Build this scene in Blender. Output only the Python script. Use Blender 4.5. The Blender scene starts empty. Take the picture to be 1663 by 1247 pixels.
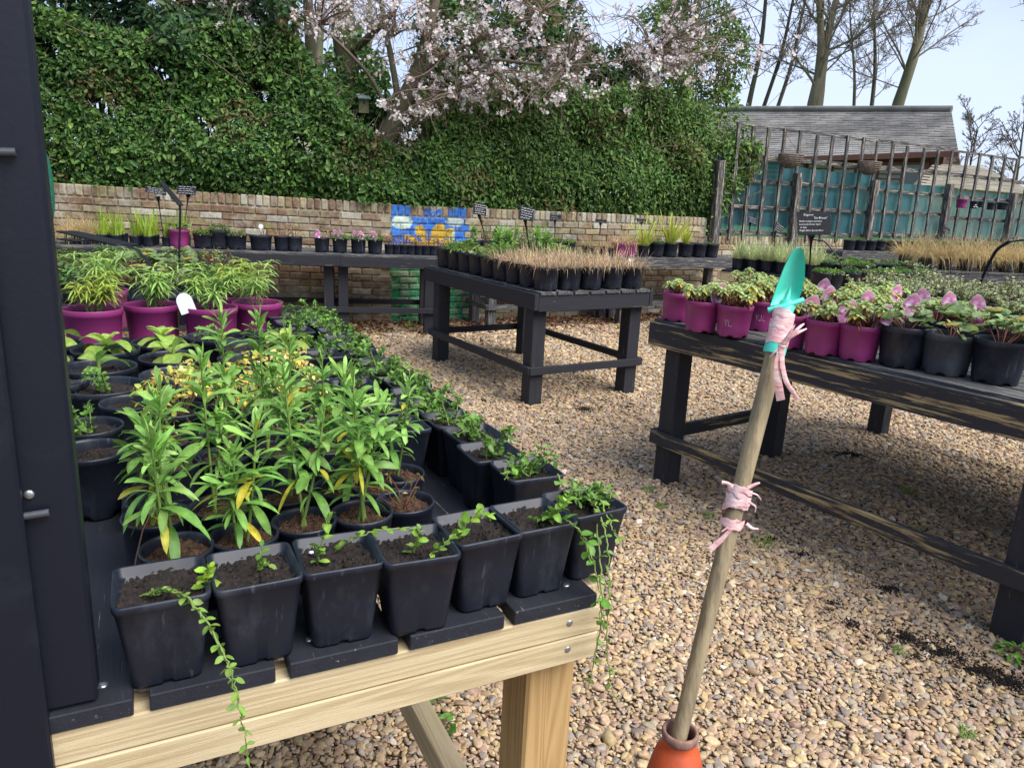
import bpy, math, random
import numpy as np
from mathutils import Vector, Matrix

rnd = random.Random(7)
rs = np.random.RandomState(11)
sc = bpy.context.scene
COL = sc.collection
R = math.radians

# ------------------------------------------------------------------ camera
F_PX, CXP, CYP, EYE = 1200.0, 831.5, 623.5, 1.5
_th, _ro = R(14.2), R(2.9)
_fwd = np.array([0, math.cos(_th), -math.sin(_th)])
_r0 = np.array([1.0, 0, 0]); _u0 = np.array([0, math.sin(_th), math.cos(_th)])
_rt = math.cos(_ro) * _r0 + math.sin(_ro) * _u0
_up = math.cos(_ro) * _u0 - math.sin(_ro) * _r0
cam = bpy.data.cameras.new('camera')
cam.sensor_width = 36.0
cam.lens = F_PX / 1663.0 * 36.0
cam.clip_start = 0.02
cam.clip_end = 2000
camo = bpy.data.objects.new('camera', cam)
COL.objects.link(camo)
camo.matrix_world = Matrix(((_rt[0], _up[0], -_fwd[0], 0), (_rt[1], _up[1], -_fwd[1], 0),
                            (_rt[2], _up[2], -_fwd[2], EYE), (0, 0, 0, 1)))
sc.camera = camo

# ------------------------------------------------------------------ sky, sun, exposure
SUN_DIR = Vector((0.62, -0.42, 0.95)).normalized()
w = bpy.data.worlds.new('World'); sc.world = w; w.use_nodes = True
nt = w.node_tree; nt.nodes.clear()
wo = nt.nodes.new('ShaderNodeOutputWorld'); bg = nt.nodes.new('ShaderNodeBackground')
sky = nt.nodes.new('ShaderNodeTexSky'); sky.sky_type = 'NISHITA'; sky.sun_disc = False
sky.sun_elevation = math.asin(SUN_DIR.z); sky.sun_rotation = math.atan2(SUN_DIR.x, SUN_DIR.y)
sky.air_density = 1.0; sky.dust_density = 1.6; sky.ozone_density = 3.0
tc = nt.nodes.new('ShaderNodeTexCoord'); mp = nt.nodes.new('ShaderNodeMapping')
mp.inputs['Scale'].default_value = (1, 1, 2.2)
cn = nt.nodes.new('ShaderNodeTexNoise'); cn.inputs['Scale'].default_value = 1.1; cn.inputs['Detail'].default_value = 5; cn.inputs['Roughness'].default_value = .5
cr = nt.nodes.new('ShaderNodeMapRange'); cr.inputs['From Min'].default_value = .42; cr.inputs['From Max'].default_value = .66
cr.inputs['To Min'].default_value = .05; cr.inputs['To Max'].default_value = .8
cm = nt.nodes.new('ShaderNodeMixRGB'); cm.inputs['Color2'].default_value = (5.7, 6.5, 8.7, 1)
nt.links.new(tc.outputs['Generated'], mp.inputs['Vector']); nt.links.new(mp.outputs[0], cn.inputs['Vector'])
nt.links.new(cn.outputs['Fac'], cr.inputs['Value']); nt.links.new(cr.outputs[0], cm.inputs['Fac'])
nt.links.new(sky.outputs[0], cm.inputs['Color1']); nt.links.new(cm.outputs[0], bg.inputs['Color'])
bg.inputs['Strength'].default_value = 0.054
nt.links.new(bg.outputs[0], wo.inputs['Surface'])
sl = bpy.data.lights.new('sun', 'SUN'); sl.energy = 1.85; sl.angle = R(48); sl.color = (1, .97, .925)
so = bpy.data.objects.new('sun', sl); COL.objects.link(so)
so.rotation_euler = SUN_DIR.to_track_quat('Z', 'Y').to_euler()
vs = sc.view_settings
vs.view_transform = 'Standard'; vs.look = 'None'; vs.gamma = 1.0; vs.use_curve_mapping = False
vs.exposure = 1.58
try:
    sc.cycles.use_denoising = True
    sc.cycles.max_bounces = 6; sc.cycles.diffuse_bounces = 3; sc.cycles.glossy_bounces = 2
    sc.cycles.transmission_bounces = 4; sc.cycles.transparent_max_bounces = 10
    sc.cycles.caustics_reflective = False; sc.cycles.caustics_refractive = False
except Exception:
    pass

# ------------------------------------------------------------------ measuring helpers (a pixel of the photograph + one known coordinate -> a place)
def _ray(x, y):
    return _fwd + _rt * (x - CXP) / F_PX - _up * (y - CYP) / F_PX
def G(x, y, h):
    d = _ray(x, y); t = (h - EYE) / d[2]
    return Vector((d[0] * t, d[1] * t, h))
def AtY(x, y, Y):
    d = _ray(x, y); t = Y / d[1]
    return Vector((d[0] * t, Y, EYE + d[2] * t))
def OnPlane(x, y, P, n):
    d = _ray(x, y); n = np.array(n); P = np.array(P)
    t = np.dot(P - np.array([0, 0, EYE]), n) / np.dot(d, n)
    return Vector(np.array([0, 0, EYE]) + d * t)

# ------------------------------------------------------------------ materials
def newmat(name):
    m = bpy.data.materials.new(name); m.use_nodes = True
    n = m.node_tree; b = n.nodes['Principled BSDF']
    return m, n, b
def nd(n, t, **k):
    x = n.nodes.new(t)
    for a, v in k.items():
        if a in x.inputs: x.inputs[a].default_value = v
        else: setattr(x, a, v)
    return x
def rgba(c): return (c[0], c[1], c[2], 1)

def plain(name, c, rough=.6, c2=None, scale=20, amt=.5, bump=0, bscale=60, spec=.5, stretch=(1, 1, 1), detail=4, lo=.4, hi=.65, coords='Object', metal=0):
    """colour c broken by patches of c2, with fine relief"""
    m, n, b = newmat(name)
    b.inputs['Roughness'].default_value = rough
    b.inputs['Specular IOR Level'].default_value = spec
    b.inputs['Metallic'].default_value = metal
    t = nd(n, 'ShaderNodeTexCoord'); mpn = nd(n, 'ShaderNodeMapping'); mpn.inputs['Scale'].default_value = stretch
    oi = nd(n, 'ShaderNodeObjectInfo')
    ad = nd(n, 'ShaderNodeVectorMath', operation='ADD')
    ml = nd(n, 'ShaderNodeMath', operation='MULTIPLY'); ml.inputs[1].default_value = 37.0
    n.links.new(oi.outputs['Random'], ml.inputs[0])
    n.links.new(t.outputs[coords], mpn.inputs['Vector']); n.links.new(mpn.outputs[0], ad.inputs[0])
    n.links.new(ml.outputs[0], ad.inputs[1])
    if c2 is not None:
        no = nd(n, 'ShaderNodeTexNoise', Scale=scale, Detail=detail, Roughness=.6)
        n.links.new(ad.outputs[0], no.inputs['Vector'])
        mr = nd(n, 'ShaderNodeMapRange'); mr.inputs['From Min'].default_value = lo; mr.inputs['From Max'].default_value = hi
        mr.inputs['To Max'].default_value = amt
        n.links.new(no.outputs['Fac'], mr.inputs['Value'])
        mx = nd(n, 'ShaderNodeMixRGB'); mx.inputs['Color1'].default_value = rgba(c); mx.inputs['Color2'].default_value = rgba(c2)
        n.links.new(mr.outputs[0], mx.inputs['Fac']); n.links.new(mx.outputs[0], b.inputs['Base Color'])
    else:
        b.inputs['Base Color'].default_value = rgba(c)
    if bump:
        bn = nd(n, 'ShaderNodeTexNoise', Scale=bscale, Detail=4)
        n.links.new(ad.outputs[0], bn.inputs['Vector'])
        bp = nd(n, 'ShaderNodeBump', Strength=bump, Distance=.01)
        n.links.new(bn.outputs['Fac'], bp.inputs['Height']); n.links.new(bp.outputs[0], b.inputs['Normal'])
    return m

def leafmat(name, rough=.45, trans=.3, spec=.35):
    """leaf colour is the leaf's own (mesh attribute), some light comes through"""
    m, n, b = newmat(name)
    a = nd(n, 'ShaderNodeAttribute', attribute_name='Col')
    b.inputs['Roughness'].default_value = rough; b.inputs['Specular IOR Level'].default_value = spec
    oi = nd(n, 'ShaderNodeObjectInfo')
    hs = nd(n, 'ShaderNodeHueSaturation')
    mr = nd(n, 'ShaderNodeMapRange'); mr.inputs['To Min'].default_value = .85; mr.inputs['To Max'].default_value = 1.15
    n.links.new(oi.outputs['Random'], mr.inputs['Value']); n.links.new(mr.outputs[0], hs.inputs['Value'])
    tcn = nd(n, 'ShaderNodeTexCoord'); bl_ = nd(n, 'ShaderNodeTexNoise', Scale=85.0, Detail=4); n.links.new(tcn.outputs['Object'], bl_.inputs['Vector'])
    bm = nd(n, 'ShaderNodeMapRange'); bm.inputs['From Min'].default_value = .3; bm.inputs['From Max'].default_value = .7; bm.inputs['To Min'].default_value = .72; bm.inputs['To Max'].default_value = 1.22; n.links.new(bl_.outputs['Fac'], bm.inputs['Value'])
    mm_ = nd(n, 'ShaderNodeMixRGB', blend_type='MULTIPLY'); mm_.inputs['Fac'].default_value = 1; n.links.new(a.outputs['Color'], mm_.inputs['Color1']); n.links.new(bm.outputs[0], mm_.inputs['Color2'])
    n.links.new(mm_.outputs[0], hs.inputs['Color'])
    n.links.new(hs.outputs[0], b.inputs['Base Color'])
    tr = nd(n, 'ShaderNodeBsdfTranslucent'); n.links.new(hs.outputs[0], tr.inputs['Color'])
    mx = nd(n, 'ShaderNodeMixShader'); mx.inputs['Fac'].default_value = trans
    n.links.new(b.outputs[0], mx.inputs[1]); n.links.new(tr.outputs[0], mx.inputs[2])
    n.links.new(mx.outputs[0], n.nodes['Material Output'].inputs['Surface'])
    return m

def woodmat(name, c, c2, rough=.7, paint=None, wear=0.0, wearscale=6.0, ring=9.0):
    """sawn timber, grain along local X; optional worn paint over it"""
    m, n, b = newmat(name)
    b.inputs['Roughness'].default_value = rough; b.inputs['Specular IOR Level'].default_value = .3
    t = nd(n, 'ShaderNodeTexCoord'); oi = nd(n, 'ShaderNodeObjectInfo')
    ml = nd(n, 'ShaderNodeMath', operation='MULTIPLY'); ml.inputs[1].default_value = 23.0
    n.links.new(oi.outputs['Random'], ml.inputs[0])
    mpn = nd(n, 'ShaderNodeMapping'); mpn.inputs['Scale'].default_value = (.55, ring, ring)
    n.links.new(t.outputs['Object'], mpn.inputs['Vector'])
    ad = nd(n, 'ShaderNodeVectorMath', operation='ADD'); n.links.new(mpn.outputs[0], ad.inputs[0]); n.links.new(ml.outputs[0], ad.inputs[1])
    lowd = nd(n, 'ShaderNodeTexNoise', Scale=1.2, Detail=2); n.links.new(ad.outputs[0], lowd.inputs['Vector'])
    wv = nd(n, 'ShaderNodeTexNoise', Scale=3.5, Detail=6, Roughness=.65, Distortion=.8); n.links.new(ad.outputs[0], wv.inputs['Vector'])
    sn = nd(n, 'ShaderNodeMath', operation='MULTIPLY'); sn.inputs[1].default_value = 85.0; n.links.new(lowd.outputs['Fac'], sn.inputs[0])
    si = nd(n, 'ShaderNodeMath', operation='SINE'); n.links.new(sn.outputs[0], si.inputs[0])
    mr = nd(n, 'ShaderNodeMapRange'); mr.inputs['From Min'].default_value = -1; mr.inputs['From Max'].default_value = 1
    mr.inputs['To Max'].default_value = 1.0
    n.links.new(si.outputs[0], mr.inputs['Value'])
    a2 = nd(n, 'ShaderNodeMath', operation='MULTIPLY'); n.links.new(mr.outputs[0], a2.inputs[0]); n.links.new(wv.outputs['Fac'], a2.inputs[1])
    mx = nd(n, 'ShaderNodeMixRGB'); mx.inputs['Color1'].default_value = rgba(c); mx.inputs['Color2'].default_value = rgba(c2)
    n.links.new(a2.outputs[0], mx.inputs['Fac'])
    out = mx.outputs[0]
    if paint is not None:
        mp2 = nd(n, 'ShaderNodeMapping'); mp2.inputs['Scale'].default_value = (.9, 17, 17)
        n.links.new(t.outputs['Object'], mp2.inputs['Vector'])
        ad2 = nd(n, 'ShaderNodeVectorMath', operation='ADD'); n.links.new(mp2.outputs[0], ad2.inputs[0]); n.links.new(ml.outputs[0], ad2.inputs[1])
        wn = nd(n, 'ShaderNodeTexNoise', Scale=wearscale, Detail=7, Roughness=.72); n.links.new(ad2.outputs[0], wn.inputs['Vector'])
        wr = nd(n, 'ShaderNodeMapRange'); wr.inputs['From Min'].default_value = .66 - wear; wr.inputs['From Max'].default_value = .72 - wear
        n.links.new(wn.outputs['Fac'], wr.inputs['Value'])
        pn = nd(n, 'ShaderNodeMixRGB'); pn.inputs['Color1'].default_value = rgba(paint); pn.inputs['Color2'].default_value = rgba([min(1, x * 2.1 + .008) for x in paint])
        n.links.new(wv.outputs['Fac'], pn.inputs['Fac'])
        px = nd(n, 'ShaderNodeMixRGB'); n.links.new(wr.outputs[0], px.inputs['Fac']); n.links.new(pn.outputs[0], px.inputs['Color1']); n.links.new(out, px.inputs['Color2'])
        out = px.outputs[0]
    n.links.new(out, b.inputs['Base Color'])
    fn = nd(n, 'ShaderNodeTexNoise', Scale=9.0, Detail=8, Roughness=.8); n.links.new(ad.outputs[0], fn.inputs['Vector'])
    bp = nd(n, 'ShaderNodeBump', Strength=.55, Distance=.004)
    n.links.new(fn.outputs['Fac'], bp.inputs['Height']); n.links.new(bp.outputs[0], b.inputs['Normal'])
    return m

BLK = (.016, .0165, .020)
M = {}
M['new_wood'] = woodmat('new_wood', (.60, .49, .30), (.37, .255, .12), .7, ring=13)
M['new_leg'] = woodmat('new_leg', (.52, .34, .145), (.30, .165, .055), .7, ring=13)
M['old_wood'] = woodmat('old_wood', (.30, .26, .17), (.17, .14, .09), .8)
M['grey_wood'] = woodmat('grey_wood', (.27, .25, .22), (.12, .11, .10), .85, paint=(.03, .031, .034), wear=.13)
M['black_wood'] = woodmat('black_wood', (.30, .26, .17), (.17, .14, .09), .66, paint=(.012, .0125, .0165), wear=.025)
M['worn_wood'] = woodmat('worn_wood', (.40, .31, .15), (.24, .17, .08), .68, paint=(.015, .0155, .019), wear=.125, wearscale=2.6)
M['slat'] = woodmat('slat', (.30, .27, .2), (.17, .14, .09), .62, paint=(.0095, .0105, .0155), wear=.035)
M['fence_wood'] = woodmat('fence_wood', (.42, .37, .29), (.2, .17, .13), .85, paint=(.035, .033, .034), wear=.14, wearscale=5)
M['pole_wood'] = plain('pole_wood', (.34, .27, .155), .8, (.13, .10, .065), 46, .85, .5, 70, stretch=(1, 1, .05), lo=.38, hi=.7, detail=8)
M['pot_black'] = plain('pot_black', (.0075, .0105, .021), .5, (.07, .08, .10), 10, .6, .05, 90, spec=.4, lo=.52, hi=.85, detail=9, stretch=(1, 1, .45))
M['pot_grey'] = plain('pot_grey', (.035, .04, .047), .5, (.12, .13, .14), 12, .5, .15, 80)
M['pot_purple'] = plain('pot_purple', (.21, .026, .125), .45, (.27, .05, .17), 8, .4, .03, 60, spec=.4)
def potmat(name, c, dust=.5, rough=.5):
    m, n, b = newmat(name); b.inputs['Specular IOR Level'].default_value = .4
    t = nd(n, 'ShaderNodeTexCoord'); oi = nd(n, 'ShaderNodeObjectInfo'); ml = nd(n, 'ShaderNodeMath', operation='MULTIPLY'); ml.inputs[1].default_value = 61.0
    n.links.new(oi.outputs['Random'], ml.inputs[0])
    def layer(scale, stretch, lo, hi, amt, prev, col):
        mpn = nd(n, 'ShaderNodeMapping'); mpn.inputs['Scale'].default_value = stretch; n.links.new(t.outputs['Object'], mpn.inputs['Vector'])
        ad = nd(n, 'ShaderNodeVectorMath', operation='ADD'); n.links.new(mpn.outputs[0], ad.inputs[0]); n.links.new(ml.outputs[0], ad.inputs[1])
        no = nd(n, 'ShaderNodeTexNoise', Scale=scale, Detail=8, Roughness=.7); n.links.new(ad.outputs[0], no.inputs['Vector'])
        mr = nd(n, 'ShaderNodeMapRange'); mr.inputs['From Min'].default_value = lo; mr.inputs['From Max'].default_value = hi; mr.inputs['To Max'].default_value = amt; n.links.new(no.outputs['Fac'], mr.inputs['Value'])
        mx = nd(n, 'ShaderNodeMixRGB'); n.links.new(mr.outputs[0], mx.inputs['Fac']); mx.inputs['Color2'].default_value = rgba(col)
        if prev is None: mx.inputs['Color1'].default_value = rgba(c)
        else: n.links.new(prev, mx.inputs['Color1'])
        return mx.outputs[0], mr.outputs[0]
    o1, f1 = layer(13, (1, 1, .5), .50, .80, .35 * dust, None, (.16, .17, .19))
    o2, f2 = layer(60, (1, 1, .10), .60, .72, .45 * dust, o1, (.24, .25, .26))
    o3, f3 = layer(240, (1, 1, 1), .69, .73, .8 * dust, o2, (.30, .29, .27))
    n.links.new(o3, b.inputs['Base Color'])
    rr = nd(n, 'ShaderNodeMapRange'); rr.inputs['To Min'].default_value = rough - .08; rr.inputs['To Max'].default_value = rough + .35; n.links.new(f1, rr.inputs['Value']); n.links.new(rr.outputs[0], b.inputs['Roughness'])
    return m
M['pot_black'] = potmat('pot_black', (.0095, .0125, .022), .75); M['black_metal'] = potmat('black_metal', (.0085, .0115, .0215), .45, .45)
M['pot_purple'] = potmat('pot_purple', (.25, .030, .145), .22, .5); M['pot_grey'] = potmat('pot_grey', (.045, .05, .06), .9, .55)
M['soil'] = plain('soil', (.009, .006, .005), .95, (.045, .028, .019), 110, .7, .9, 160)
M['soil_brown'] = plain('soil_brown', (.055, .026, .013), .95, (.14, .075, .035), 110, .7, .9, 170)
M['leaf'] = leafmat('leaf')
M['leaf_gloss'] = leafmat('leaf_gloss', .5, .32, .3)
M['dry'] = leafmat('dry', .8, .25, .15)
M['petal'] = leafmat('petal', .7, .4, .2)
M['stem_green'] = plain('stem_green', (.16, .24, .05), .6)
M['stem_brown'] = plain('stem_brown', (.13, .075, .04), .8)
M['stem_red'] = plain('stem_red', (.14, .05, .03), .8)
M['bark'] = plain('bark', (.14, .105, .075), .92, (.09, .10, .045), 4, .8, .9, 25, stretch=(1, 1, .35))
M['bark_dark'] = plain('bark_dark', (.085, .068, .05), .95, (.06, .075, .03), 5, .7, .9, 22, stretch=(1, 1, .35))
M['bark_pale'] = plain('bark_pale', (.20, .175, .12), .92, (.10, .105, .05), 2.2, .9, .8, 12, stretch=(1, 1, .3))
M['twig'] = plain('twig', (.16, .12, .085), .9); M['pale_twig'] = plain('pale_twig', (.20, .165, .13), .9)
M['steel'] = plain('steel', (.45, .46, .48), .35, metal=.9)
M['black_metal'] = plain('black_metal', (.0055, .0075, .0155), .45, (.03, .034, .042), 9, .5, .03, 140, spec=.35, lo=.58, hi=.85, detail=8)
M['slate'] = plain('slate', (.010, .011, .014), .75, (.022, .024, .028), 30, .5, spec=.2)
M['chalk'] = plain('chalk', (.75, .75, .76), .9)
M['white_tag'] = plain('white_tag', (.72, .74, .76), .6)
M['trowel_green'] = plain('trowel_green', (.06, .60, .45), .45, (.14, .68, .55), 14, .5, .05, 40)
M['ribbon'] = plain('ribbon', (.78, .40, .40), .45, (.86, .68, .66), 26, .9, .25, 60, stretch=(1, 1, 3))
M['cone_orange'] = plain('cone_orange', (.56, .085, .018), .6, (.30, .06, .03), 14, .8, .15, 50)
M['cone_worn'] = plain('cone_worn', (.30, .16, .12), .7, (.10, .07, .06), 40, .8, .3, 80)
M['net_green'] = plain('net_green', (.01, .17, .10), .6, (.005, .08, .05), 260, .9, .4, 400)
M['wicker'] = plain('wicker', (.11, .08, .06), .85, (.22, .18, .14), 30, .7)
M['terracotta'] = plain('terracotta', (.33, .13, .065), .85)
M['litter'] = leafmat('litter', .85, .05, .1)

# ------------------------------------------------------------------ mesh helpers
class NB:
    """collects vertices, faces and vertex colours"""
    def __init__(s): s.v = []; s.l = []; s.n = []; s.c = []; s.k = 0; s.hasc = False
    def add(s, V, Fa, C=None):
        V = np.asarray(V, float).reshape(-1, 3)
        s.v.append(V)
        if C is None: C = np.ones((len(V), 3)) * .5
        else: s.hasc = True
        C = np.asarray(C, float)
        if C.ndim == 1: C = np.tile(C, (len(V), 1))
        s.c.append(C)
        if isinstance(Fa, np.ndarray):
            s.l.append((Fa + s.k).ravel()); s.n.append(np.full(len(Fa), Fa.shape[1]))
        else:
            for f in Fa:
                s.l.append(np.asarray(f) + s.k)
            s.n.append(np.array([len(f) for f in Fa]))
        s.k += len(V)
    def mesh(s, name, smooth=True):
        me = bpy.data.meshes.new(name)
        V = np.concatenate(s.v); Lp = np.concatenate(s.l).astype(np.int32); n = np.concatenate(s.n).astype(np.int32)
        me.vertices.add(len(V)); me.vertices.foreach_set('co', V.ravel().astype(np.float32))
        me.loops.add(len(Lp)); me.loops.foreach_set('vertex_index', Lp)
        st = np.concatenate([[0], np.cumsum(n)[:-1]]).astype(np.int32)
        me.polygons.add(len(n)); me.polygons.foreach_set('loop_start', st)
        try: me.polygons.foreach_set('loop_total', n)
        except Exception: pass
        me.polygons.foreach_set('use_smooth', np.full(len(n), bool(smooth)))
        if s.hasc:
            C = np.concatenate(s.c); C4 = np.ones((len(C), 4)); C4[:, :3] = C
            at = me.color_attributes.new('Col', 'FLOAT_COLOR', 'POINT')
            at.data.foreach_set('color', C4.ravel().astype(np.float32))
        me.update(calc_edges=True); me.validate()
        return me

def link(name, me, mat=None, parent=None, loc=None, rot=None, scale=None):
    o = bpy.data.objects.new(name, me); COL.objects.link(o)
    if mat is not None and me is not None:
        if isinstance(mat, str): mat = M[mat]
        if len(me.materials) == 0: me.materials.append(mat)
    if parent is not None: o.parent = parent
    if loc is not None: o.location = loc
    if rot is not None: o.rotation_euler = rot
    if scale is not None: o.scale = (scale,) * 3 if isinstance(scale, (int, float)) else scale
    return o
def tag(o, label, cat, group=None):
    o['label'] = label; o['category'] = cat
    if group: o['group'] = group
    return o
def thing(name, label, cat, loc=(0, 0, 0), rz=0, group=None):
    o = link(name, None, loc=loc, rot=(0, 0, rz)); o.empty_display_size = .05
    return tag(o, label, cat, group)
def struct(o, kind='structure'):
    o['kind'] = kind; return o

BOXF = [(0, 1, 3, 2), (4, 6, 7, 5), (0, 4, 5, 1), (2, 3, 7, 6), (0, 2, 6, 4), (1, 5, 7, 3)]
def cbox(sx, sy, sz, c=.003, jit=0):
    """chamfered box centred on the origin (44 triangles)"""
    hx, hy, hz = sx / 2, sy / 2, sz / 2; c = min(c, hx * .45, hy * .45, hz * .45)
    V = []; idx = {}
    for x in (-1, 1):
        for y in (-1, 1):
            for z in (-1, 1):
                for a in range(3):
                    p = [x * hx, y * hy, z * hz]
                    for b in range(3):
                        if b != a: p[b] -= (x, y, z)[b] * c
                    idx[(x, y, z, a)] = len(V); V.append(p)
    Fc = []
    for a in range(3):
        b, d = (a + 1) % 3, (a + 2) % 3
        for s in (-1, 1):
            q = []
            for (i, j) in ((-1, -1), (1, -1), (1, 1), (-1, 1)):
                k = [0, 0, 0]; k[a] = s; k[b] = i; k[d] = j; q.append(idx[(*k, a)])
            Fc.append(q if s > 0 else q[::-1])
    for a in range(3):
        b, d = (a + 1) % 3, (a + 2) % 3
        for i in (-1, 1):
            for j in (-1, 1):
                k0 = [0, 0, 0]; k1 = [0, 0, 0]; k0[a] = -1; k1[a] = 1; k0[b] = k1[b] = i; k0[d] = k1[d] = j
                q = [idx[(*k0, b)], idx[(*k1, b)], idx[(*k1, d)], idx[(*k0, d)]]
                Fc.append(q if i * j > 0 else q[::-1])
    for x in (-1, 1):
        for y in (-1, 1):
            for z in (-1, 1):
                q = [idx[(x, y, z, 0)], idx[(x, y, z, 1)], idx[(x, y, z, 2)]]
                Fc.append(q if x * y * z > 0 else q[::-1])
    V = np.array(V)
    if jit: V = V + rs.uniform(-jit, jit, V.shape)
    return V, Fc
def board(name, sx, sy, sz, mat, parent, loc, rot=(0, 0, 0), c=.0016):
    nb = NB(); nb.add(*cbox(sx, sy, sz, c)); return link(name, nb.mesh(name, False), mat, parent, loc, rot)
def beam(name, p, q, th, wd, mat, parent, yaw=0.0, c=.002):
    """board with grain along p->q; th across, wd up (for uprights: th along yaw's normal, wd along yaw)"""
    p = Vector(p); q = Vector(q); d = q - p; X = d.normalized()
    up = Vector((0, 0, 1)) if abs(X.z) < .9 else Vector((math.cos(yaw), math.sin(yaw), 0))
    Y = up.cross(X).normalized(); Z = X.cross(Y)
    nb = NB(); nb.add(*cbox(d.length, th, wd, c))
    o = link(name, nb.mesh(name, False), mat, parent)
    o.matrix_local = Matrix(((X.x, Y.x, Z.x, (p.x + q.x) / 2), (X.y, Y.y, Z.y, (p.y + q.y) / 2), (X.z, Y.z, Z.z, (p.z + q.z) / 2), (0, 0, 0, 1)))
    return o

def frame_dirs(P):
    T = np.gradient(P, axis=0); T /= np.linalg.norm(T, axis=1)[:, None] + 1e-9
    ref = np.array([0, 0, 1.0]) if abs(T[:, 2]).mean() < .8 else np.array([1.0, 0, 0])
    A = np.cross(T, ref); A /= np.linalg.norm(A, axis=1)[:, None] + 1e-9
    B = np.cross(T, A)
    return T, A, B
def tube(nb, P, rad, sides=6, col=None, cap=True):
    P = np.asarray(P, float); n = len(P); rad = np.broadcast_to(np.asarray(rad, float), (n,))
    T, A, B = frame_dirs(P)
    a = np.arange(sides) * 2 * math.pi / sides
    V = P[:, None, :] + rad[:, None, None] * (np.cos(a)[None, :, None] * A[:, None, :] + np.sin(a)[None, :, None] * B[:, None, :])
    i = np.arange(n - 1)[:, None] * sides; j = np.arange(sides)[None, :]; k = (j + 1) % sides
    Fq = np.stack([i + j, i + k, i + sides + k, i + sides + j], -1).reshape(-1, 4)
    nb.add(V.reshape(-1, 3), Fq, col)
    if cap:
        nb.add(V[-1], [list(range(sides))], col); nb.add(V[0], [list(range(sides))[::-1]], col)
def lathe(nb, prof, seg=28, wob=0, col=None):
    """prof: (radius, z) list"""
    prof = np.asarray(prof, float); a = np.arange(seg) * 2 * math.pi / seg
    V = np.stack([prof[:, 0][:, None] * np.cos(a), prof[:, 0][:, None] * np.sin(a), np.repeat(prof[:, 1][:, None], seg, 1)], -1)
    n = len(prof)
    i = np.arange(n - 1)[:, None] * seg; j = np.arange(seg)[None, :]; k = (j + 1) % seg
    Fq = np.stack([i + j, i + k, i + seg + k, i + seg + j], -1).reshape(-1, 4)
    nb.add(V.reshape(-1, 3), Fq, col)
    return V

def norm(a): return a / (np.linalg.norm(a, axis=-1, keepdims=True) + 1e-9)
PROF = {'lance': lambda t: np.sin(np.pi * np.clip(t, 0, 1) ** .8) ** .75 * (1 - .12 * t) + .06 * (1 - t),
        'oval': lambda t: np.sin(np.pi * t ** .9) ** .6,
        'spoon': lambda t: np.sin(np.pi * t ** 1.7) ** .7 + .10 * (1 - t),
        'blade': lambda t: (1 - t ** 3) * (.75 + .25 * np.sin(np.pi * t)),
        'sword': lambda t: (1 - t ** 2.5)}
def leaves(nb, P, D, N, Lg, W, C, droop=.3, prof='lance', seg=4, fold=.25, tipc=None, edgec=None):
    """curved leaf strips: P base points, D directions, N upper side, per-leaf length / width / colour"""
    P = np.asarray(P, float); n = len(P); D = norm(np.asarray(D, float)); N = np.asarray(N, float)
    N = norm(N - (N * D).sum(1)[:, None] * D); S = np.cross(D, N)
    Lg = np.broadcast_to(Lg, (n,)); W = np.broadcast_to(W, (n,)); droop = np.broadcast_to(droop, (n,))
    C = np.broadcast_to(np.asarray(C, float), (n, 3))
    t = np.linspace(0, 1, seg + 1); pw = PROF[prof](t); pw[-1] = max(pw[-1], .02) * .2
    cen = P[:, None] + D[:, None] * (Lg[:, None] * t)[..., None] * 1.0
    dr = (droop * Lg)[:, None] * t ** 2
    cen[..., 2] -= dr
    cen -= D[:, None] * (dr * .35)[..., None]
    hw = (W[:, None] / 2 * pw)[..., None]
    tw_ = (rs.normal(0, .55, n)[:, None] * t)[..., None]
    St = S[:, None] * np.cos(tw_) + N[:, None] * np.sin(tw_)
    cen = cen + S[:, None] * (rs.normal(0, .06, n)[:, None] * Lg[:, None] * t ** 2)[..., None]
    lift = N[:, None] * hw * fold
    V = np.stack([cen - St * hw + lift, cen, cen + St * hw + lift], 2)  # n, seg+1, 3, 3
    k = (seg + 1) * 3
    base = np.arange(n)[:, None] * k
    fq = []
    for i in range(seg):
        for j in range(2):
            fq.append([i * 3 + j, i * 3 + j + 1, (i + 1) * 3 + j + 1, (i + 1) * 3 + j])
    Fq = (base[:, None] + np.array(fq)[None]).reshape(-1, 4)
    CC = np.repeat(C[:, None], (seg + 1) * 3, 1).reshape(n, seg + 1, 3, 3)
    CC = CC.copy(); CC[:, :, 1] *= 1.22; CC[:, 0] *= .8
    if tipc is not None:
        CC = CC * (1 - (t ** 2)[None, :, None, None]) + np.asarray(tipc)[None, None, None] * (t ** 2)[None, :, None, None]
    if edgec is not None:
        CC = CC.copy(); CC[:, :, 0] = np.asarray(edgec); CC[:, :, 2] = np.asarray(edgec)
    nb.add(V.reshape(-1, 3), Fq, CC.reshape(-1, 3))
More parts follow.
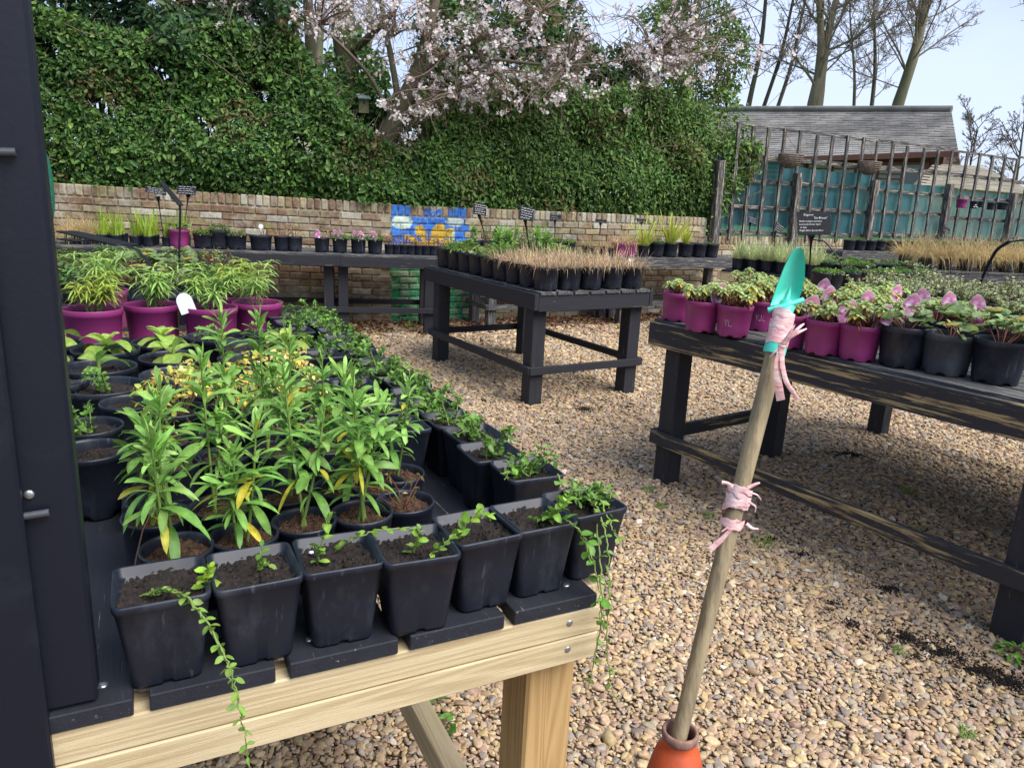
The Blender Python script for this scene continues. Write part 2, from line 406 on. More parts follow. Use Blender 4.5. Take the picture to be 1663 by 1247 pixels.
def ovals(nb, P, D, N, Lg, W, C, fold=.3):
    """cheap leaf: 6 vertices, 2 quads folded on the midrib"""
    P = np.asarray(P, float); n = len(P); D = norm(np.asarray(D, float)); N = np.asarray(N, float)
    N = norm(N - (N * D).sum(1)[:, None] * D); S = np.cross(D, N)
    Lg = np.broadcast_to(Lg, (n,))[:, None]; W = np.broadcast_to(W, (n,))[:, None]
    a = P + D * Lg * .3; b = P + D * Lg * .72
    V = np.stack([P, a + S * W * .5 + N * W * fold, b + S * W * .42 + N * W * fold * .8, P + D * Lg - N * Lg * .08,
                  b - S * W * .42 + N * W * fold * .8, a - S * W * .5 + N * W * fold], 1)
    base = np.arange(n)[:, None] * 6
    Fq = (base[:, None] + np.array([[0, 1, 2, 3], [0, 3, 4, 5]])[None]).reshape(-1, 4)
    nb.add(V.reshape(-1, 3), Fq, np.repeat(np.asarray(C, float).reshape(-1, 1, 3) * np.ones((n, 1, 1)), 6, 1).reshape(-1, 3))
def rdir(n): return norm(rs.normal(size=(n, 3)))
def mixc(a, b, t): return np.asarray(a)[None] * (1 - np.asarray(t)[:, None]) + np.asarray(b)[None] * np.asarray(t)[:, None]
def jitc(C, n, s=.25):
    return np.clip(np.broadcast_to(np.asarray(C, float), (n, 3)) * rs.uniform(1 - s, 1 + s, (n, 1)) * rs.uniform(.92, 1.08, (n, 3)), 0, 1)
ORD = ['first', 'second', 'third', 'fourth', 'fifth', 'sixth', 'seventh', 'eighth', 'ninth', 'tenth', 'eleventh', 'twelfth', 'thirteenth',
       'fourteenth', 'fifteenth', 'sixteenth', 'seventeenth', 'eighteenth', 'nineteenth', 'twentieth', 'twenty-first', 'twenty-second', 'twenty-third', 'twenty-fourth', 'twenty-fifth']
# ================================================================== THE SETTING
# ---- ground
def gravelmat(name):
    m, n, b = newmat(name); b.inputs['Roughness'].default_value = .85; b.inputs['Specular IOR Level'].default_value = .25
    t = nd(n, 'ShaderNodeTexCoord')
    vo = nd(n, 'ShaderNodeTexVoronoi', Scale=34.0); n.links.new(t.outputs['Object'], vo.inputs['Vector'])
    ra = nd(n, 'ShaderNodeValToRGB'); e = ra.color_ramp.elements
    e[0].position = 0; e[0].color = (.20, .135, .085, 1); e[1].position = 1; e[1].color = (.44, .35, .23, 1)
    for p, c in ((.3, (.34, .25, .15, 1)), (.55, (.27, .20, .15, 1)), (.75, (.40, .29, .19, 1))):
        x = e.new(p); x.color = c
    sp = nd(n, 'ShaderNodeSeparateColor'); n.links.new(vo.outputs['Color'], sp.inputs[0]); n.links.new(sp.outputs[0], ra.inputs[0])
    gap = nd(n, 'ShaderNodeMapRange'); gap.inputs['From Min'].default_value = .25; gap.inputs['From Max'].default_value = .7
    gap.inputs['To Min'].default_value = 1; gap.inputs['To Max'].default_value = .3
    n.links.new(vo.outputs['Distance'], gap.inputs['Value'])
    mx = nd(n, 'ShaderNodeMixRGB', blend_type='MULTIPLY'); mx.inputs['Fac'].default_value = 1
    n.links.new(ra.outputs[0], mx.inputs['Color1']); n.links.new(gap.outputs[0], mx.inputs['Color2']); n.links.new(mx.outputs[0], b.inputs['Base Color'])
    iv = nd(n, 'ShaderNodeMath', operation='SUBTRACT'); iv.inputs[0].default_value = 1; n.links.new(vo.outputs['Distance'], iv.inputs[1])
    bp = nd(n, 'ShaderNodeBump', Strength=.9, Distance=.02); n.links.new(iv.outputs[0], bp.inputs['Height']); n.links.new(bp.outputs[0], b.inputs['Normal'])
    return m
M['gravel'] = gravelmat('gravel')
nb = NB(); nb.add([(-300, -60, 0), (300, -60, 0), (300, 500, 0), (-300, 500, 0)], [(0, 1, 2, 3)])
struct(link('ground', nb.mesh('ground', False), 'gravel'))

# ---- pebbles: tens of thousands of loose stones
def pebble_field():
    pts = []
    def field(x0, x1, y0, y1, s):
        xs = np.arange(x0, x1, s); ys = np.arange(y0, y1, s); X, Y = np.meshgrid(xs, ys)
        X = X + rs.uniform(-.55, .55, X.shape) * s; Y = Y + rs.uniform(-.55, .55, Y.shape) * s
        P = np.stack([X.ravel(), Y.ravel()], 1)
        v = np.concatenate([P, np.zeros((len(P), 1))], 1) - np.array([0, 0, EYE])
        c = v @ _fwd; ix = CXP + F_PX * (v @ _rt) / c; iy = CYP - F_PX * (v @ _up) / c
        P = P[(c > .2) & (ix > -260) & (ix < 1920) & (iy > 400) & (iy < 1500)]
        pts.append(P)
    field(-2.2, 4.2, .7, 3.2, .0125); field(-2.4, 5.2, 3.2, 5.2, .0150); field(-3.2, 7.2, 5.2, 7.6, .0195); field(-3.5, 5.8, 7.6, 10.4, .027)
    P = np.concatenate(pts); n = len(P)
    dist = P[:, 1]
    size = np.clip(rs.lognormal(math.log(.0078), .40, n), .0032, .019) * np.where(dist > 7.6, 1.75, np.where(dist > 5.2, 1.35, np.where(dist > 3.2, 1.12, 1)))
    ell = np.stack([size * rs.uniform(.95, 1.35, n), size * rs.uniform(.68, .98, n), size * rs.uniform(.34, .62, n)], 1)
    z = ell[:, 2] * rs.uniform(.1, .9, n) + rs.uniform(0, .007, n)
    me = bpy.data.meshes.new('gravel_stones'); me.vertices.add(n)
    me.vertices.foreach_set('co', np.concatenate([P, z[:, None]], 1).ravel().astype(np.float32))
    rot = np.stack([rs.normal(0, .3, n), rs.normal(0, .3, n), rs.uniform(0, 6.28, n)], 1)
    pal = np.array([(.46, .35, .19), (.37, .26, .14), (.41, .285, .18), (.30, .195, .11), (.35, .30, .21), (.25, .225, .195), (.50, .39, .22), (.31, .20, .145), (.46, .31, .13), (.58, .52, .41), (.16, .14, .125), (.40, .31, .14)])
    pr = np.array([.12, .12, .14, .13, .09, .09, .07, .11, .05, .025, .05, .04])
    pal = (pal * .8 + np.array((.40, .305, .21)) * .2) * np.array((1.15, 1.13, 1.14))
    ci = rs.choice(len(pal), n, p=pr / pr.sum())
    # damp / mossy patches of the yard keep their own colour
    low = np.sin(P[:, 0] * 1.7 + 1) * np.sin(P[:, 1] * 1.3 + .4) + .5 * np.sin(P[:, 0] * 4.1 + P[:, 1] * 3.3)
    C = pal[ci] * rs.uniform(.8, 1.15, (n, 1))
    C = C * (1 - .10 * np.clip(low, 0, 1))[:, None]
    C4 = np.ones((n, 4)); C4[:, :3] = C
    for nm, tp, dat, key in (('stone_rot', 'FLOAT_VECTOR', rot, 'vector'), ('stone_scale', 'FLOAT_VECTOR', ell, 'vector'), ('stone_col', 'FLOAT_COLOR', C4, 'color')):
        a = me.attributes.new(nm, tp, 'POINT'); a.data.foreach_set(key, dat.ravel().astype(np.float32))
    a = me.attributes.new('stone_idx', 'INT', 'POINT'); a.data.foreach_set('value', rs.randint(0, 5, n).astype(np.int32))
    me.update()
    m, nn, b = newmat('stone'); b.inputs['Roughness'].default_value = .6; b.inputs['Specular IOR Level'].default_value = .35
    at = nd(nn, 'ShaderNodeAttribute', attribute_name='stone_col', attribute_type='INSTANCER')
    tcn = nd(nn, 'ShaderNodeTexCoord'); no = nd(nn, 'ShaderNodeTexNoise', Scale=2.2, Detail=5); nn.links.new(tcn.outputs['Object'], no.inputs['Vector'])
    mr = nd(nn, 'ShaderNodeMapRange'); mr.inputs['From Min'].default_value = .3; mr.inputs['From Max'].default_value = .7; mr.inputs['To Min'].default_value = .75; mr.inputs['To Max'].default_value = 1.2
    nn.links.new(no.outputs['Fac'], mr.inputs['Value'])
    mx = nd(nn, 'ShaderNodeMixRGB', blend_type='MULTIPLY'); mx.inputs['Fac'].default_value = 1
    nn.links.new(at.outputs['Color'], mx.inputs['Color1']); nn.links.new(mr.outputs[0], mx.inputs['Color2']); nn.links.new(mx.outputs[0], b.inputs['Base Color'])
    g = bpy.data.node_groups.new('scatter_stones', 'GeometryNodeTree')
    g.interface.new_socket('Geometry', in_out='INPUT', socket_type='NodeSocketGeometry')
    g.interface.new_socket('Geometry', in_out='OUTPUT', socket_type='NodeSocketGeometry')
    gi = g.nodes.new('NodeGroupInput'); go = g.nodes.new('NodeGroupOutput')
    jn = g.nodes.new('GeometryNodeJoinGeometry')
    for i in range(5):
        ic = g.nodes.new('GeometryNodeMeshIcoSphere'); ic.inputs['Radius'].default_value = 1; ic.inputs['Subdivisions'].default_value = 2
        sp = g.nodes.new('GeometryNodeSetPosition')
        ns = g.nodes.new('ShaderNodeTexNoise'); ns.inputs['Scale'].default_value = .9; ns.inputs['Detail'].default_value = 1
        pos = g.nodes.new('GeometryNodeInputPosition')
        va = g.nodes.new('ShaderNodeVectorMath'); va.operation = 'ADD'; va.inputs[1].default_value = (i * 7.3, i * 3.1, i * 5.7)
        g.links.new(pos.outputs[0], va.inputs[0]); g.links.new(va.outputs[0], ns.inputs['Vector'])
        vsb = g.nodes.new('ShaderNodeVectorMath'); vsb.operation = 'SUBTRACT'; vsb.inputs[1].default_value = (.5, .5, .5)
        g.links.new(ns.outputs['Color'], vsb.inputs[0])
        vsc = g.nodes.new('ShaderNodeVectorMath'); vsc.operation = 'SCALE'; vsc.inputs['Scale'].default_value = 1.25
        g.links.new(vsb.outputs[0], vsc.inputs[0]); g.links.new(ic.outputs['Mesh'], sp.inputs['Geometry']); g.links.new(vsc.outputs[0], sp.inputs['Offset'])
        sm = g.nodes.new('GeometryNodeSetShadeSmooth'); g.links.new(sp.outputs[0], sm.inputs['Geometry'])
        st = g.nodes.new('GeometryNodeSetMaterial'); st.inputs['Material'].default_value = m; g.links.new(sm.outputs[0], st.inputs['Geometry'])
        ti = g.nodes.new('GeometryNodeGeometryToInstance'); g.links.new(st.outputs[0], ti.inputs[0]); g.links.new(ti.outputs[0], jn.inputs[0])
    ip = g.nodes.new('GeometryNodeInstanceOnPoints'); ip.inputs['Pick Instance'].default_value = True
    g.links.new(gi.outputs[0], ip.inputs['Points']); g.links.new(jn.outputs[0], ip.inputs['Instance'])
    def na(nm, dt):
        x = g.nodes.new('GeometryNodeInputNamedAttribute'); x.data_type = dt; x.inputs['Name'].default_value = nm; return x.outputs['Attribute']
    g.links.new(na('stone_idx', 'INT'), ip.inputs['Instance Index'])
    er = g.nodes.new('FunctionNodeEulerToRotation'); g.links.new(na('stone_rot', 'FLOAT_VECTOR'), er.inputs[0]); g.links.new(er.outputs[0], ip.inputs['Rotation'])
    g.links.new(na('stone_scale', 'FLOAT_VECTOR'), ip.inputs['Scale'])
    g.links.new(ip.outputs[0], go.inputs[0])
    o = link('gravel_stones', me); me.materials.append(m)
    md = o.modifiers.new('scatter', 'NODES'); md.node_group = g
    o['kind'] = 'stuff'; o['label'] = 'rounded tan and brown pebbles of the gravel yard'
    return o
pebble_field()

# ---- dark compost spilled on the gravel
def crumbs(name, spots, label):
    nb = NB()
    for (x, y, r1, r2, n) in spots:
        a = rs.uniform(0, 6.28, n); q = np.abs(rs.normal(0, .5, n))
        P = np.stack([x + np.cos(a) * q * r1, y + np.sin(a) * q * r2, .012 + rs.uniform(0, .016, n)], 1)
        n *= 2; a = rs.uniform(0, 6.28, n); q = np.abs(rs.normal(0, .5, n)); lum = .9 + .6 * np.sin(a * 5 + x * 9); P = np.stack([x + np.cos(a) * q * r1 * lum, y + np.sin(a) * q * r2 * lum, .012 + rs.uniform(0, .014, n)], 1); s = rs.uniform(.001, .0055, n)
        T = np.array([(1, 0, -.5), (-.6, .9, -.5), (-.6, -.9, -.5), (0, 0, .9)])
        V = P[:, None] + s[:, None, None] * (T[None] + rs.uniform(-.35, .35, (n, 4, 3)))
        Fq = (np.arange(n)[:, None, None] * 4 + np.array([[0, 1, 3], [1, 2, 3], [2, 0, 3]])[None]).reshape(-1, 3)
        nb.add(V.reshape(-1, 3), Fq)
    o = link(name, nb.mesh(name, False), 'soil'); o['kind'] = 'stuff'; o['label'] = label
spots = []
for (px, py, rx, ry, n) in [(1380, 742, .20, .10, 420), (1470, 1040, .16, .10, 330), (1530, 1065, .18, .08, 360), (1590, 1095, .16, .07, 300), (1640, 1115, .16, .08, 320),
                            (1445, 962, .07, .06, 130), (950, 668, .14, .10, 260), (1020, 665, .10, .06, 150), (1380, 1020, .08, .04, 60), (905, 690, .1, .05, 60), (1350, 985, .05, .04, 40), (1250, 880, .08, .05, 90), (1300, 905, .1, .05, 60)]:
    p = G(px, py, .0); spots.append((p.x, p.y, rx, ry, n))
crumbs('spilled_compost', spots, 'dark compost crumbs spilled in patches on the gravel')

# ---- lawn bank behind the wall
BEND = Vector((-1.45, 8.5, 0)); AL, AR = R(13), R(28)
DL = Vector((math.cos(AL), math.sin(AL), 0)); DR = Vector((math.cos(AR), math.sin(AR), 0))
NL = Vector((-DL.y, DL.x, 0)); NR = Vector((-DR.y, DR.x, 0))
def wallpt(s, z, off=0.0):
    """s metres along the wall from its bend (negative = left part), off metres behind its face"""
    if s < 0: p = BEND + DL * s + NL * off
    else: p = BEND + DR * s + NR * off
    return Vector((p.x, p.y, z))
def wtop(s):
    if s < 0: return 1.36 + (-s) * .0135
    return 1.345 if s < 4.62 else 1.10
M['lawn'] = plain('lawn', (.10, .20, .03), .9, (.16, .26, .05), 3, .8, .8, 40)
nb = NB()
a = [wallpt(-30, 1.02, .26), wallpt(-.0, 1.02, .26), wallpt(16, 1.02, .26)]
far = [Vector((-160, 120, 1.02)), Vector((-60, 300, 1.02)), Vector((220, 300, 1.02)), Vector((220, 60, 1.02))]
a = [wallpt(-30, 1.02, .26), wallpt(-.001, 1.02, .26), wallpt(40, 1.02, .26)] + [Vector((260, 60, 1.02)), Vector((260, 400, 1.02)), Vector((-260, 400, 1.02)), Vector((-200, 20, 1.02))]
nb.add([tuple(p) for p in a], [tuple(range(len(a)))])
struct(link('lawn', nb.mesh('lawn', False), 'lawn'))

# ---- brick wall
def brickmat(name, src):
    m, n, b = newmat(name); b.inputs['Roughness'].default_value = .9; b.inputs['Specular IOR Level'].default_value = .2
    if src == 'obj': a = nd(n, 'ShaderNodeObjectInfo').outputs['Color']
    else: a = nd(n, 'ShaderNodeAttribute', attribute_name='Col').outputs['Color']
    t = nd(n, 'ShaderNodeNewGeometry')
    no = nd(n, 'ShaderNodeTexNoise', Scale=22.0, Detail=6, Roughness=.7); n.links.new(t.outputs['Position'], no.inputs['Vector'])
    mr = nd(n, 'ShaderNodeMapRange'); mr.inputs['From Min'].default_value = .3; mr.inputs['From Max'].default_value = .7; mr.inputs['To Min'].default_value = .5; mr.inputs['To Max'].default_value = 1.4
    n.links.new(no.outputs['Fac'], mr.inputs['Value'])
    mx = nd(n, 'ShaderNodeMixRGB', blend_type='MULTIPLY'); mx.inputs['Fac'].default_value = 1; n.links.new(a, mx.inputs['Color1']); n.links.new(mr.outputs[0], mx.inputs['Color2'])
    bgn = nd(n, 'ShaderNodeTexNoise', Scale=1.1, Detail=5, Roughness=.6); n.links.new(t.outputs['Position'], bgn.inputs['Vector'])
    bgr = nd(n, 'ShaderNodeMapRange'); bgr.inputs['From Min'].default_value = .3; bgr.inputs['From Max'].default_value = .7; bgr.inputs['To Min'].default_value = .6; bgr.inputs['To Max'].default_value = 1.15
    n.links.new(bgn.outputs['Fac'], bgr.inputs['Value'])
    mxb = nd(n, 'ShaderNodeMixRGB', blend_type='MULTIPLY'); mxb.inputs['Fac'].default_value = 1; n.links.new(mx.outputs[0], mxb.inputs['Color1']); n.links.new(bgr.outputs[0], mxb.inputs['Color2']); mx = mxb
    # lime bloom and lichen with their own ragged shapes
    l1 = nd(n, 'ShaderNodeTexNoise', Scale=3.3, Detail=7, Roughness=.75); n.links.new(t.outputs['Position'], l1.inputs['Vector'])
    r1 = nd(n, 'ShaderNodeMapRange'); r1.inputs['From Min'].default_value = .47; r1.inputs['From Max'].default_value = .66; r1.inputs['To Max'].default_value = .72
    n.links.new(l1.outputs['Fac'], r1.inputs['Value'])
    m2 = nd(n, 'ShaderNodeMixRGB'); m2.inputs['Color2'].default_value = (.50, .46, .36, 1); n.links.new(r1.outputs[0], m2.inputs['Fac']); n.links.new(mx.outputs[0], m2.inputs['Color1'])
    l2 = nd(n, 'ShaderNodeTexNoise', Scale=9.0, Detail=6, Roughness=.7); n.links.new(t.outputs['Position'], l2.inputs['Vector'])
    r2 = nd(n, 'ShaderNodeMapRange'); r2.inputs['From Min'].default_value = .54; r2.inputs['From Max'].default_value = .70; r2.inputs['To Max'].default_value = .55
    n.links.new(l2.outputs['Fac'], r2.inputs['Value'])
    m3 = nd(n, 'ShaderNodeMixRGB'); m3.inputs['Color2'].default_value = (.30, .30, .07, 1); n.links.new(r2.outputs[0], m3.inputs['Fac']); n.links.new(m2.outputs[0], m3.inputs['Color1'])
    n.links.new((mx if src == 'paint' else m3).outputs[0], b.inputs['Base Color'])
    bp = nd(n, 'ShaderNodeBump', Strength=.7, Distance=.008); n.links.new(no.outputs['Fac'], bp.inputs['Height']); n.links.new(bp.outputs[0], b.inputs['Normal'])
    return m
M['brick_obj'] = brickmat('brick_obj', 'obj'); M['brick_attr'] = brickmat('brick_attr', 'attr'); M['brick_paint'] = brickmat('brick_paint', 'paint')
BR_PAL = [(.30, .155, .10), (.28, .15, .10), (.33, .20, .125), (.26, .145, .10), (.36, .25, .155), (.31, .21, .145), (.32, .165, .10), (.38, .29, .18)]
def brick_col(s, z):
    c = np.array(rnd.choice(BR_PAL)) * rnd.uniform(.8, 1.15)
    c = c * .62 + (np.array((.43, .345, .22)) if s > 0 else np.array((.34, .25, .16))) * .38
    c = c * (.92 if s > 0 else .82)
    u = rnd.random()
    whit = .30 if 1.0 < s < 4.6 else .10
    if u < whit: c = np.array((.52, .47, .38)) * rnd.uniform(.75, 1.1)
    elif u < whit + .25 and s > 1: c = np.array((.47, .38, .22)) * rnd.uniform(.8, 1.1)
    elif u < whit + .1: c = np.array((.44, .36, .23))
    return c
def mural(s, z):
    """painted flower on the wall: returns colour or None for bare brick"""
    if -.01 < s < .96 and .88 < z < 1.225:
        x, y = s / .95, (z - .90) / .325
        blue = (.05, .19, .62)
        ang, rr = math.atan2((y + .08) * .62, (x - .47)), math.hypot(x - .47, (y + .08) * .62)
        for (pa, ln) in ((2.95, .30), (2.42, .40), (1.85, .50), (1.27, .56), (.95, .52), (.52, .33)):
            d = abs(ang - pa)
            if .12 < rr < ln and d < .17 * math.sin(math.pi * min(1, (rr - .08) / (ln - .04))) + .03: return (.62, .40, .06)
        if math.hypot(x - .47, (y + .02) * .8) < .16: return (.66, .42, .05)
        if ((x - .13) / .13) ** 2 + ((y - .80) / .24) ** 2 < 1: return (.55, .66, .56)
        if ((x - .82) / .12) ** 2 + ((y - .86) / .17) ** 2 < 1: return (.48, .56, .52)
        if abs(x - .77) < .05 and .1 < y < .62: return (.50, .60, .38)
        if rnd.random() < .03: return None
        return (blue[0] * rnd.uniform(.9, 1.3), blue[1] * rnd.uniform(.92, 1.12), blue[2] * rnd.uniform(.92, 1.05))
    if -.01 < s < 1.0 and z < .80:
        if rnd.random() < .12: return (.34, .30, .20)
        return (.035 * rnd.uniform(.8, 1.6), .30 * rnd.uniform(.75, 1.1), .13 * rnd.uniform(.8, 1.1))
    return None
wall = thing('brick_wall', 'old red and pale brick garden wall with painted flower and upright coping bricks', 'wall', (0, 0, 0))
S0, S1 = -6.2, 15.0
# mortar core
nb = NB()
core = []
for s in (S0, -2.0, -.0001, 4.62, 4.621, S1):
    zt = wtop(min(s, 4.6) if s < 4.621 else s) - .012
    a, b_ = wallpt(s, 0, .012), wallpt(s, 0, .24)
    core.append([(a.x, a.y, 0), (a.x, a.y, zt), (b_.x, b_.y, zt), (b_.x, b_.y, 0)])
for i in range(len(core) - 1):
    nb.add(core[i] + core[i + 1], [(0, 4, 5, 1), (1, 5, 6, 2), (2, 6, 7, 3)])
nb.add(core[0], [(0, 1, 2, 3)]); nb.add(core[-1], [(3, 2, 1, 0)])
M['mortar'] = plain('mortar', (.38, .34, .24), .95, (.27, .26, .12), 8, .7, .8, 120, coords='Object')
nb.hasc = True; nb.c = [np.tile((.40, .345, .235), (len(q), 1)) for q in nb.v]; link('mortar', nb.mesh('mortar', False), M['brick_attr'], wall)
BL_, BH_, CH_, SH_ = .215, .065, .076, .112
variants = []
for i in range(8):
    nbv = NB(); nbv.add(*cbox(BL_, .10, BH_, .006, .0022)); me = nbv.mesh('brick', False); me.materials.append(M['brick_obj']); variants.append(me)
svar = []
for i in range(6):
    nbv = NB(); nbv.add(*cbox(.066, .215, SH_, .010, .0025)); me = nbv.mesh('brick', False); me.materials.append(M['brick_obj']); svar.append(me)
slots = []   # (course from top, s, z, length, soldier)
for side in (-1, 1, 2):
    lo, hi = {-1: (S0, 0), 1: (0, 4.62), 2: (4.62, S1)}[side]
    s = lo + .038
    while s < hi - .02:
        zt = wtop(s if side < 2 else 5); slots.append((-1, s, zt - SH_ / 2, 0, True)); s += .0765
    for c in range(20):
        off = (c % 2) * .1125
        s = lo + off + .1075
        while s < hi - .06:
            zt = wtop(s if side < 2 else 5); z = zt - SH_ - .012 - CH_ * (c + .5)
            if z > .04: slots.append((c, s, z, BL_, False))
            s += .226
rest = NB(); count = 0; paintn = 0
def wrot(s): return AL if s < 0 else AR
def vis(s): return -3.5 < s < 4.6
cand = []
for sl_ in slots:
    c, s, z, ln, sold = sl_
    if not vis(s): pr = 99
    elif sold: pr = 0
    else: pr = 1 + c
    cand.append((pr, s, sl_))
cand.sort(key=lambda t: (t[0], abs(t[1])))
for pr, _, (c, s, z, ln, sold) in cand:
    hz = SH_ / 2 if sold else BH_ / 2; hl = .033 if sold else BL_ / 2
    inmural = -.02 < s < .98 and (z < .84 or z > .9)
    off = .105 if sold else .045 + rnd.uniform(-.004, .004)
    p = wallpt(s, z, off); tilt = rnd.uniform(-.02, .02) + (-.0135 if s < 0 else 0)*-1
    if inmural and pr < 90:
        # painted bricks: finer front face so the paint can change colour within a brick
        gx, gz = (4, 6) if sold else (12, 5)
        V = []; C = []
        base = np.array(brick_col(s, z))
        yf = -(.1075 if sold else .05)
        for j in range(gz + 1):
            for i in range(gx + 1):
                lx = -hl + 2 * hl * i / gx; lz = -hz + 2 * hz * j / gz
                e = .006 if i in (0, gx) or j in (0, gz) else 0
                V.append((lx, yf + e, lz))
                if sold:
                    k = int(s / .0765)
                    cc = (.05 * rnd.uniform(.8, 1.5), .20 * rnd.uniform(.8, 1.2), .62) if k in (0, 1, 2, 10, 11) or (k in (5, 6, 7, 9) and lz < .02 and rnd.random() < .8) else None
                    if k > 11: cc = None
                else: cc = mural(s + lx, z + lz)
                C.append(cc if cc is not None else base * rnd.uniform(.85, 1.1))
        Fc = [(j * (gx + 1) + i, j * (gx + 1) + i + 1, (j + 1) * (gx + 1) + i + 1, (j + 1) * (gx + 1) + i) for j in range(gz) for i in range(gx)]
        bV, bF = cbox(2 * hl, .215 if sold else .10, 2 * hz, .007)
        nbv = NB(); nbv.add(V, Fc, C); bV = bV.copy(); bV[:, 1] = np.where(bV[:, 1] < 0, bV[:, 1] + .004, bV[:, 1]); nbv.add(bV, bF, np.array(C[len(C) // 2]))
        if count < 300:
            link('brick', nbv.mesh('brick', False), 'brick_paint', wall, p, (0, 0, wrot(s))); count += 1
            continue
        cs, sn = math.cos(wrot(s)), math.sin(wrot(s))
        for vv, ll, cc in zip(nbv.v, (Fc, bF), nbv.c):
            W_ = np.stack([p.x + vv[:, 0] * cs - vv[:, 1] * sn, p.y + vv[:, 0] * sn + vv[:, 1] * cs, p.z + vv[:, 2]], 1)
            rest.add(W_, ll, cc)
        continue
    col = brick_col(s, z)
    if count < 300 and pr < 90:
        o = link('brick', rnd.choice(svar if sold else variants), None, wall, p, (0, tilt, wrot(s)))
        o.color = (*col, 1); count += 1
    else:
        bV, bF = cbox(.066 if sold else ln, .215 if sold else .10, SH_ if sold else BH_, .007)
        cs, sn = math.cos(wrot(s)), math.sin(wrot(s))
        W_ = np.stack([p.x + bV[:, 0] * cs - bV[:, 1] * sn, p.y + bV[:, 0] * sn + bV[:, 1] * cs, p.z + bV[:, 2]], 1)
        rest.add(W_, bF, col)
pm = NB(); V = []; C = []; gx, gz = 84, 34
for j in range(gz + 1):
    for i in range(gx + 1):
        s_, z_ = .004 + .95 * i / gx, .88 + (1.226 - .88) * j / gz
        V.append(tuple(wallpt(s_, z_, .0085))); cc = mural(s_, z_); C.append(cc if cc is not None else (.36, .31, .21))
pm.add(V, np.array([(j * (gx + 1) + i, j * (gx + 1) + i + 1, (j + 1) * (gx + 1) + i + 1, (j + 1) * (gx + 1) + i) for j in range(gz) for i in range(gx)]), np.array(C))
link('painted_mortar', pm.mesh('painted_mortar', False), 'brick_paint', wall)
pm = NB(); V = []; C = []; gx, gz = 40, 30
for j in range(gz + 1):
    for i in range(gx + 1):
        s_, z_ = .004 + .97 * i / gx, .01 + .78 * j / gz
        V.append(tuple(wallpt(s_, z_, .0085))); C.append(mural(s_, z_) or (.3, .26, .18))
pm.add(V, np.array([(j * (gx + 1) + i, j * (gx + 1) + i + 1, (j + 1) * (gx + 1) + i + 1, (j + 1) * (gx + 1) + i) for j in range(gz) for i in range(gx)]), np.array(C))
link('painted_mortar', pm.mesh('painted_mortar', False), 'brick_paint', wall)
ro_ = link('brick_courses', rest.mesh('brick_courses', False), 'brick_attr', wall); ro_['kind'] = 'stuff'

# ---- leaf litter under the wall benches
def litter():
    nb = NB(); n = 5200
    s = rs.uniform(-3.4, 6.0, n); o = -np.abs(rs.normal(0, .42, n)) - .02
    P = np.array([tuple(wallpt(a, .012 + rnd.random() * .02, b)) for a, b in zip(s, o)])
    C = jitc(np.array([(.16, .065, .035), (.22, .10, .05), (.10, .05, .03), (.28, .16, .09)])[rs.randint(0, 4, n)], n)
    ovals(nb, P, norm(rs.normal(size=(n, 3)) * [1, 1, .25]), rdir(n) * .6 + [0, 0, 1], rs.uniform(.03, .07, n), rs.uniform(.015, .035, n), C, .2)
    o = link('fallen_leaves', nb.mesh('fallen_leaves', False), 'litter'); o['kind'] = 'stuff'; o['label'] = 'red-brown leaf litter along the foot of the brick wall'
litter()

# ---- trellis fence on the wall
fence = thing('trellis_fence', 'weathered black timber trellis fence backed with teal netting on the wall', 'fence')
FT = lambda s: 2.63 - .008 * (s - 5)
def fpt(s, z, off): return wallpt(s, z, off)
posts = [4.72, 6.25, 7.95, 9.85, 11.75, 13.7]
for i, s in enumerate(posts):
    top = 2.12 if i == 0 else 2.02 + rnd.uniform(-.05, .05)
    b0 = .86
    lean = rnd.uniform(-.01, .02)
    beam('post', fpt(s - lean, b0, -.07), fpt(s + lean - .055, top, -.06), .10, .11, 'fence_wood', fence, AR)
    if i: beam('batten', fpt(s - .02, top - .25, .0), fpt(s - .05, FT(s) + .02, .0), .028, .05, 'fence_wood', fence, AR)
sb = 4.98; k = 0
allb = []
for i in range(len(posts) - 1):
    a, b_ = posts[i], posts[i + 1]; nbt = 4
    for j in range(1, nbt + 1):
        s = a + (b_ - a) * j / (nbt + 1) + rnd.uniform(-.03, .03)
        allb.append(s)
for s in allb:
    beam('batten', fpt(s - rnd.uniform(-.015, .015), 1.06, -.012), fpt(s - .075 + rnd.uniform(0, .03), FT(s) + rnd.uniform(-.02, .05), -.012), .03, .055, 'fence_wood', fence, AR)
for i in range(len(posts) - 1):
    a, b_ = posts[i], posts[i + 1]
    for zz, th in ((1.19, .055), (1.54, .05), (1.88, .05), (2.215, .065), (2.62, .035)):
        if zz > 2.1 and i == 0: a2 = a + .25
        else: a2 = a
        dz = rnd.uniform(-.02, .02)
        beam('rail', fpt(a2, zz + dz, .022), fpt(b_, zz + dz + rnd.uniform(-.02, .02) - .01, .022), .022, th, 'fence_wood', fence)
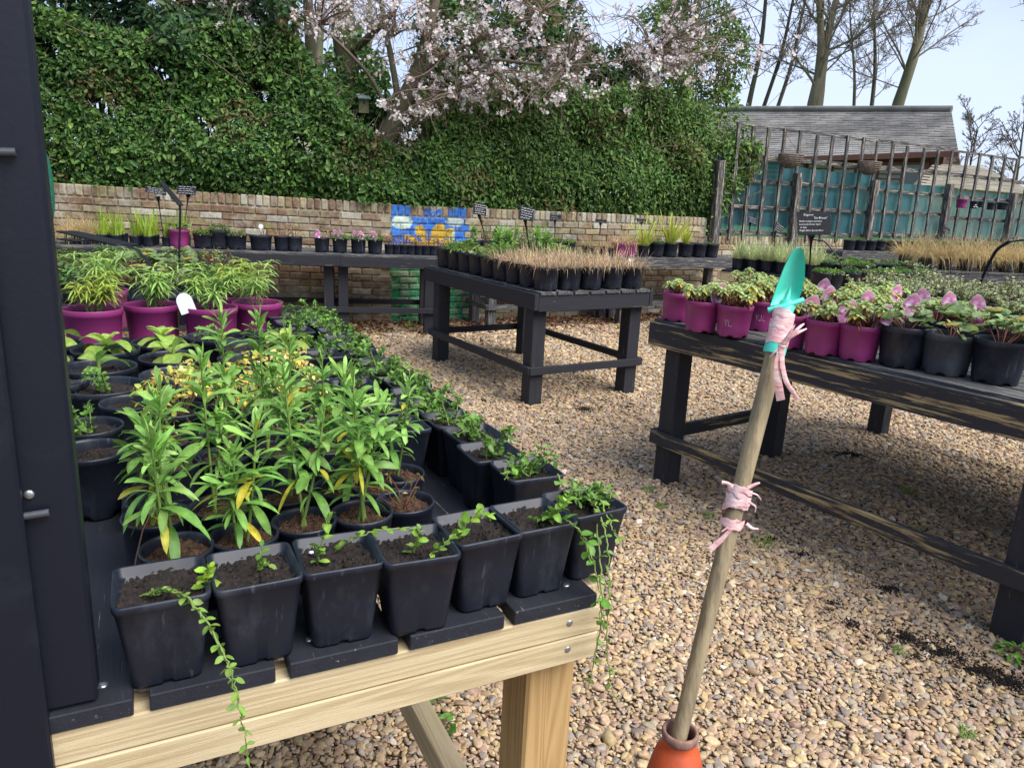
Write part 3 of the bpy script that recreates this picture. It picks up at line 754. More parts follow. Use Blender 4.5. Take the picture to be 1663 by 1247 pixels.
def netmat():
    m, n, b = newmat('teal_net'); b.inputs['Base Color'].default_value = (.05, .175, .215, 1); b.inputs['Roughness'].default_value = .55
    t = nd(n, 'ShaderNodeNewGeometry'); no = nd(n, 'ShaderNodeTexNoise', Scale=1.6, Detail=5); n.links.new(t.outputs['Position'], no.inputs['Vector'])
    mr = nd(n, 'ShaderNodeMapRange'); mr.inputs['From Min'].default_value = .35; mr.inputs['From Max'].default_value = .7; mr.inputs['To Min'].default_value = .15; mr.inputs['To Max'].default_value = .5
    n.links.new(no.outputs['Fac'], mr.inputs['Value'])
    tr = nd(n, 'ShaderNodeBsdfTransparent'); tr.inputs['Color'].default_value = (.75, .95, .95, 1)
    tl = nd(n, 'ShaderNodeBsdfTranslucent'); tl.inputs['Color'].default_value = (.055, .24, .28, 1)
    m1 = nd(n, 'ShaderNodeMixShader'); m1.inputs['Fac'].default_value = .4; n.links.new(b.outputs[0], m1.inputs[1]); n.links.new(tl.outputs[0], m1.inputs[2])
    mx = nd(n, 'ShaderNodeMixShader'); n.links.new(mr.outputs[0], mx.inputs['Fac']); n.links.new(m1.outputs[0], mx.inputs[1]); n.links.new(tr.outputs[0], mx.inputs[2])
    n.links.new(mx.outputs[0], n.nodes['Material Output'].inputs['Surface'])
    return m
M['net'] = netmat()
for i in range(len(posts) - 1):
    a, b_ = posts[i], posts[i + 1]
    nb = NB(); V = []; gx, gz = 16, 8
    for j in range(gz + 1):
        for q in range(gx + 1):
            s = a + (b_ - a) * q / gx
            tz = (2.20 if i == 0 else 2.14 if i == 1 else 2.05 - .06 * (i - 2)) - .03 * math.sin(math.pi * q / gx)
            z = 1.11 + (tz - 1.11) * j / gz
            p = fpt(s, z, .05 + .02 * math.sin(q * 1.3 + j) * math.sin(j * .9) + .012 * rnd.random()); V.append(tuple(p))
    nb.add(V, [(j * (gx + 1) + q, j * (gx + 1) + q + 1, (j + 1) * (gx + 1) + q + 1, (j + 1) * (gx + 1) + q) for j in range(gz) for q in range(gx)])
    link('netting', nb.mesh('netting'), 'net', fence)

# ---- wicker baskets hung on the fence
def basket(px, py, label):
    p = OnPlane(px, py, BEND - NR * .2, tuple(NR))
    t = thing('hanging_basket', label, 'basket', p, AR, 'wicker baskets on the fence')
    nb = NB(); r = .19
    for k in range(9):
        f = k / 8; rad = r * math.cos(f * 1.25); z = -r * .95 * math.sin(f * 1.25)
        a = np.linspace(0, 6.283, 25)
        tube(nb, np.stack([rad * np.cos(a), rad * np.sin(a) * .75, z + .004 * np.sin(a * 12 + k)], 1), .0125, 5, cap=False)
    link('bowl', nb.mesh('bowl'), 'wicker', t)
    nb = NB()
    for k in range(10):
        a = k * .628; f = np.linspace(0, 1.25, 7)
        tube(nb, np.stack([r * 1.02 * np.cos(f) * math.cos(a), r * .77 * np.cos(f) * math.sin(a), -r * .97 * np.sin(f)], 1), .005, 4)
    link('stake', nb.mesh('stake'), 'wicker', t)
    nb = NB()
    tube(nb, [(-r, 0, 0), (-.05, .1, .20), (0, .18, .33)], .003, 4); tube(nb, [(r, 0, 0), (.05, .1, .20), (0, .18, .33)], .003, 4)
    link('hanger', nb.mesh('hanger'), 'wicker', t)
basket(1285, 252, 'dark wicker basket hung on the fence nearest the hedge')
basket(1413, 264, 'wider wicker basket hung on the fence away from the hedge')

# ---- barn with tiled roof behind the fence
bl = thing('tiled_barn', 'long low building with grey tiled roof and brown gutter behind the fence', 'building')
eL, eR, rL, rR_ = AtY(1120, 262, 23.4), AtY(1556, 246, 18.5), AtY(1120, 180, 26.2), AtY(1545, 181, 20.5)
def courses(nb, eL, eR, rL, rR_, n, th=.03, tw=None):
    for i in range(n):
        f0, f1 = i / n, (i + 1.25) / n
        a, b_ = eL.lerp(rL, f0), eR.lerp(rR_, f0); c, d = eR.lerp(rR_, min(f1, 1)), eL.lerp(rL, min(f1, 1))
        up = Vector((0, 0, th)); m_ = int((b_ - a).length / .3)
        for k in range(m_):
            g0, g1 = k / m_, (k + .985) / m_
            sh = (.5 / m_) * (i % 2)
            p0, p1 = a.lerp(b_, min(1, g0 + sh)), a.lerp(b_, min(1, g1 + sh)); q0, q1 = d.lerp(c, min(1, g0 + sh)), d.lerp(c, min(1, g1 + sh))
            j = rnd.uniform(-.006, .008); u2 = up + Vector((0, 0, j))
            cc = np.array((.225, .21, .195)) * rnd.uniform(.8, 1.18)
            nb.add([tuple(p0), tuple(p1), tuple(p1 + u2), tuple(p0 + u2), tuple(q1 + Vector((0, 0, .004))), tuple(q0 + Vector((0, 0, .004)))], [(0, 1, 2, 3), (3, 2, 4, 5)], cc)
def roofmat():
    m, n, b = newmat('roof_tiles'); b.inputs['Roughness'].default_value = .9
    a = nd(n, 'ShaderNodeAttribute', attribute_name='Col'); t = nd(n, 'ShaderNodeNewGeometry')
    no = nd(n, 'ShaderNodeTexNoise', Scale=.9, Detail=7, Roughness=.7); n.links.new(t.outputs['Position'], no.inputs['Vector'])
    mr = nd(n, 'ShaderNodeMapRange'); mr.inputs['From Min'].default_value = .35; mr.inputs['From Max'].default_value = .65; mr.inputs['To Min'].default_value = .62; mr.inputs['To Max'].default_value = 1.35
    n.links.new(no.outputs['Fac'], mr.inputs['Value'])
    mx = nd(n, 'ShaderNodeMixRGB', blend_type='MULTIPLY'); mx.inputs['Fac'].default_value = 1; n.links.new(a.outputs['Color'], mx.inputs['Color1']); n.links.new(mr.outputs[0], mx.inputs['Color2'])
    n.links.new(mx.outputs[0], b.inputs['Base Color']); return m
M['roof'] = roofmat()
nb = NB(); courses(nb, eL, eR, rL, rR_, 24, .02)
rf = link('roof', nb.mesh('roof', False), 'roof', bl); rf['kind'] = 'stuff'
back = Vector((1.6, 1.9, 0)) * 1.0
nb = NB(); bL, bR = rL + back + Vector((0, 0, -1.3)), rR_ + back + Vector((0, 0, -1.3))
nb.add([tuple(rL), tuple(rR_), tuple(bR), tuple(bL)], [(0, 1, 2, 3)], (.16, .15, .14)); link('rear_roof', nb.mesh('rear_roof', False), 'roof', bl)
nb = NB(); tube(nb, [tuple(rL + Vector((0, 0, .05))), tuple(rR_ + Vector((0, 0, .05)))], .09, 8, (.19, .18, .165)); link('ridge', nb.mesh('ridge'), 'roof', bl)
M['maroon'] = plain('maroon', (.16, .06, .045), .6); M['brown_board'] = plain('brown_board', (.12, .045, .03), .8, (.07, .035, .028), 6, .6)
M['cream_wall'] = plain('cream_wall', (.42, .38, .30), .9, (.32, .29, .23), 3, .6); M['louvre'] = plain('louvre', (.30, .31, .32), .6)
M['glass_dark'] = plain('glass_dark', (.10, .14, .16), .08, spec=.8)
beam('gutter', eL + Vector((0, -.06, -.06)), eR + Vector((0, -.06, -.06)), .10, .13, 'maroon', bl)
inn = Vector((.25, .3, 0))
wl0, wr0 = eL + inn, eR + inn + (eL - eR) * .05
nb = NB(); nb.add([(wl0.x, wl0.y, .9), (wr0.x, wr0.y, .9), (wr0.x, wr0.y, wr0.z - .02), (wl0.x, wl0.y, wl0.z - .02)], [(0, 1, 2, 3)])
link('wall', nb.mesh('wall', False), 'brown_board', bl)
nb = NB(); g2 = bR; nb.add([(wr0.x, wr0.y, .9), (g2.x, g2.y, .9), tuple(g2), tuple(rR_ - Vector((.1, .1, .05))), (wr0.x, wr0.y, wr0.z)], [(0, 1, 2, 3, 4)]); link('gable', nb.mesh('gable', False), 'brown_board', bl)
dirw = (wr0 - wl0); wlen = Vector((dirw.x, dirw.y, 0)).length; dw = Vector((dirw.x, dirw.y, 0)).normalized(); rzw = math.atan2(dw.y, dw.x)
for f, kind in ((.36, 'louvre'), (.46, 'glass'), (.56, 'louvre'), (.66, 'louvre'), (.745, 'glass'), (.83, 'louvre'), (.91, 'glass')):
    c = Vector((wl0.x, wl0.y, 2.35)) + dw * wlen * f - Vector((-dw.y, dw.x, 0)) * .03
    wdw = board('window', .62, .05, .95, 'maroon', bl, c, (0, 0, rzw))
    if kind == 'glass': board('pane', .48, .02, .82, 'glass_dark', wdw, (0, -.024, 0))
    else:
        for q in range(7): board('slat', .52, .03, .08, 'louvre', wdw, (0, -.03, -.36 + q * .12), (.5, 0, 0))
sh = thing('hipped_shed', 'small building with pale tiled hipped roof at the far right', 'building')
nb = NB()
a, b_, c, d = AtY(1490, 300, 16.5), AtY(1690, 318, 16.5), AtY(1592, 270, 17.6), AtY(1515, 267, 17.6)
courses(nb, a, b_, d, c, 16, .012)
for q in nb.c: q *= 0; 
for i in range(len(nb.c)): nb.c[i] = np.tile(np.array((.25, .225, .17)) * rnd.uniform(.92, 1.08), (len(nb.c[i]), 1))
link('roof', nb.mesh('roof', False), 'roof', sh)['kind'] = 'stuff'
nb = NB(); nb.add([tuple(b_), tuple(b_ + Vector((.4, 3.2, 0))), tuple(c)], [(0, 1, 2)], (.38, .34, .24)); nb.add([tuple(a), tuple(d), tuple(d + Vector((0, 1.5, -.9))), tuple(a + Vector((0, 3, 0)))], [(0, 1, 2, 3)], (.38, .34, .24)); link('hip', nb.mesh('hip', False), 'roof', sh)
nb = NB(); nb.add([(a.x, a.y + .1, .9), (b_.x, b_.y + .1, .9), (b_.x, b_.y + .1, b_.z), (a.x, a.y + .1, a.z)], [(0, 1, 2, 3)]); nb.add([(a.x, a.y + .1, .9), (a.x, a.y + 3, .9), (a.x, a.y + 3, a.z), (a.x, a.y + .1, a.z)], [(3, 2, 1, 0)])
link('wall', nb.mesh('wall', False), 'cream_wall', sh)
# pale house glimpsed between the trunks
hs = thing('pale_house', 'pale rendered house glimpsed between the tree trunks above the hedge', 'building')
a, b_ = AtY(478, 135, 19), AtY(585, 145, 19); top = 3.75
nb = NB(); nb.add([(a.x, 19, 1), (b_.x, 19, 1), (b_.x, 19, top), (a.x, 19, top), (a.x, 23, 1), (a.x, 23, top), (b_.x, 23, 1), (b_.x, 23, top)], [(0, 1, 2, 3), (4, 0, 3, 5), (1, 6, 7, 2)])
link('wall', nb.mesh('wall', False), 'cream_wall', hs)
nb = NB(); courses(nb, Vector((a.x - .2, 18.7, top)), Vector((b_.x + .2, 18.7, top)), Vector((a.x - .2, 21, top + .55)), Vector((b_.x + .2, 21, top + .55)), 10); link('roof', nb.mesh('roof', False), 'roof', hs)['kind'] = 'stuff'
cw = AtY(535, 150, 18.96); wdw = board('window', .8, .06, .8, 'white_tag', hs, (cw.x, 18.98, 2.9)); board('pane', .62, .02, .62, 'glass_dark', wdw, (0, -.03, 0))
# ---- bare winter trees
def grow(nb, p, d, ln, r, lev, maxlev, spread=.5, up=.18, minr=.006, twig=None):
    n = max(3, int(3 + ln * 1.2)); P = [np.array(p)]; d = np.array(d, float)
    for i in range(n):
        d = norm(d + rs.normal(0, .07, 3) + np.array([0, 0, up * .16]))
        P.append(P[-1] + d * ln / n)
    P = np.array(P); rr = np.linspace(r, r * .62, len(P))
    tube(nb if r > .02 or twig is None else twig, P, rr, 9 if r > .12 else 6 if r > .04 else 4 if r > .015 else 3, cap=False)
    if lev >= maxlev or r < minr: return
    k = rnd.choice((2, 2, 3)) if lev < 2 else rnd.choice((2, 2, 3))
    for i in range(k):
        nd_ = norm(d + rs.normal(0, spread, 3) + np.array([0, 0, up]))
        grow(nb, P[-1], nd_, ln * rnd.uniform(.6, .86), r * (.66 if k == 2 else .56) * rnd.uniform(.85, 1.1), lev + 1, maxlev, spread, up, minr, twig)
    for i in range(rnd.choice((2, 3, 4))):
        j = rnd.randint(0 if lev == 0 else len(P) // 3, len(P) - 1)
        nd_ = norm(d * .6 + rs.normal(0, .75, 3) + np.array([0, 0, .15]))
        grow(nb, P[j], nd_, ln * rnd.uniform(.45, .75), r * rnd.uniform(.22, .36), lev + 2, maxlev, spread, up, minr, twig)
def limb(nb, tw, p, d, ln, r, lev, dens=1.0):
    n = (9, 6, 4, 3)[lev]; P = [np.array(p, float)]; d = np.array(d, float)
    for i in range(n):
        d = norm(d + rs.normal(0, .09 + .02 * lev, 3) + np.array([0, 0, .035])); P.append(P[-1] + d * ln / n)
    P = np.array(P); tube(nb if lev == 0 else tw, P, np.linspace(r, max(.005, r * .25), len(P)), 6 if lev == 0 else 4 if lev == 1 else 3, cap=False)
    if lev >= 3: return
    k = int((9, 6, 4)[lev] * dens * rnd.uniform(.7, 1.3))
    for i in range(k):
        f = rnd.uniform(.22, 1.0); j = min(len(P) - 1, int(f * (len(P) - 1))); t_ = norm(P[j] - P[j - 1]) if j else d
        nd_ = norm(t_ + rs.normal(0, .55, 3) + np.array([0, 0, .12])); limb(nb, tw, P[j], nd_, ln * rnd.uniform(.28, .5) * (1.15 - .5 * f), max(min(.008, r * .7), r * .42 * (1 - .5 * f)), lev + 1, dens)
def bare_tree(name, label, px, pyb, Y, rad, H, lean, forks=1, nb_=16, mat='bark_pale', seed=1, bl=3.2, start=.05, dens=1.0, flat=.55):
    global rnd, rs
    r0, s0 = rnd, rs; rnd = random.Random(seed); rs = np.random.RandomState(seed)
    q = AtY(px, pyb, Y); z0 = q.z - 1.0; b = Vector((q.x, q.y, 1.0))
    t = thing(name, label, 'tree', b, 0, 'bare trees behind the buildings')
    tr, tw = NB(), NB(); fork_z = z0 + H * .16
    for fk in range(forks):
        dx = lean if forks == 1 else lean + (-.16 if fk == 0 else .10)
        zs = np.linspace(-.1, z0 + H, 26); P = np.zeros((26, 3)); P[:, 2] = zs
        up = np.clip(zs - (z0 if forks == 1 else fork_z), 0, None); P[:, 0] = dx * up + .05 * np.sin(zs * 1.3 + fk * 2) * np.clip(zs / 3, 0, 1); P[:, 1] = .06 * np.sin(zs * .9 + fk)
        rr = rad * np.interp(zs, [0, z0, z0 + H], [1.15, 1.0, .35]) * (1 if forks == 1 else np.interp(zs, [fork_z - .2, fork_z + .8], [1.0, .72])) * (1 + .03 * np.sin(zs * 5))
        tube(tr, P, rr, 11, cap=False)
        for i in range(nb_):
            f = start + (1 - start) * (i + rnd.random()) / nb_; j = int(np.searchsorted(zs, z0 + H * f)); j = min(j, 25); az = rnd.uniform(0, 6.28)
            el = rnd.uniform(.25, .95); d = np.array([math.cos(az) * math.cos(el), math.sin(az) * math.cos(el) * flat, math.sin(el)])
            limb(tr, tw, P[j], norm(d + [0, 0, .25 if rad < .05 else 0]), bl * rnd.uniform(.6, 1.15), max(min(.02, rad * .4), rad * rnd.uniform(.11, .24)), 0, dens if rad > .12 else dens * .9)
    link('trunk', tr.mesh('trunk'), mat, t)
    if tw.v: link('crown', tw.mesh('crown'), 'pale_twig', t)
    rnd, rs = r0, s0
bare_tree('bare_tree', 'tall forked bare tree with pale trunk behind the barn roof', 1322, 178, 27, .215, 6.5, .02, 2, 17, seed=5, dens=1.2)
bare_tree('bare_tree', 'tall straight bare tree with pale trunk behind the right half of the roof', 1458, 178, 26, .185, 6.5, .10, 1, 30, seed=9, bl=4.2, dens=1.2)
bare_tree('bare_tree', 'slim dark bare tree nearest the hedge beside the roof', 1216, 180, 28, .095, 6.5, .04, 1, 14, 'bark_dark', 12, 2.2)
bare_tree('bare_tree', 'thin bare tree leaning right between the hedge and the forked tree', 1240, 180, 29, .075, 6.5, .16, 1, 14, 'bark_dark', 17, 1.6)
bare_tree('bare_tree', 'thin bare tree just left of the forked pale tree', 1262, 180, 31, .08, 6.5, .15, 1, 14, 'bark_dark', 23, 1.6)
bare_tree('bare_tree', 'slender bare tree standing between the two big pale trees', 1415, 180, 31, .085, 5.0, -.12, 1, 18, 'bark_dark', 31, 2.0)
bare_tree('bare_tree', 'slender bare sapling in the gap right of the forked tree', 1386, 180, 33, .07, 4.5, -.18, 1, 18, 'bark_dark', 37, 2.0)
bare_tree('bare_tree', 'bare tree reaching in from beyond the right edge of the picture', 1745, 180, 20, .17, 6.0, .02, 1, 30, 'bark_dark', 43, 4.4, -.1, .9)
bare_tree('bare_shrub', 'bare shrub at the right end of the fence behind the hanging pots', 1650, 300, 19, .035, 1.6, -.05, 1, 16, 'bark_dark', 47, 1.1, -.2)
bare_tree('bare_shrub', 'thin bare shrub just right of the barn gable', 1575, 275, 20, .025, 1.0, .05, 1, 14, 'bark_dark', 49, .9, -.2)
bare_tree('bare_tree', 'grey trunk seen through the gap left of the mossy trunk', 520, 120, 24, .12, 6, .03, 1, 12, 'bark_pale', 53, 2.0)
bare_tree('bare_tree', 'slim pale trunk seen against the sky just left of the cherry', 600, 120, 26, .10, 6, -.03, 1, 12, 'bark_pale', 59, 2.0)
bare_tree('bare_tree', 'bare tree behind the blossom at the middle of the picture', 860, 150, 30, .2, 6, .05, 2, 14, 'bark_dark', 61, 3.0, .05, .8)
bare_tree('bare_tree', 'bare tree behind the right end of the blossom', 1110, 150, 28, .16, 6, .05, 2, 16, 'bark_dark', 67, 3.0, .05, .8)

# ---- hedges and evergreens behind the wall
def hedge(name, label, s0, s1, ztop, depth, n, Lr, Wr, pal, front=.12, mat='leaf_gloss', zlow=None, bulge=.14, twigs=500, hang=.25, cat='hedge', gaps=0, zpow=1.0, upw=.55):
    t = thing(name, label, cat, wallpt((s0 + s1) / 2, 1.02, .5))
    org = np.array(t.location)
    s = rs.uniform(s0, s1, n)
    zt = np.array([ztop(a) for a in s]); zl = np.array([(zlow(a) if zlow else wtop(a) - .02) for a in s])
    h = rs.uniform(0, 1, n) ** zpow
    z = zl + (zt - zl) * h
    # billowing front: lumps of growth, leaf shell thickest at the surface
    lump = (np.sin(s * 5.1 + z * 2.2) + np.sin(s * 2.3 - z * 4.7 + 1.3) + np.sin(s * 9.7 + 2 + z * 7.1) * .6) / 2.6
    o = front - bulge * lump * .6 + np.abs(rs.normal(0, .45, n)) * depth * .75 - .14 * np.clip(1 - np.abs(h - .25) * 3, 0, 1)
    o += np.clip(h - .85, 0, 1) * 1.2 * depth * rs.uniform(0, 1, n)
    o -= np.where(rs.uniform(0, 1, n) < .06, rs.uniform(0, .16, n), 0)
    if gaps:
        keep = (np.sin(s * 6.3 + 1.1) * np.sin(z * 7.7 + s) + .6 * np.sin(s * 14 + z * 11)) < (1.25 - gaps * h)
        s, z, o, h, lump = s[keep], z[keep], o[keep], h[keep], lump[keep]; n = len(s)
    P = np.array([tuple(wallpt(a, b, c)) for a, b, c in zip(s, z, o)])
    out = np.where((s < 0)[:, None], -np.array(NL)[None], -np.array(NR)[None])
    N = norm(out * .9 + [0, 0, upw] + rs.normal(0, .55, (n, 3)))
    D = norm(np.cross(N, rs.normal(size=(n, 3))) + out * .25 + np.array([0, 0, -hang]) + rs.normal(0, .2, (n, 3)))
    pal = np.array(pal); C = jitc(pal[rs.choice(len(pal), n)], n, .3)
    patch = .5 + .5 * np.sin(s * 1.9 + 2.0) * np.sin(z * 2.6 + s * .7)
    C = C * (.9 + .42 * patch)[:, None]
    dead = (np.sin(s * 2.7 + z * 1.3) * np.sin(z * 3.9 - s * 1.7) > .62) & (rs.uniform(0, 1, n) < .38); C[dead] = jitc((.17, .14, .055), int(dead.sum()), .3)
    nb = NB(); ovals(nb, P - org, D, N, rs.uniform(*Lr, n) * (szf := np.clip(rs.lognormal(-.05, .28, n), .5, 1.7)), rs.uniform(*Wr, n) * szf, C, .28)
    link('foliage', nb.mesh('foliage'), mat, t)
    nb = NB()
    for i in range(twigs):
        a = rnd.uniform(s0, s1); zz = rnd.uniform(wtop(a), (ztop(a)) * .98); of = rnd.uniform(front, front + depth)
        p = np.array(wallpt(a, zz, of)) - org
        q = p + np.array([rnd.gauss(0, .16), rnd.gauss(0, .1), rnd.uniform(.05, .35)])
        m_ = (p + q) / 2 + rs.normal(0, .035, 3)
        tube(nb, [p, m_, q], [.006, .005, .003], 4, cap=False)
    for i in range(int((s1 - s0) * 4)):
        a = rnd.uniform(s0, s1); p = np.array(wallpt(a, 1.0, front + depth * .5)) - org; q = p + np.array([rnd.gauss(0, .1), 0, max(.3, ztop(a) - 1.3)])
        tube(nb, [p, (p + q) / 2 + rs.normal(0, .06, 3), q], [.02, .015, .008], 5, cap=False)
    link('branches', nb.mesh('branches'), 'twig', t)
    return t
def sm(x, a, b): return max(0, min(1, (x - a) / (b - a)))
G1 = [(.085, .185, .036), (.06, .145, .032), (.115, .225, .042), (.045, .115, .028), (.155, .26, .06)]
G2 = [(.078, .165, .036), (.105, .205, .045), (.052, .12, .028), (.15, .25, .065), (.14, .225, .045)]
DK = [(.036, .095, .034), (.05, .115, .038), (.03, .078, .03), (.07, .145, .045)]
YG = [(.13, .22, .035), (.09, .17, .03), (.17, .26, .05), (.06, .13, .025)]
hedge('privet_hedge', 'dense glossy green hedge on the wall left of the tree trunks', -5.2, -.15, lambda s: 3.05 - .95 * sm(s, -1.0, -.2) + .10 * math.sin(s * 3) , .75, 70000, (.038, .066), (.019, .031), G1, twigs=1100, gaps=.3)
hedge('low_hedge', 'low leafy hedge in front of the cherry trunk above the mural', -.35, .75, lambda s: 2.2 - .22 * math.sin((s + .35) * 3) , .6, 16000, (.042, .072), (.021, .034), G1, twigs=350)
hedge('laurel_hedge', 'broad laurel hedge beneath the blossom right of the mural', .55, 4.75, lambda s: 2.45 + .5 * sm(s, .6, 1.8) + .1 * math.sin(s * 4), .75, 56000, (.040, .070), (.018, .029), G2, twigs=1500, hang=.45)
hedge('dark_evergreen', 'dark evergreen tree rising over the hedge at the left', -5.6, -1.0, lambda s: 4.7 - .5 * math.sin(s * 2), 1.3, 38000, (.06, .10), (.028, .042), DK, front=.42, zlow=lambda s: 2.3, twigs=450, cat='tree', gaps=.75, bulge=.6)
hedge('shrub_thicket', 'dim leafy thicket behind the cherry trunk', -1.3, 1.2, lambda s: 3.0 - .35 * math.sin(s * 4), 1.0, 14000, (.05, .085), (.024, .038), G1, front=.95, zlow=lambda s: 1.4, twigs=300, cat='shrub', gaps=.7, bulge=.6)
hedge('evergreen_bush', 'tall evergreen bush behind the blossom at the centre', .9, 4.1, lambda s: 4.4 - .5 * math.sin(s * 2.3) - .6 * sm(s, 3, 4.1), 1.2, 26000, (.055, .09), (.026, .04), [(.05, .115, .03), (.075, .155, .035), (.035, .085, .025)], front=1.1, zlow=lambda s: 2.3, twigs=500, cat='bush', gaps=.8, bulge=.6)
hedge('ivy_column', 'yellow-green climber growing up tall beside the fence end', 3.75, 5.25, lambda s: 4.6 - .9 * abs(s - 4.4), .8, 15000, (.04, .07), (.02, .034), YG, front=.25, zlow=lambda s: wtop(s) - .02 + (.25 if s > 4.7 else 0), twigs=420, cat='climber', gaps=.6, bulge=.5, hang=.5)
hedge('fence_climber', 'sprig of green climber straggling over the left end of the trellis', 4.8, 5.4, lambda s: 2.45 - .1 * (s - 4.8), .25, 1500, (.05, .085), (.02, .03), YG + G2, front=-.02, zlow=lambda s: 1.2 + (s - 4.7) * 1.05, twigs=50, cat='climber', gaps=.3, bulge=.2, hang=.3, zpow=.7)

# ---- trunks among the hedge
def trunk_tree(name, label, pts, rads, mat, limbs=()):
    P = [AtY(*q) for q in pts]; b = P[0].copy(); b.z = 1.0
    t = thing(name, label, 'tree', b)
    V = np.array([tuple(p - b) for p in P]); V = np.concatenate([[[V[0][0], V[0][1], -.05]], V])
    # smooth resample
    k = np.linspace(0, len(V) - 1, (len(V) - 1) * 5 + 1)
    Vs = np.stack([np.interp(k, np.arange(len(V)), V[:, i]) for i in range(3)], 1)
    for _ in range(3): Vs[1:-1] = (Vs[:-2] + 2 * Vs[1:-1] + Vs[2:]) / 4
    rr = np.interp(k, np.arange(len(V)), [rads[0] * 1.15] + list(rads)) * (1 + .05 * np.sin(k * 2.1))
    nb = NB(); tube(nb, Vs, rr, 12, cap=False)
    for lp, lr in limbs:
        L_ = np.array([tuple(AtY(*q) - b) for q in lp]); kk = np.linspace(0, len(L_) - 1, (len(L_) - 1) * 5 + 1)
        Ls = np.stack([np.interp(kk, np.arange(len(L_)), L_[:, i]) for i in range(3)], 1)
        for _ in range(2): Ls[1:-1] = (Ls[:-2] + 2 * Ls[1:-1] + Ls[2:]) / 4
        tube(nb, Ls, np.linspace(lr[0], lr[1], len(Ls)), 8, cap=False)
    link('trunk', nb.mesh('trunk'), mat, t)
    return t
t = trunk_tree('mossy_tree', 'dark mossy upright trunk left of the cherry', [(578, 275, 9.6), (572, 180, 9.7), (560, 80, 9.8), (552, -60, 9.9)], [.17, .15, .145, .13], 'bark_dark', [([(566, 90, 9.75), (600, 60, 9.6), (640, 20, 9.5), (660, -40, 9.4)], (.05, .03)), ([(562, 60, 9.8), (600, 30, 9.9), (640, 25, 10)], (.045, .02))])
t = trunk_tree('leaning_tree', 'brown trunk leaning left behind the hedge, left of the mossy trunk', [(545, 260, 10.2), (520, 200, 10.2), (490, 130, 10.3), (445, 20, 10.5), (430, -40, 10.6)], [.13, .13, .12, .11, .10], 'bark_dark', [([(505, 160, 10.3), (505, 80, 10.3), (498, -30, 10.3)], (.09, .06))])
cherry = trunk_tree('cherry_tree', 'blossoming cherry tree with pale pink flowers leaning over the hedge', [(608, 285, 9.3), (622, 240, 9.25), (645, 190, 9.2), (668, 140, 9.15), (690, 70, 9.1), (720, -40, 9.1)], [.15, .14, .115, .085, .06, .035], 'bark',
                    [([(655, 190, 9.2), (690, 168, 9.0), (740, 150, 8.8), (800, 120, 8.6)], (.045, .016)), ([(672, 130, 9.15), (720, 90, 9.0), (790, 60, 8.8), (880, 20, 8.7)], (.045, .015)),
                     ([(650, 185, 9.2), (640, 120, 9.3), (625, 40, 9.4), (610, -40, 9.4)], (.045, .02)), ([(640, 200, 9.2), (600, 120, 9.1), (520, 40, 8.9), (400, 5, 8.7)], (.028, .010)), ([(690, 80, 9.1), (780, 95, 9.0), (920, 110, 9.0), (1060, 90, 9.1)], (.028, .009))])
corg = np.array(cherry.location)
# blossom: twigs reach out from the limbs, flowers cluster along them
tw = NB(); fl = NB(); yl = NB()
def flowers(P, n_each, spread):
    n = len(P) * n_each
    Pc = np.repeat(P, n_each, 0) + rs.normal(0, spread, (n, 3))
    N = norm(rs.normal(size=(n, 3)) + np.array([0, -.7, .1])); A = norm(np.cross(N, rs.normal(size=(n, 3)))); B = np.cross(N, A)
    r = rs.uniform(.013, .021, n)
    C = jitc(np.array([(.94, .84, .82), (.96, .91, .89), (.90, .75, .74), (.97, .94, .92)])[rs.randint(0, 4, n)], n, .08)
    for k in range(5):
        a = k * 1.2566; d = A * math.cos(a) + B * math.sin(a); s = np.cross(N, d)
        V = np.stack([Pc, Pc + r[:, None] * (d * .65 + s * .42 + N * .18), Pc + r[:, None] * (d * 1.05 + N * .3), Pc + r[:, None] * (d * .65 - s * .42 + N * .18)], 1)
        fl.add(V.reshape(-1, 3), np.arange(n * 4).reshape(-1, 4), np.repeat(C, 4, 0))
def twig_spray(px, py, Y, anchor, dens):
    tip = np.array(AtY(px, py, Y)) - corg; a = np.array(AtY(*anchor)) - corg
    mid = (a + tip) / 2 + rs.normal(0, .12, 3) + np.array([0, 0, .12])
    k = np.linspace(0, 1, 10)[:, None]; P = (1 - k) ** 2 * a + 2 * k * (1 - k) * mid + k ** 2 * tip
    tube(tw, P, np.linspace(.012, .003, 10), 4, cap=False)
    for j in range(4, 10):
        for q in range(2):
            d = rs.normal(0, .13, 3) + np.array([0, 0, -.03]); e = P[j] + d
            tube(tw, [P[j], (P[j] + e) / 2 + rs.normal(0, .015, 3), e], [.004, .003, .002], 3, cap=False)
            if rnd.random() < dens:
                m_ = rs.randint(1, 3); C = P[j][None] + d[None] * rs.uniform(.4, 1.05, (m_, 1)); flowers(C, 8, .022)
                if rnd.random() < .35:
                    nn = 3; ovals(yl, np.repeat(C[:1], nn, 0) + rs.normal(0, .02, (nn, 3)), rdir(nn), rdir(nn), rs.uniform(.025, .045, nn), .014, jitc((.30, .12, .045), nn))
anch = [(740, 150, 8.8), (720, 90, 9.0), (790, 60, 8.8), (690, 70, 9.1), (780, 95, 9.0), (920, 110, 9.0), (800, 120, 8.6), (640, 60, 9.4), (880, 20, 8.7), (1060, 90, 9.1), (520, 40, 8.9), (400, 5, 8.7)]
def near_anchor(px, py):
    return min(anch, key=lambda q: (q[0] - px) ** 2 + ((q[1] - py) * 1.4) ** 2 + rnd.uniform(0, 9000))
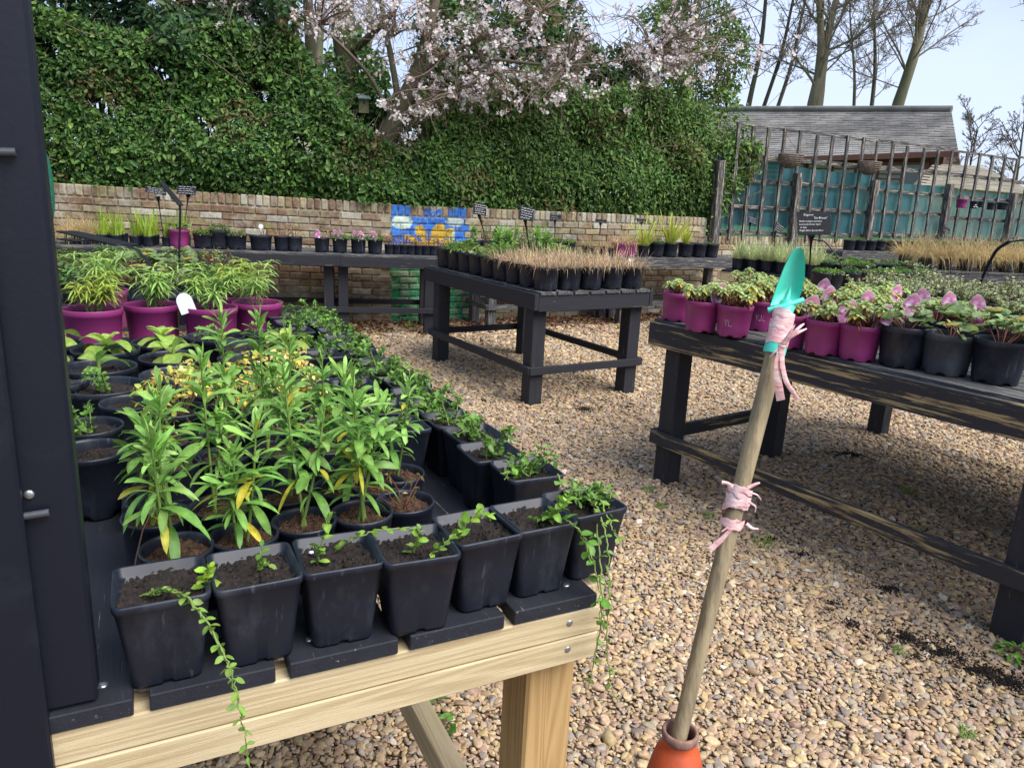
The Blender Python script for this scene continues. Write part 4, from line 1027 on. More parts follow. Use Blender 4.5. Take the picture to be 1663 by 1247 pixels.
for (x0, x1, y0, y1, n, dn) in [(610, 900, -10, 120, 56, .27), (640, 900, 110, 180, 26, .27), (860, 1150, 90, 185, 36, .30), (880, 1160, -10, 110, 38, .22), (330, 620, -15, 50, 34, .32), (215, 330, -5, 40, 8, .35), (600, 700, 100, 230, 8, .2), (1130, 1290, 0, 140, 12, .18)]:
    for i in range(n):
        x, y = rnd.uniform(x0, x1), rnd.uniform(y0, y1)
        if x > 900 and y > 150 and rnd.random() < .5: continue
        twig_spray(x, y, rnd.uniform(8.2, 9.6), near_anchor(x, y), dn)
link('twigs', tw.mesh('twigs'), 'twig', cherry); link('blossom', fl.mesh('blossom', False), 'petal', cherry); link('young_leaves', yl.mesh('young_leaves'), 'leaf', cherry)

# ---- nest box on a trunk
p = AtY(590, 172, 9.35)
bx = thing('nest_box', 'small wooden bird nest box with green lid between the trunks', 'nest box', p, .35); bx.scale = (.8,) * 3
M['box_wood'] = plain('box_wood', (.24, .24, .12), .8, (.16, .15, .08), 12, .6); M['box_lid'] = plain('box_lid', (.22, .34, .28), .6, (.4, .46, .42), 20, .6)
board('body', .15, .14, .22, 'box_wood', bx, (0, 0, 0)); board('lid', .19, .22, .02, 'box_lid', bx, (0, -.02, .125), (.35, 0, 0))
nb = NB(); lathe(nb, [(.0, 0), (.017, 0), (.017, .004), (0, .004)], 14); link('entrance', nb.mesh('entrance', False), 'black_metal', bx, (0, -.0715, .04), (1.57, 0, 0))
# ================================================================== PLANT KINDS
UP = np.array([0, 0, 1.0])
def fin(st, lf, stm='stem_green', lfm='leaf'):
    out = []
    if st is not None and st.v: me = st.mesh('stem'); me.materials.append(M[stm]); out.append(('stem', me))
    if lf is not None and lf.v: me = lf.mesh('foliage'); me.materials.append(M[lfm]); out.append(('foliage', me))
    return out
PROF['wall'] = lambda t: np.sin(np.pi * np.clip(t, 0, 1) ** 1.55) ** .55 * .95 + .16 * (1 - t)
def wallflower(h=.24, stems=3, yellow=.06, dens=1.0):
    st, lf = NB(), NB()
    for k in range(stems):
        az = rs.uniform(0, 6.28); lean = rs.uniform(.05, .3) if stems > 1 else .05
        hh = h * (1 if k == 0 else rs.uniform(.6, .95)); b = np.array([rs.normal(0, .008), rs.normal(0, .008), -.005])
        top = b + np.array([math.cos(az) * lean * hh * .7, math.sin(az) * lean * hh * .7, hh])
        mid = (b + top) / 2 + np.array([math.cos(az), math.sin(az), 0]) * lean * hh * .16
        t = np.linspace(0, 1, 8)[:, None]; P = (1 - t) ** 2 * b + 2 * t * (1 - t) * mid + t ** 2 * top
        tube(st, P, np.linspace(.0034, .0014, 8), 5)
        n = int((21 + hh * 98) * dens); u = np.sort(np.concatenate([rs.uniform(.26, .6, n // 5), .42 + .58 * rs.uniform(0, 1, n - n // 5) ** .75]))
        base = np.stack([np.interp(u, t[:, 0], P[:, i]) for i in range(3)], 1)
        az2 = np.arange(n) * 2.399 + rs.normal(0, .25, n)
        el = np.interp(u, [0, .35, .75, 1], [.0, .25, .55, 1.15]) + rs.normal(0, .24, n)
        D = np.stack([np.cos(az2) * np.cos(el), np.sin(az2) * np.cos(el), np.sin(el)], 1)
        L = np.interp(u, [0, .3, .75, 1], [.065, .078, .07, .036]) * rs.uniform(.5, 1.25, n)
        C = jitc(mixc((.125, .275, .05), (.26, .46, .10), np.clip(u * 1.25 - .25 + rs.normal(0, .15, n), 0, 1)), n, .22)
        yel = (rs.uniform(0, 1, n) < yellow * 2.2 * (1 - u)); C[yel] = jitc((.48, .42, .045), int(yel.sum()), .15)
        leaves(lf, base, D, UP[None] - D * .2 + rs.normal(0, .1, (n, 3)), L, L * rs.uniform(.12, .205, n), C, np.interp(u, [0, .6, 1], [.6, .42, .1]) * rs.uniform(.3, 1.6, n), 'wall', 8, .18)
    return fin(st, lf)
def vine(st, lf, pts, gap=.022, L=(.016, .024), C=(.16, .33, .045), r=.0013, start=.05, w=.55):
    P = np.array([tuple(p) for p in pts], float); k = np.linspace(0, len(P) - 1, (len(P) - 1) * 7 + 1)
    Ps = np.stack([np.interp(k, np.arange(len(P)), P[:, i]) for i in range(3)], 1)
    for _ in range(3): Ps[1:-1] = (Ps[:-2] + 2 * Ps[1:-1] + Ps[2:]) / 4
    Ps[1:-1] += rs.normal(0, .0012, Ps[1:-1].shape)
    tube(st, Ps, np.linspace(r * 1.3, r * .7, len(Ps)), 5)
    seg = np.linalg.norm(np.diff(Ps, axis=0), axis=1); cum = np.concatenate([[0], np.cumsum(seg)]); T = norm(np.gradient(Ps, axis=0))
    d = np.arange(cum[-1] * start, cum[-1], gap); n = len(d)
    if n < 1: return
    B = np.stack([np.interp(d, cum, Ps[:, i]) for i in range(3)], 1); TT = np.stack([np.interp(d, cum, T[:, i]) for i in range(3)], 1)
    for s in (-1, 1):
        side = norm(np.cross(TT, UP[None] + rs.normal(0, .35, (n, 3)))) * s
        a = (np.arange(n) % 2)[:, None] * .9
        D = norm(side * (1 - .4 * a) + TT * .45 + UP * (.25 + .5 * a * s) + rs.normal(0, .2, (n, 3)))
        Lg = rs.uniform(*L, n) * np.interp(d / cum[-1], [0, .8, 1], [1, 1, .6])
        leaves(lf, B, D, UP[None] + rs.normal(0, .35, (n, 3)), Lg, Lg * w, jitc(C, n, .22), .15, 'oval', 4, .22)
def periwinkle(n=7, R_=.05, h=.05):
    st, lf = NB(), NB()
    for k in range(n):
        a = rs.uniform(0, 6.28); b = np.array([rs.normal(0, .012), rs.normal(0, .012), 0]); r = R_ * rs.uniform(.6, 1.35); hh = h * rs.uniform(.5, 1.3)
        vine(st, lf, [b, b + [math.cos(a) * r * .45, math.sin(a) * r * .45, hh], b + [math.cos(a) * r, math.sin(a) * r, hh * rs.uniform(.3, 1.1)]], .0135, (.015, .023), (.15, .30, .045) if rs.rand() < .6 else (.09, .20, .035))
    return fin(st, lf)
def broadleaf(n=8, L=.12, C=(.27, .38, .075)):
    st, lf = NB(), NB(); a = np.arange(n) * 2.399 + rs.normal(0, .2, n); u = np.linspace(0, 1, n); el = np.interp(u, [0, 1], [.0, .85]) + rs.normal(0, .2, n)
    z = u * .022 + .01
    tube(st, [(0, 0, -.01), (0, 0, .035)], .004, 6)
    D = np.stack([np.cos(a) * np.cos(el), np.sin(a) * np.cos(el), np.sin(el)], 1); Lg = L * np.interp(u, [0, .5, 1], [.9, 1.1, .6]) * rs.uniform(.8, 1.15, n)
    leaves(lf, np.stack([0 * a, 0 * a, z], 1), D, UP[None] - D * .3, Lg, Lg * rs.uniform(.36, .48, n), jitc(C, n, .18), np.interp(u, [0, 1], [.75, .25]), 'oval', 7, .35)
    return fin(st, lf)
def whorled(h=.16, stems=14, spread=.10, C=((.36, .50, .10), (.20, .35, .10)), L=(.045, .07)):
    """thin stems that end in whorls of narrow leaflets"""
    st, lf = NB(), NB()
    for k in range(stems):
        a = rs.uniform(0, 6.28); r = spread * math.sqrt(rs.uniform(0, 1)); hh = h * rs.uniform(.45, 1.1); b = np.array([math.cos(a) * r * .25, math.sin(a) * r * .25, 0]); tp = np.array([math.cos(a) * r, math.sin(a) * r, hh])
        P = np.array([b, (b + tp) / 2 + [0, 0, .015], tp]); tube(st, P, [.0022, .0018, .0012], 4)
        for f in (1.0, .82, .64, .45):
            c = P[1] + (P[2] - P[1]) * (f * 2 - 1) if f > .5 else P[0] + (P[1] - P[0]) * f * 2
            n = rs.randint(6, 10); az = np.arange(n) * 6.283 / n + rs.uniform(0, 6); el = rs.normal(.35 if f == 1 else .1, .2, n)
            D = np.stack([np.cos(az) * np.cos(el), np.sin(az) * np.cos(el), np.sin(el)], 1); Lg = rs.uniform(*L, n)
            col = mixc(C[1], C[0], np.full(n, rs.uniform(.2, 1) if f == 1 else rs.uniform(0, .6)))
            leaves(lf, np.tile(c, (n, 1)), D, UP[None] - D * .2, Lg, Lg * .115, jitc(col, n, .15), .4, 'lance', 5, .3)
    return fin(st, lf)
def rosettes(n=11, spread=.075, h=.085):
    """woody stems topped by rosettes of pale spoon-shaped leaves, old leaves brown below"""
    st, lf = NB(), NB()
    for k in range(n):
        a = k * 2.399 + rs.uniform(-.3, .3); r = spread * math.sqrt((k + .5) / n); hh = h * rs.uniform(.5, 1.1) * (1.1 - .4 * r / spread)
        c = np.array([math.cos(a) * r, math.sin(a) * r, hh]); b = np.array([math.cos(a) * r * .4, math.sin(a) * r * .4, 0])
        tube(st, [b, (b + c) / 2 + [0, 0, .005], c], [.0045, .004, .0035], 5)
        m = 26; az = np.arange(m) * 2.399 + rs.uniform(0, 6); u = np.linspace(0, 1, m); el = np.interp(u, [0, .5, 1], [-.25, .35, 1.25]) + rs.normal(0, .09, m)
        D = np.stack([np.cos(az) * np.cos(el), np.sin(az) * np.cos(el), np.sin(el)], 1) + np.array([math.cos(a), math.sin(a), 0]) * .15
        Lg = np.interp(u, [0, .5, 1], [.036, .034, .014]) * rs.uniform(.85, 1.12, m)
        C = jitc(mixc((.34, .42, .16), (.44, .54, .21), u), m, .12); old = (u < .25) & (rs.uniform(0, 1, m) < .38); C[old] = jitc((.48, .37, .06), int(old.sum()), .2)
        leaves(lf, np.tile(c, (m, 1)) + np.stack([0 * u, 0 * u, u * .008 - .004], 1), D, UP[None] - D * .2, Lg, Lg * .33, C, .35, 'spoon', 5, .25)
        m = 12; az = rs.uniform(0, 6.28, m); f = rs.uniform(.2, .85, (m, 1)); D = np.stack([np.cos(az), np.sin(az), rs.uniform(-1.2, -.4, m)], 1)
        leaves(lf, b + (c - b) * f, D, UP[None] + rdir(m) * .5, rs.uniform(.02, .032, m), .008, jitc((.20, .085, .04), m, .35), .2, 'lance', 3, .3)
    return fin(st, lf, 'stem_red')
def grass(n=260, h=.12, r=.05, C=((.42, .27, .13), (.30, .18, .09)), w=.0028, lean=.35, droop=.25, tip=None, edge=None, prof='blade', seg=4, wj=.4):
    lf = NB(); a = rs.uniform(0, 6.28, n); q = r * np.sqrt(rs.uniform(0, 1, n)); P = np.stack([np.cos(a) * q, np.sin(a) * q, 0 * a], 1)
    le = (q / r * lean + rs.normal(0, .16, n)); a2 = a + rs.normal(0, .5, n); D = np.stack([np.cos(a2) * np.sin(le), np.sin(a2) * np.sin(le), np.cos(le)], 1)
    N = np.stack([-np.cos(a2), -np.sin(a2), .3 + 0 * a], 1)
    Lg = h * rs.uniform(.3, 1.2, n)
    leaves(lf, P, D, N + rs.normal(0, .2, (n, 3)), Lg, w * rs.uniform(1 - wj, 1 + wj, n), jitc(mixc(C[0], C[1], rs.uniform(0, 1, n)), n, .2), droop * rs.uniform(.2, 1.6, n), prof, seg, .25, tip, edge)
    return fin(None, lf, lfm='dry' if C[0][0] > C[0][1] else 'leaf')
def lobed(nb, c, D, N, s, col):
    """one scalloped palmate leaf"""
    D = D / np.linalg.norm(D); N = N - D * N.dot(D); N /= np.linalg.norm(N); S = np.cross(D, N)
    m = 21; a = np.linspace(-2.55, 2.55, m); rr = s * (.72 + .28 * np.abs(np.cos(a * 2.45)) ** .7) * (1 - .1 * np.abs(a) / 2.6)
    V = c + (np.cos(a) * rr)[:, None] * D + (np.sin(a) * rr)[:, None] * S + (rr * .18 * np.abs(np.sin(a * 2.45)) + .10 * rr)[:, None] * N
    nb.add(np.concatenate([[c], V]), [(0, i + 1, i + 2) for i in range(m - 1)], np.concatenate([[col * .75], np.tile(col, (m, 1))]))
def cranesbill(n=22, spread=.085, h=.07, s=.026, C=(.22, .32, .12)):
    st, lf = NB(), NB()
    for k in range(n):
        a = rs.uniform(0, 6.28); r = spread * math.sqrt(rs.uniform(.02, 1)); z = h * rs.uniform(.45, 1.1) * (1.1 - .45 * r / spread)
        c = np.array([math.cos(a) * r, math.sin(a) * r, z]); b = c * [.2, .2, 0]; tube(st, [b, (b + c) / 2 + [0, 0, .012], c], .0014, 4)
        col = np.array(C) * rs.uniform(.8, 1.3)
        u = rs.rand()
        if u < .06: col = np.array((.45, .34, .07))
        elif u < .11: col = np.array((.30, .36, .05))
        lobed(lf, c, np.array([math.cos(a), math.sin(a), rs.normal(0, .25)]), UP + rs.normal(0, .3, 3), s * rs.uniform(.7, 1.25), col)
    return fin(st, lf, 'stem_red')
def variegated(n=26, spread=.09, h=.12):
    st, lf = NB(), NB()
    for k in range(n):
        a = rs.uniform(0, 6.28); r = spread * math.sqrt(rs.uniform(0, 1)); hh = h * rs.uniform(.5, 1.1); c = np.array([math.cos(a) * r, math.sin(a) * r, hh]); b = c * [.3, .3, 0]
        P = np.array([b, (b + c) / 2 + rs.normal(0, .006, 3), c]); tube(st, P, .0015, 4)
        m = 14; u = rs.uniform(.3, 1, m); B = b + (c - b) * u[:, None]; az = rs.uniform(0, 6.28, m); el = rs.normal(.35, .3, m)
        D = np.stack([np.cos(az) * np.cos(el), np.sin(az) * np.cos(el), np.sin(el)], 1); Lg = rs.uniform(.015, .026, m)
        leaves(lf, B, D, UP[None] - D * .2, Lg, Lg * .55, jitc(mixc((.14, .24, .08), (.26, .35, .13), rs.uniform(0, 1, m)), m, .15), .2, 'oval', 4, .25, edgec=(.60, .60, .36))
    return fin(st, lf, 'stem_brown')
def yellowing(n=30, spread=.07, h=.09):
    st, lf = NB(), NB()
    for k in range(n):
        a = rs.uniform(0, 6.28); r = spread * math.sqrt(rs.uniform(0, 1)); c = np.array([math.cos(a) * r, math.sin(a) * r, h * rs.uniform(.3, 1.1)]); tube(st, [c * [.2, .2, 0], c * [.7, .7, .6], c], .0013, 4)
        m = 8; D = rdir(m) + np.array([0, 0, .1]); Lg = rs.uniform(.014, .032, m)
        pal = np.array([(.68, .56, .10), (.70, .62, .22), (.62, .47, .08), (.40, .48, .09), (.62, .50, .16), (.28, .42, .08)])
        leaves(lf, np.tile(c, (m, 1)) + rs.normal(0, .01, (m, 3)), D, UP[None] + rdir(m) * .6, Lg, Lg * .5, jitc(pal[rs.randint(0, 6, m)], m, .15), .3, 'oval', 4, .3)
    return fin(st, lf, 'stem_brown')
def sticks(n=9, h=.11, spread=.04):
    st, lf = NB(), NB()
    for k in range(n):
        a = rs.uniform(0, 6.28); b = np.array([rs.normal(0, .015), rs.normal(0, .015), 0]); t = b + np.array([rs.normal(0, spread), rs.normal(0, spread), h * rs.uniform(.5, 1.1)]); tube(st, [b, (b + t) / 2 + rs.normal(0, .006, 3), t], [.0022, .0018, .0012], 4)
        m = 3; leaves(lf, np.tile(t, (m, 1)), rdir(m), rdir(m), rs.uniform(.015, .03, m), .008, jitc((.30, .22, .06), m, .3), .3, 'oval', 3, .3)
    return fin(st, lf, 'stem_red')
def mound(n=300, r=.075, h=.06, C=(.13, .25, .045), L=(.018, .032), w=.4):
    lf = NB(); a = rs.uniform(0, 6.28, n); q = r * np.sqrt(rs.uniform(0, 1, n)); z = h * np.sqrt(np.clip(1 - (q / r) ** 2 * .8, 0, 1)) * rs.uniform(.45, 1.1, n)
    D = np.stack([np.cos(a), np.sin(a), rs.uniform(-.1, .9, n)], 1) + rs.normal(0, .35, (n, 3)); Lg = rs.uniform(*L, n)
    leaves(lf, np.stack([np.cos(a) * q, np.sin(a) * q, z], 1), D, UP[None] - norm(D) * .2, Lg, Lg * w, jitc(C, n, .3), .25, 'oval', 3, .25)
    return fin(None, lf)

# ================================================================== POTS
def round_pot(r, h, mat, feet=True, rim=.022, taper=.84, seg=36):
    nb = NB(); rb = r * taper; t = .0025
    f = lambda z: rb + (r * .955 - rb) * (z / (h - rim))
    prof = [(rb * .55, .008), (rb * .93, .007), (rb * .985, .0), (rb, .004), (f(h * .3), h * .3), (f(h - rim - .001), h - rim - .001), (r * .99, h - rim + .001), (r * .992, h - rim * .5), (r, h - .003), (r - .001, h), (r - t * 1.6, h - .0005), (r - t * 2, h - .006), (r * .955 - t * 2, h - rim - .004), (rb * 1.02, h * .55)]
    V = lathe(nb, prof, seg)
    if feet:
        k = np.arange(seg); notch = (k % 6) < 2
        nb.v[0].reshape(len(prof), seg, 3)[2, notch, 2] = .013; nb.v[0].reshape(len(prof), seg, 3)[3, notch, 2] = .015
    me = nb.mesh('pot'); me.materials.append(M[mat]); return me
def rsq(half, rad, k=4):
    pts = []
    for (cx, cy, a0) in ((1, 1, 0), (-1, 1, 90), (-1, -1, 180), (1, -1, 270)):
        for i in range(k + 1):
            a = R(a0 + 90 * i / k); pts.append((cx * (half - rad) + rad * math.cos(a), cy * (half - rad) + rad * math.sin(a)))
        nx, ny = {(1, 1): (-1, 1), (-1, 1): (-1, -1), (-1, -1): (1, -1), (1, -1): (1, 1)}[(cx, cy)]
        for f in (.36, .42, .58, .64):
            q = pts[-1] if f == .36 else q0
            if f == .36: q0 = q
            e = (nx * (half - rad) + (rad if nx == cx and nx > 0 else -rad if nx == cx else 0), ny * (half - rad) + (rad if ny == cy and ny > 0 else -rad if ny == cy else 0))
            pts.append((q0[0] + (e[0] - q0[0]) * f, q0[1] + (e[1] - q0[1]) * f))
    return np.array(pts)
def square_pot(half, h, mat, base=.74):
    nb = NB(); rings = []
    def ring(hf, z, rad): rings.append(np.concatenate([rsq(hf, rad), np.full((36, 1), z)], 1))
    hb = half * base; rim = .011
    for z, hf, rd in ((.007, hb * .9, .010), (.0, hb * .985, .013), (.004, hb, .013), (h * .06, hb * 1.015, .013), (h * .5, hb + (half * .95 - hb) * .5, .012), (h - rim - .001, half * .95, .011), (h - rim + .0012, half * .99, .012), (h - .002, half, .012), (h, half - .0015, .011), (h - .0006, half - .0045, .010), (h - .012, half - .006, .009), (h - .0125, half - .0105, .008), (h * .55, hb + (half - hb) * .4, .009)): ring(hf, z, rd)
    V = np.array(rings); n, m = len(rings), 36
    # arched drainage notches in the middle of each side
    for s in range(4):
        for q in (6, 7):
            V[1, s * 9 + q, 2] += .005; V[2, s * 9 + q, 2] += .003
    i = np.arange(n - 1)[:, None] * m; j = np.arange(m)[None]; k = (j + 1) % m
    nb.add(V.reshape(-1, 3), np.stack([i + j, i + k, i + m + k, i + m + j], -1).reshape(-1, 4))
    me = nb.mesh('pot'); me.materials.append(M[mat]); return me
def soil_disc(r, sq=False, mat='soil'):
    nb = NB(); n = 22; V = []; 
    for j in range(n + 1):
        for i in range(n + 1):
            x, y = 2 * i / n - 1, 2 * j / n - 1
            if not sq: x, y = x * math.sqrt(1 - y * y / 2), y * math.sqrt(1 - (2 * i / n - 1) ** 2 / 2)
            V.append((x * r, y * r, rs.normal(0, .0022) + .004 * math.sin(3 * x + 1) * math.sin(2.3 * y)))
    nb.add(V, [(j * (n + 1) + i, j * (n + 1) + i + 1, (j + 1) * (n + 1) + i + 1, (j + 1) * (n + 1) + i) for j in range(n) for i in range(n)])
    q = 150; P = rs.uniform(-1, 1, (q, 2)) * r * (.95 if sq else .66); s = rs.uniform(.0012, .0042, q)
    T = np.array([(1, 0, -.4), (-.6, .9, -.4), (-.6, -.9, -.4), (0, 0, .9)]); W_ = np.concatenate([P, rs.uniform(0, .004, (q, 1))], 1)[:, None] + s[:, None, None] * (T[None] + rs.uniform(-.5, .5, (q, 4, 3)))
    nb.add(W_.reshape(-1, 3), (np.arange(q)[:, None, None] * 4 + np.array([[0, 1, 3], [1, 2, 3], [2, 0, 3]])[None]).reshape(-1, 3))
    me = nb.mesh('soil', True); me.materials.append(M[mat]); return me
POT = {'sq': (square_pot(.057, .125, 'pot_black'), soil_disc(.0505, True), .110), 'small': (round_pot(.052, .10, 'pot_black', rim=.010), soil_disc(.047, mat='soil_brown'), .085),
       'mid': (round_pot(.068, .125, 'pot_black', rim=.012), soil_disc(.061), .105), 'big': (round_pot(.088, .155, 'pot_black'), soil_disc(.08), .135), 'grey': (round_pot(.088, .15, 'pot_grey', rim=.024), soil_disc(.08), .132),
       'purple': (round_pot(.086, .15, 'pot_purple'), soil_disc(.078), .13), 'purple3': (round_pot(.098, .17, 'pot_purple', rim=.024), soil_disc(.088), .148), 'low': (round_pot(.07, .105, 'pot_black', rim=.012), soil_disc(.063), .09),
       'wide': (round_pot(.095, .125, 'pot_black', rim=.016), soil_disc(.087), .105)}
def potted(name, label, cat, group, kind, loc, rz, plant, pscale=1.0, prz=None, tilt=(0, 0)):
    t = thing(name, label, cat, loc, rz, group); t.rotation_euler = (tilt[0], tilt[1], rz)
    pm, sm_, sz = POT[kind]
    link('pot', pm, None, t); link('soil', sm_, None, t, (0, 0, sz))
    pr = rs.uniform(0, 6.28) if prz is None else prz
    for (nm, me) in plant:
        link(nm, me, None, t, (0, 0, sz), (0, 0, pr), pscale)
    return t
def var(f, count, **k): return [f(**k) for _ in range(count)]
V_WALL = [wallflower(.20, 2, .1), wallflower(.24, 3, .08), wallflower(.28, 2, .05), wallflower(.21, 3, .12), wallflower(.30, 2, .08)]
V_PERI = [periwinkle(4), periwinkle(8), periwinkle(11, .06), periwinkle(14, .065, .06)]
V_BROAD = [broadleaf(8), broadleaf(10, .11, (.30, .42, .08)), broadleaf(6, .09, (.20, .34, .06))]
V_WHORL = [whorled(.16, 11, .11), whorled(.15, 14, .11, ((.48, .55, .07), (.30, .42, .08))), whorled(.17, 11, .10), whorled(.17, 9, .12)]
V_ROS = [rosettes(9, .075, .085), rosettes(12, .085, .10), rosettes(6, .06, .075), rosettes(13, .085, .105)]
V_TAN = var(grass, 4, n=230, h=.17, r=.078, C=((.62, .47, .30), (.50, .35, .21)), w=.0032, lean=.7, droop=.55, seg=5)
V_TUFT = var(grass, 2, n=260, h=.10, r=.065, C=((.13, .25, .06), (.24, .28, .12)), w=.003, lean=.4, droop=.25)
V_STRAP = [broadleaf(14, .08, (.20, .30, .06)), broadleaf(16, .085, (.26, .33, .10)), mound(220, .085, .08, (.16, .27, .055), (.03, .06), .28)]
V_TALL = [wallflower(.20, 5, .02), variegated(18, .09, .2)]
V_CRANE = [cranesbill(20), cranesbill(28, .10, .09, .03), cranesbill(12, .08, .05)]
V_VAR = [variegated(), variegated(30, .10, .10), variegated(24, .09, .15)]
V_YEL = [yellowing(16), yellowing(20, .085, .11), yellowing(16, .07, .12)]
V_STICK = [sticks(), sticks(12, .09), sticks(7, .13)]
V_MOUND = [mound(), mound(360, .09, .05, (.18, .29, .05)), mound(260, .08, .07, (.10, .20, .05)), mound(300, .09, .045, (.16, .22, .06))]
V_VGRASS = var(grass, 3, n=150, h=.24, r=.045, C=((.42, .50, .20), (.58, .60, .36)), w=.0055, lean=.45, droop=.35, seg=6)
V_SEDGE = var(grass, 3, n=520, h=.32, r=.06, C=((.54, .41, .21), (.44, .35, .17)), w=.0026, lean=.85, droop=.6, seg=5)
V_IRIS = var(grass, 2, n=26, h=.30, r=.04, C=((.26, .42, .05), (.40, .50, .06)), w=.014, lean=.25, droop=.05, prof='sword', seg=5)
V_PHOR = var(grass, 3, n=60, h=.55, r=.05, C=((.34, .46, .07), (.60, .58, .12)), w=.026, lean=.6, droop=.12, prof='sword', seg=6)
# ================================================================== BENCHES
def disc(parent, loc, r=.0055, name='screw', rot=(0, 0, 0)):
    nb = NB(); lathe(nb, [(0, .0016), (r * .6, .0015), (r, .0006), (r, -.002)], 12); return link(name, nb.mesh(name), 'steel', parent, loc, rot)
def bench(name, label, O, ang, width, length, z, mat, slatmat, nsl, fh=.12, legs=((.07, .09), (.93, .09), (.07, .91), (.93, .91)), ls=.095, rail=.26, rails=True, slat_gap=.016, along=True, group=None, railmat=None, legmat=None, fth=.035, railh=.055, endfascia=True, sides='NFRL'):
    """local frame: X runs left along the short front edge, Y away along the length; front right top corner at the origin"""
    t = thing(name, label, 'bench', (O[0], O[1], 0), ang, group)
    # local +X = short dir to the right; surface spans X in [-width, 0], Y in [0, length]
    st = .022
    if along:
        sw = width / nsl
        for k in range(nsl):
            board('slat', length + .01, sw - slat_gap, st, slatmat, t, (-sw * (k + .5), length / 2, z - st / 2 + rnd.uniform(-.001, .001)), (0, 0, R(90)))
    else:
        sw = length / nsl
        for k in range(nsl):
            board('slat', width + .01, sw - slat_gap, st, slatmat, t, (-width / 2, sw * (k + .5), z - st / 2 + rnd.uniform(-.001, .001)))
    zc = z - st - fh / 2 - .001
    board('fascia', width, fth, fh, mat, t, (-width / 2, fth / 2 + .004, zc)); board('fascia', width, fth, fh, mat, t, (-width / 2, length - fth / 2 - .004, zc))
    zs = zc + (st / 2 if not endfascia else 0)
    board('fascia', length - .01, fth, fh * 1.0 , mat, t, (-fth / 2 + .038, length / 2 - .003, zc + .010), (0, 0, R(90))); board('fascia', length - .01, fth, fh, mat, t, (-width + fth / 2 - .038, length / 2 - .003, zc + .010), (0, 0, R(90)))
    lm = legmat or mat
    for (fx, fy) in legs:
        x = -fx * width; y = fy * length; top = z - st - .004
        if fx < .5: x = min(x, -.004 - ls / 2)
        beam('leg', (x, y, -.01), (x, y, top - .002), ls * rnd.uniform(.96, 1.04), ls, lm, t, c=.004)
    if rails:
        xs = sorted({f[0] for f in legs}); ys = sorted({f[1] for f in legs}); rm = railmat or mat
        for fy, sgn, key in ((ys[0], -1, 'N'), (ys[-1], 1, 'F')):
            if key not in sides: continue
            y = fy * length + sgn * (ls / 2 + .018); beam('rail', (-width * xs[-1] - ls * .7, y, rail), (-width * xs[0] + ls * .7, y, rail), .034, railh, rm, t)
        for fx, sgn, key in ((xs[0], 1, 'R'), (xs[-1], -1, 'L')):
            if key not in sides: continue
            x = -fx * width
            if fx < .5: x = min(x, -.004 - ls / 2)
            x += sgn * (ls / 2 + .019); beam('rail', (x, ys[0] * length - ls * .7, rail + .002), (x, ys[-1] * length + ls * .7, rail - .002), .034, railh, rm, t)
    return t
def place(t, u, v, z):
    """u metres left of the bench's right edge, v metres along it"""
    a = t.rotation_euler.z; return Vector((t.location.x - u * math.cos(a) - v * math.sin(a), t.location.y - u * math.sin(a) + v * math.cos(a), z))

# ---- near bench: fresh timber frame, black slats
A_N = R(27); ZN = .872
near = thing('potting_bench', 'fresh pale timber bench with black painted slats, nearest the camera', 'bench', (.165, 1.11, 0), A_N)
for k in range(7):
    xc = -.008 - .0775 - k * .1715
    s_ = board('slat', 2.42, .153, .024, 'slat', near, (xc, 1.205 + rnd.uniform(-.006, .004), ZN - .012), (0, 0, R(90)))
    for q in (-.045, .04):
        disc(s_, (-1.21 + .045 + rnd.uniform(-.004, .004), q + rnd.uniform(-.006, .006), .0125), .0062)
for zz, nm in ((ZN - .0245 - .0245, 'beam'), (ZN - .0245 - .0735, 'beam')):
    b_ = board('beam', 1.24, .047, .0475, 'new_wood', near, (-.62, .021, zz), c=.0025)
    for sx in (.59,): disc(b_, (sx - .028, -.0236, .004), .006, rot=(R(90), 0, 0))
    board('beam', 1.24, .047, .0475, 'new_wood', near, (-.62, 2.37, zz), c=.0025)
    board('beam', 2.30, .047, .0475, 'new_wood', near, (.0245 + .002, 1.21, zz), (0, 0, R(90)), .0025)
    board('beam', 2.22, .047, .0475, 'new_wood', near, (-.42, 1.20, zz), (0, 0, R(90)), .0025)
    board('beam', 2.22, .047, .0475, 'new_wood', near, (-.82, 1.20, zz), (0, 0, R(90)), .0025)
for (x, y) in ((-.055, .094), (-1.16, .094), (-.055, 2.30), (-1.16, 2.30)):
    beam('leg', (x, y, -.01), (x, y, ZN - .124), .095, .095, 'new_leg', near, c=.005)
beam('stretcher', (-.128, .0, .30), (-.128, 2.34, .30), .047, .07, 'new_wood', near)
beam('stretcher', (-1.09, .0, .30), (-1.09, 2.34, .30), .047, .07, 'new_wood', near)

# ---- middle bench
A_M = math.atan2(.532, .847); ZM = .855
mid = bench('plant_bench', 'black painted slatted bench alone in the middle of the gravel', (.165 + 1.03 * .847, 5.21 + 1.03 * .532), A_M, 1.03, 1.86, ZM, 'black_wood', 'grey_wood', 7, .115, legs=((.06, .07), (.94, .07), (.06, .90), (.94, .90)), ls=.115, rail=.27)
# ---- right benches (pair, side by side)
A_R = R(35.5)
CR = G(1062, 517, .90); LR = Vector((math.cos(R(54.5)), -math.sin(R(54.5)), 0)); SR = Vector((math.sin(R(54.5)), math.cos(R(54.5)), 0))
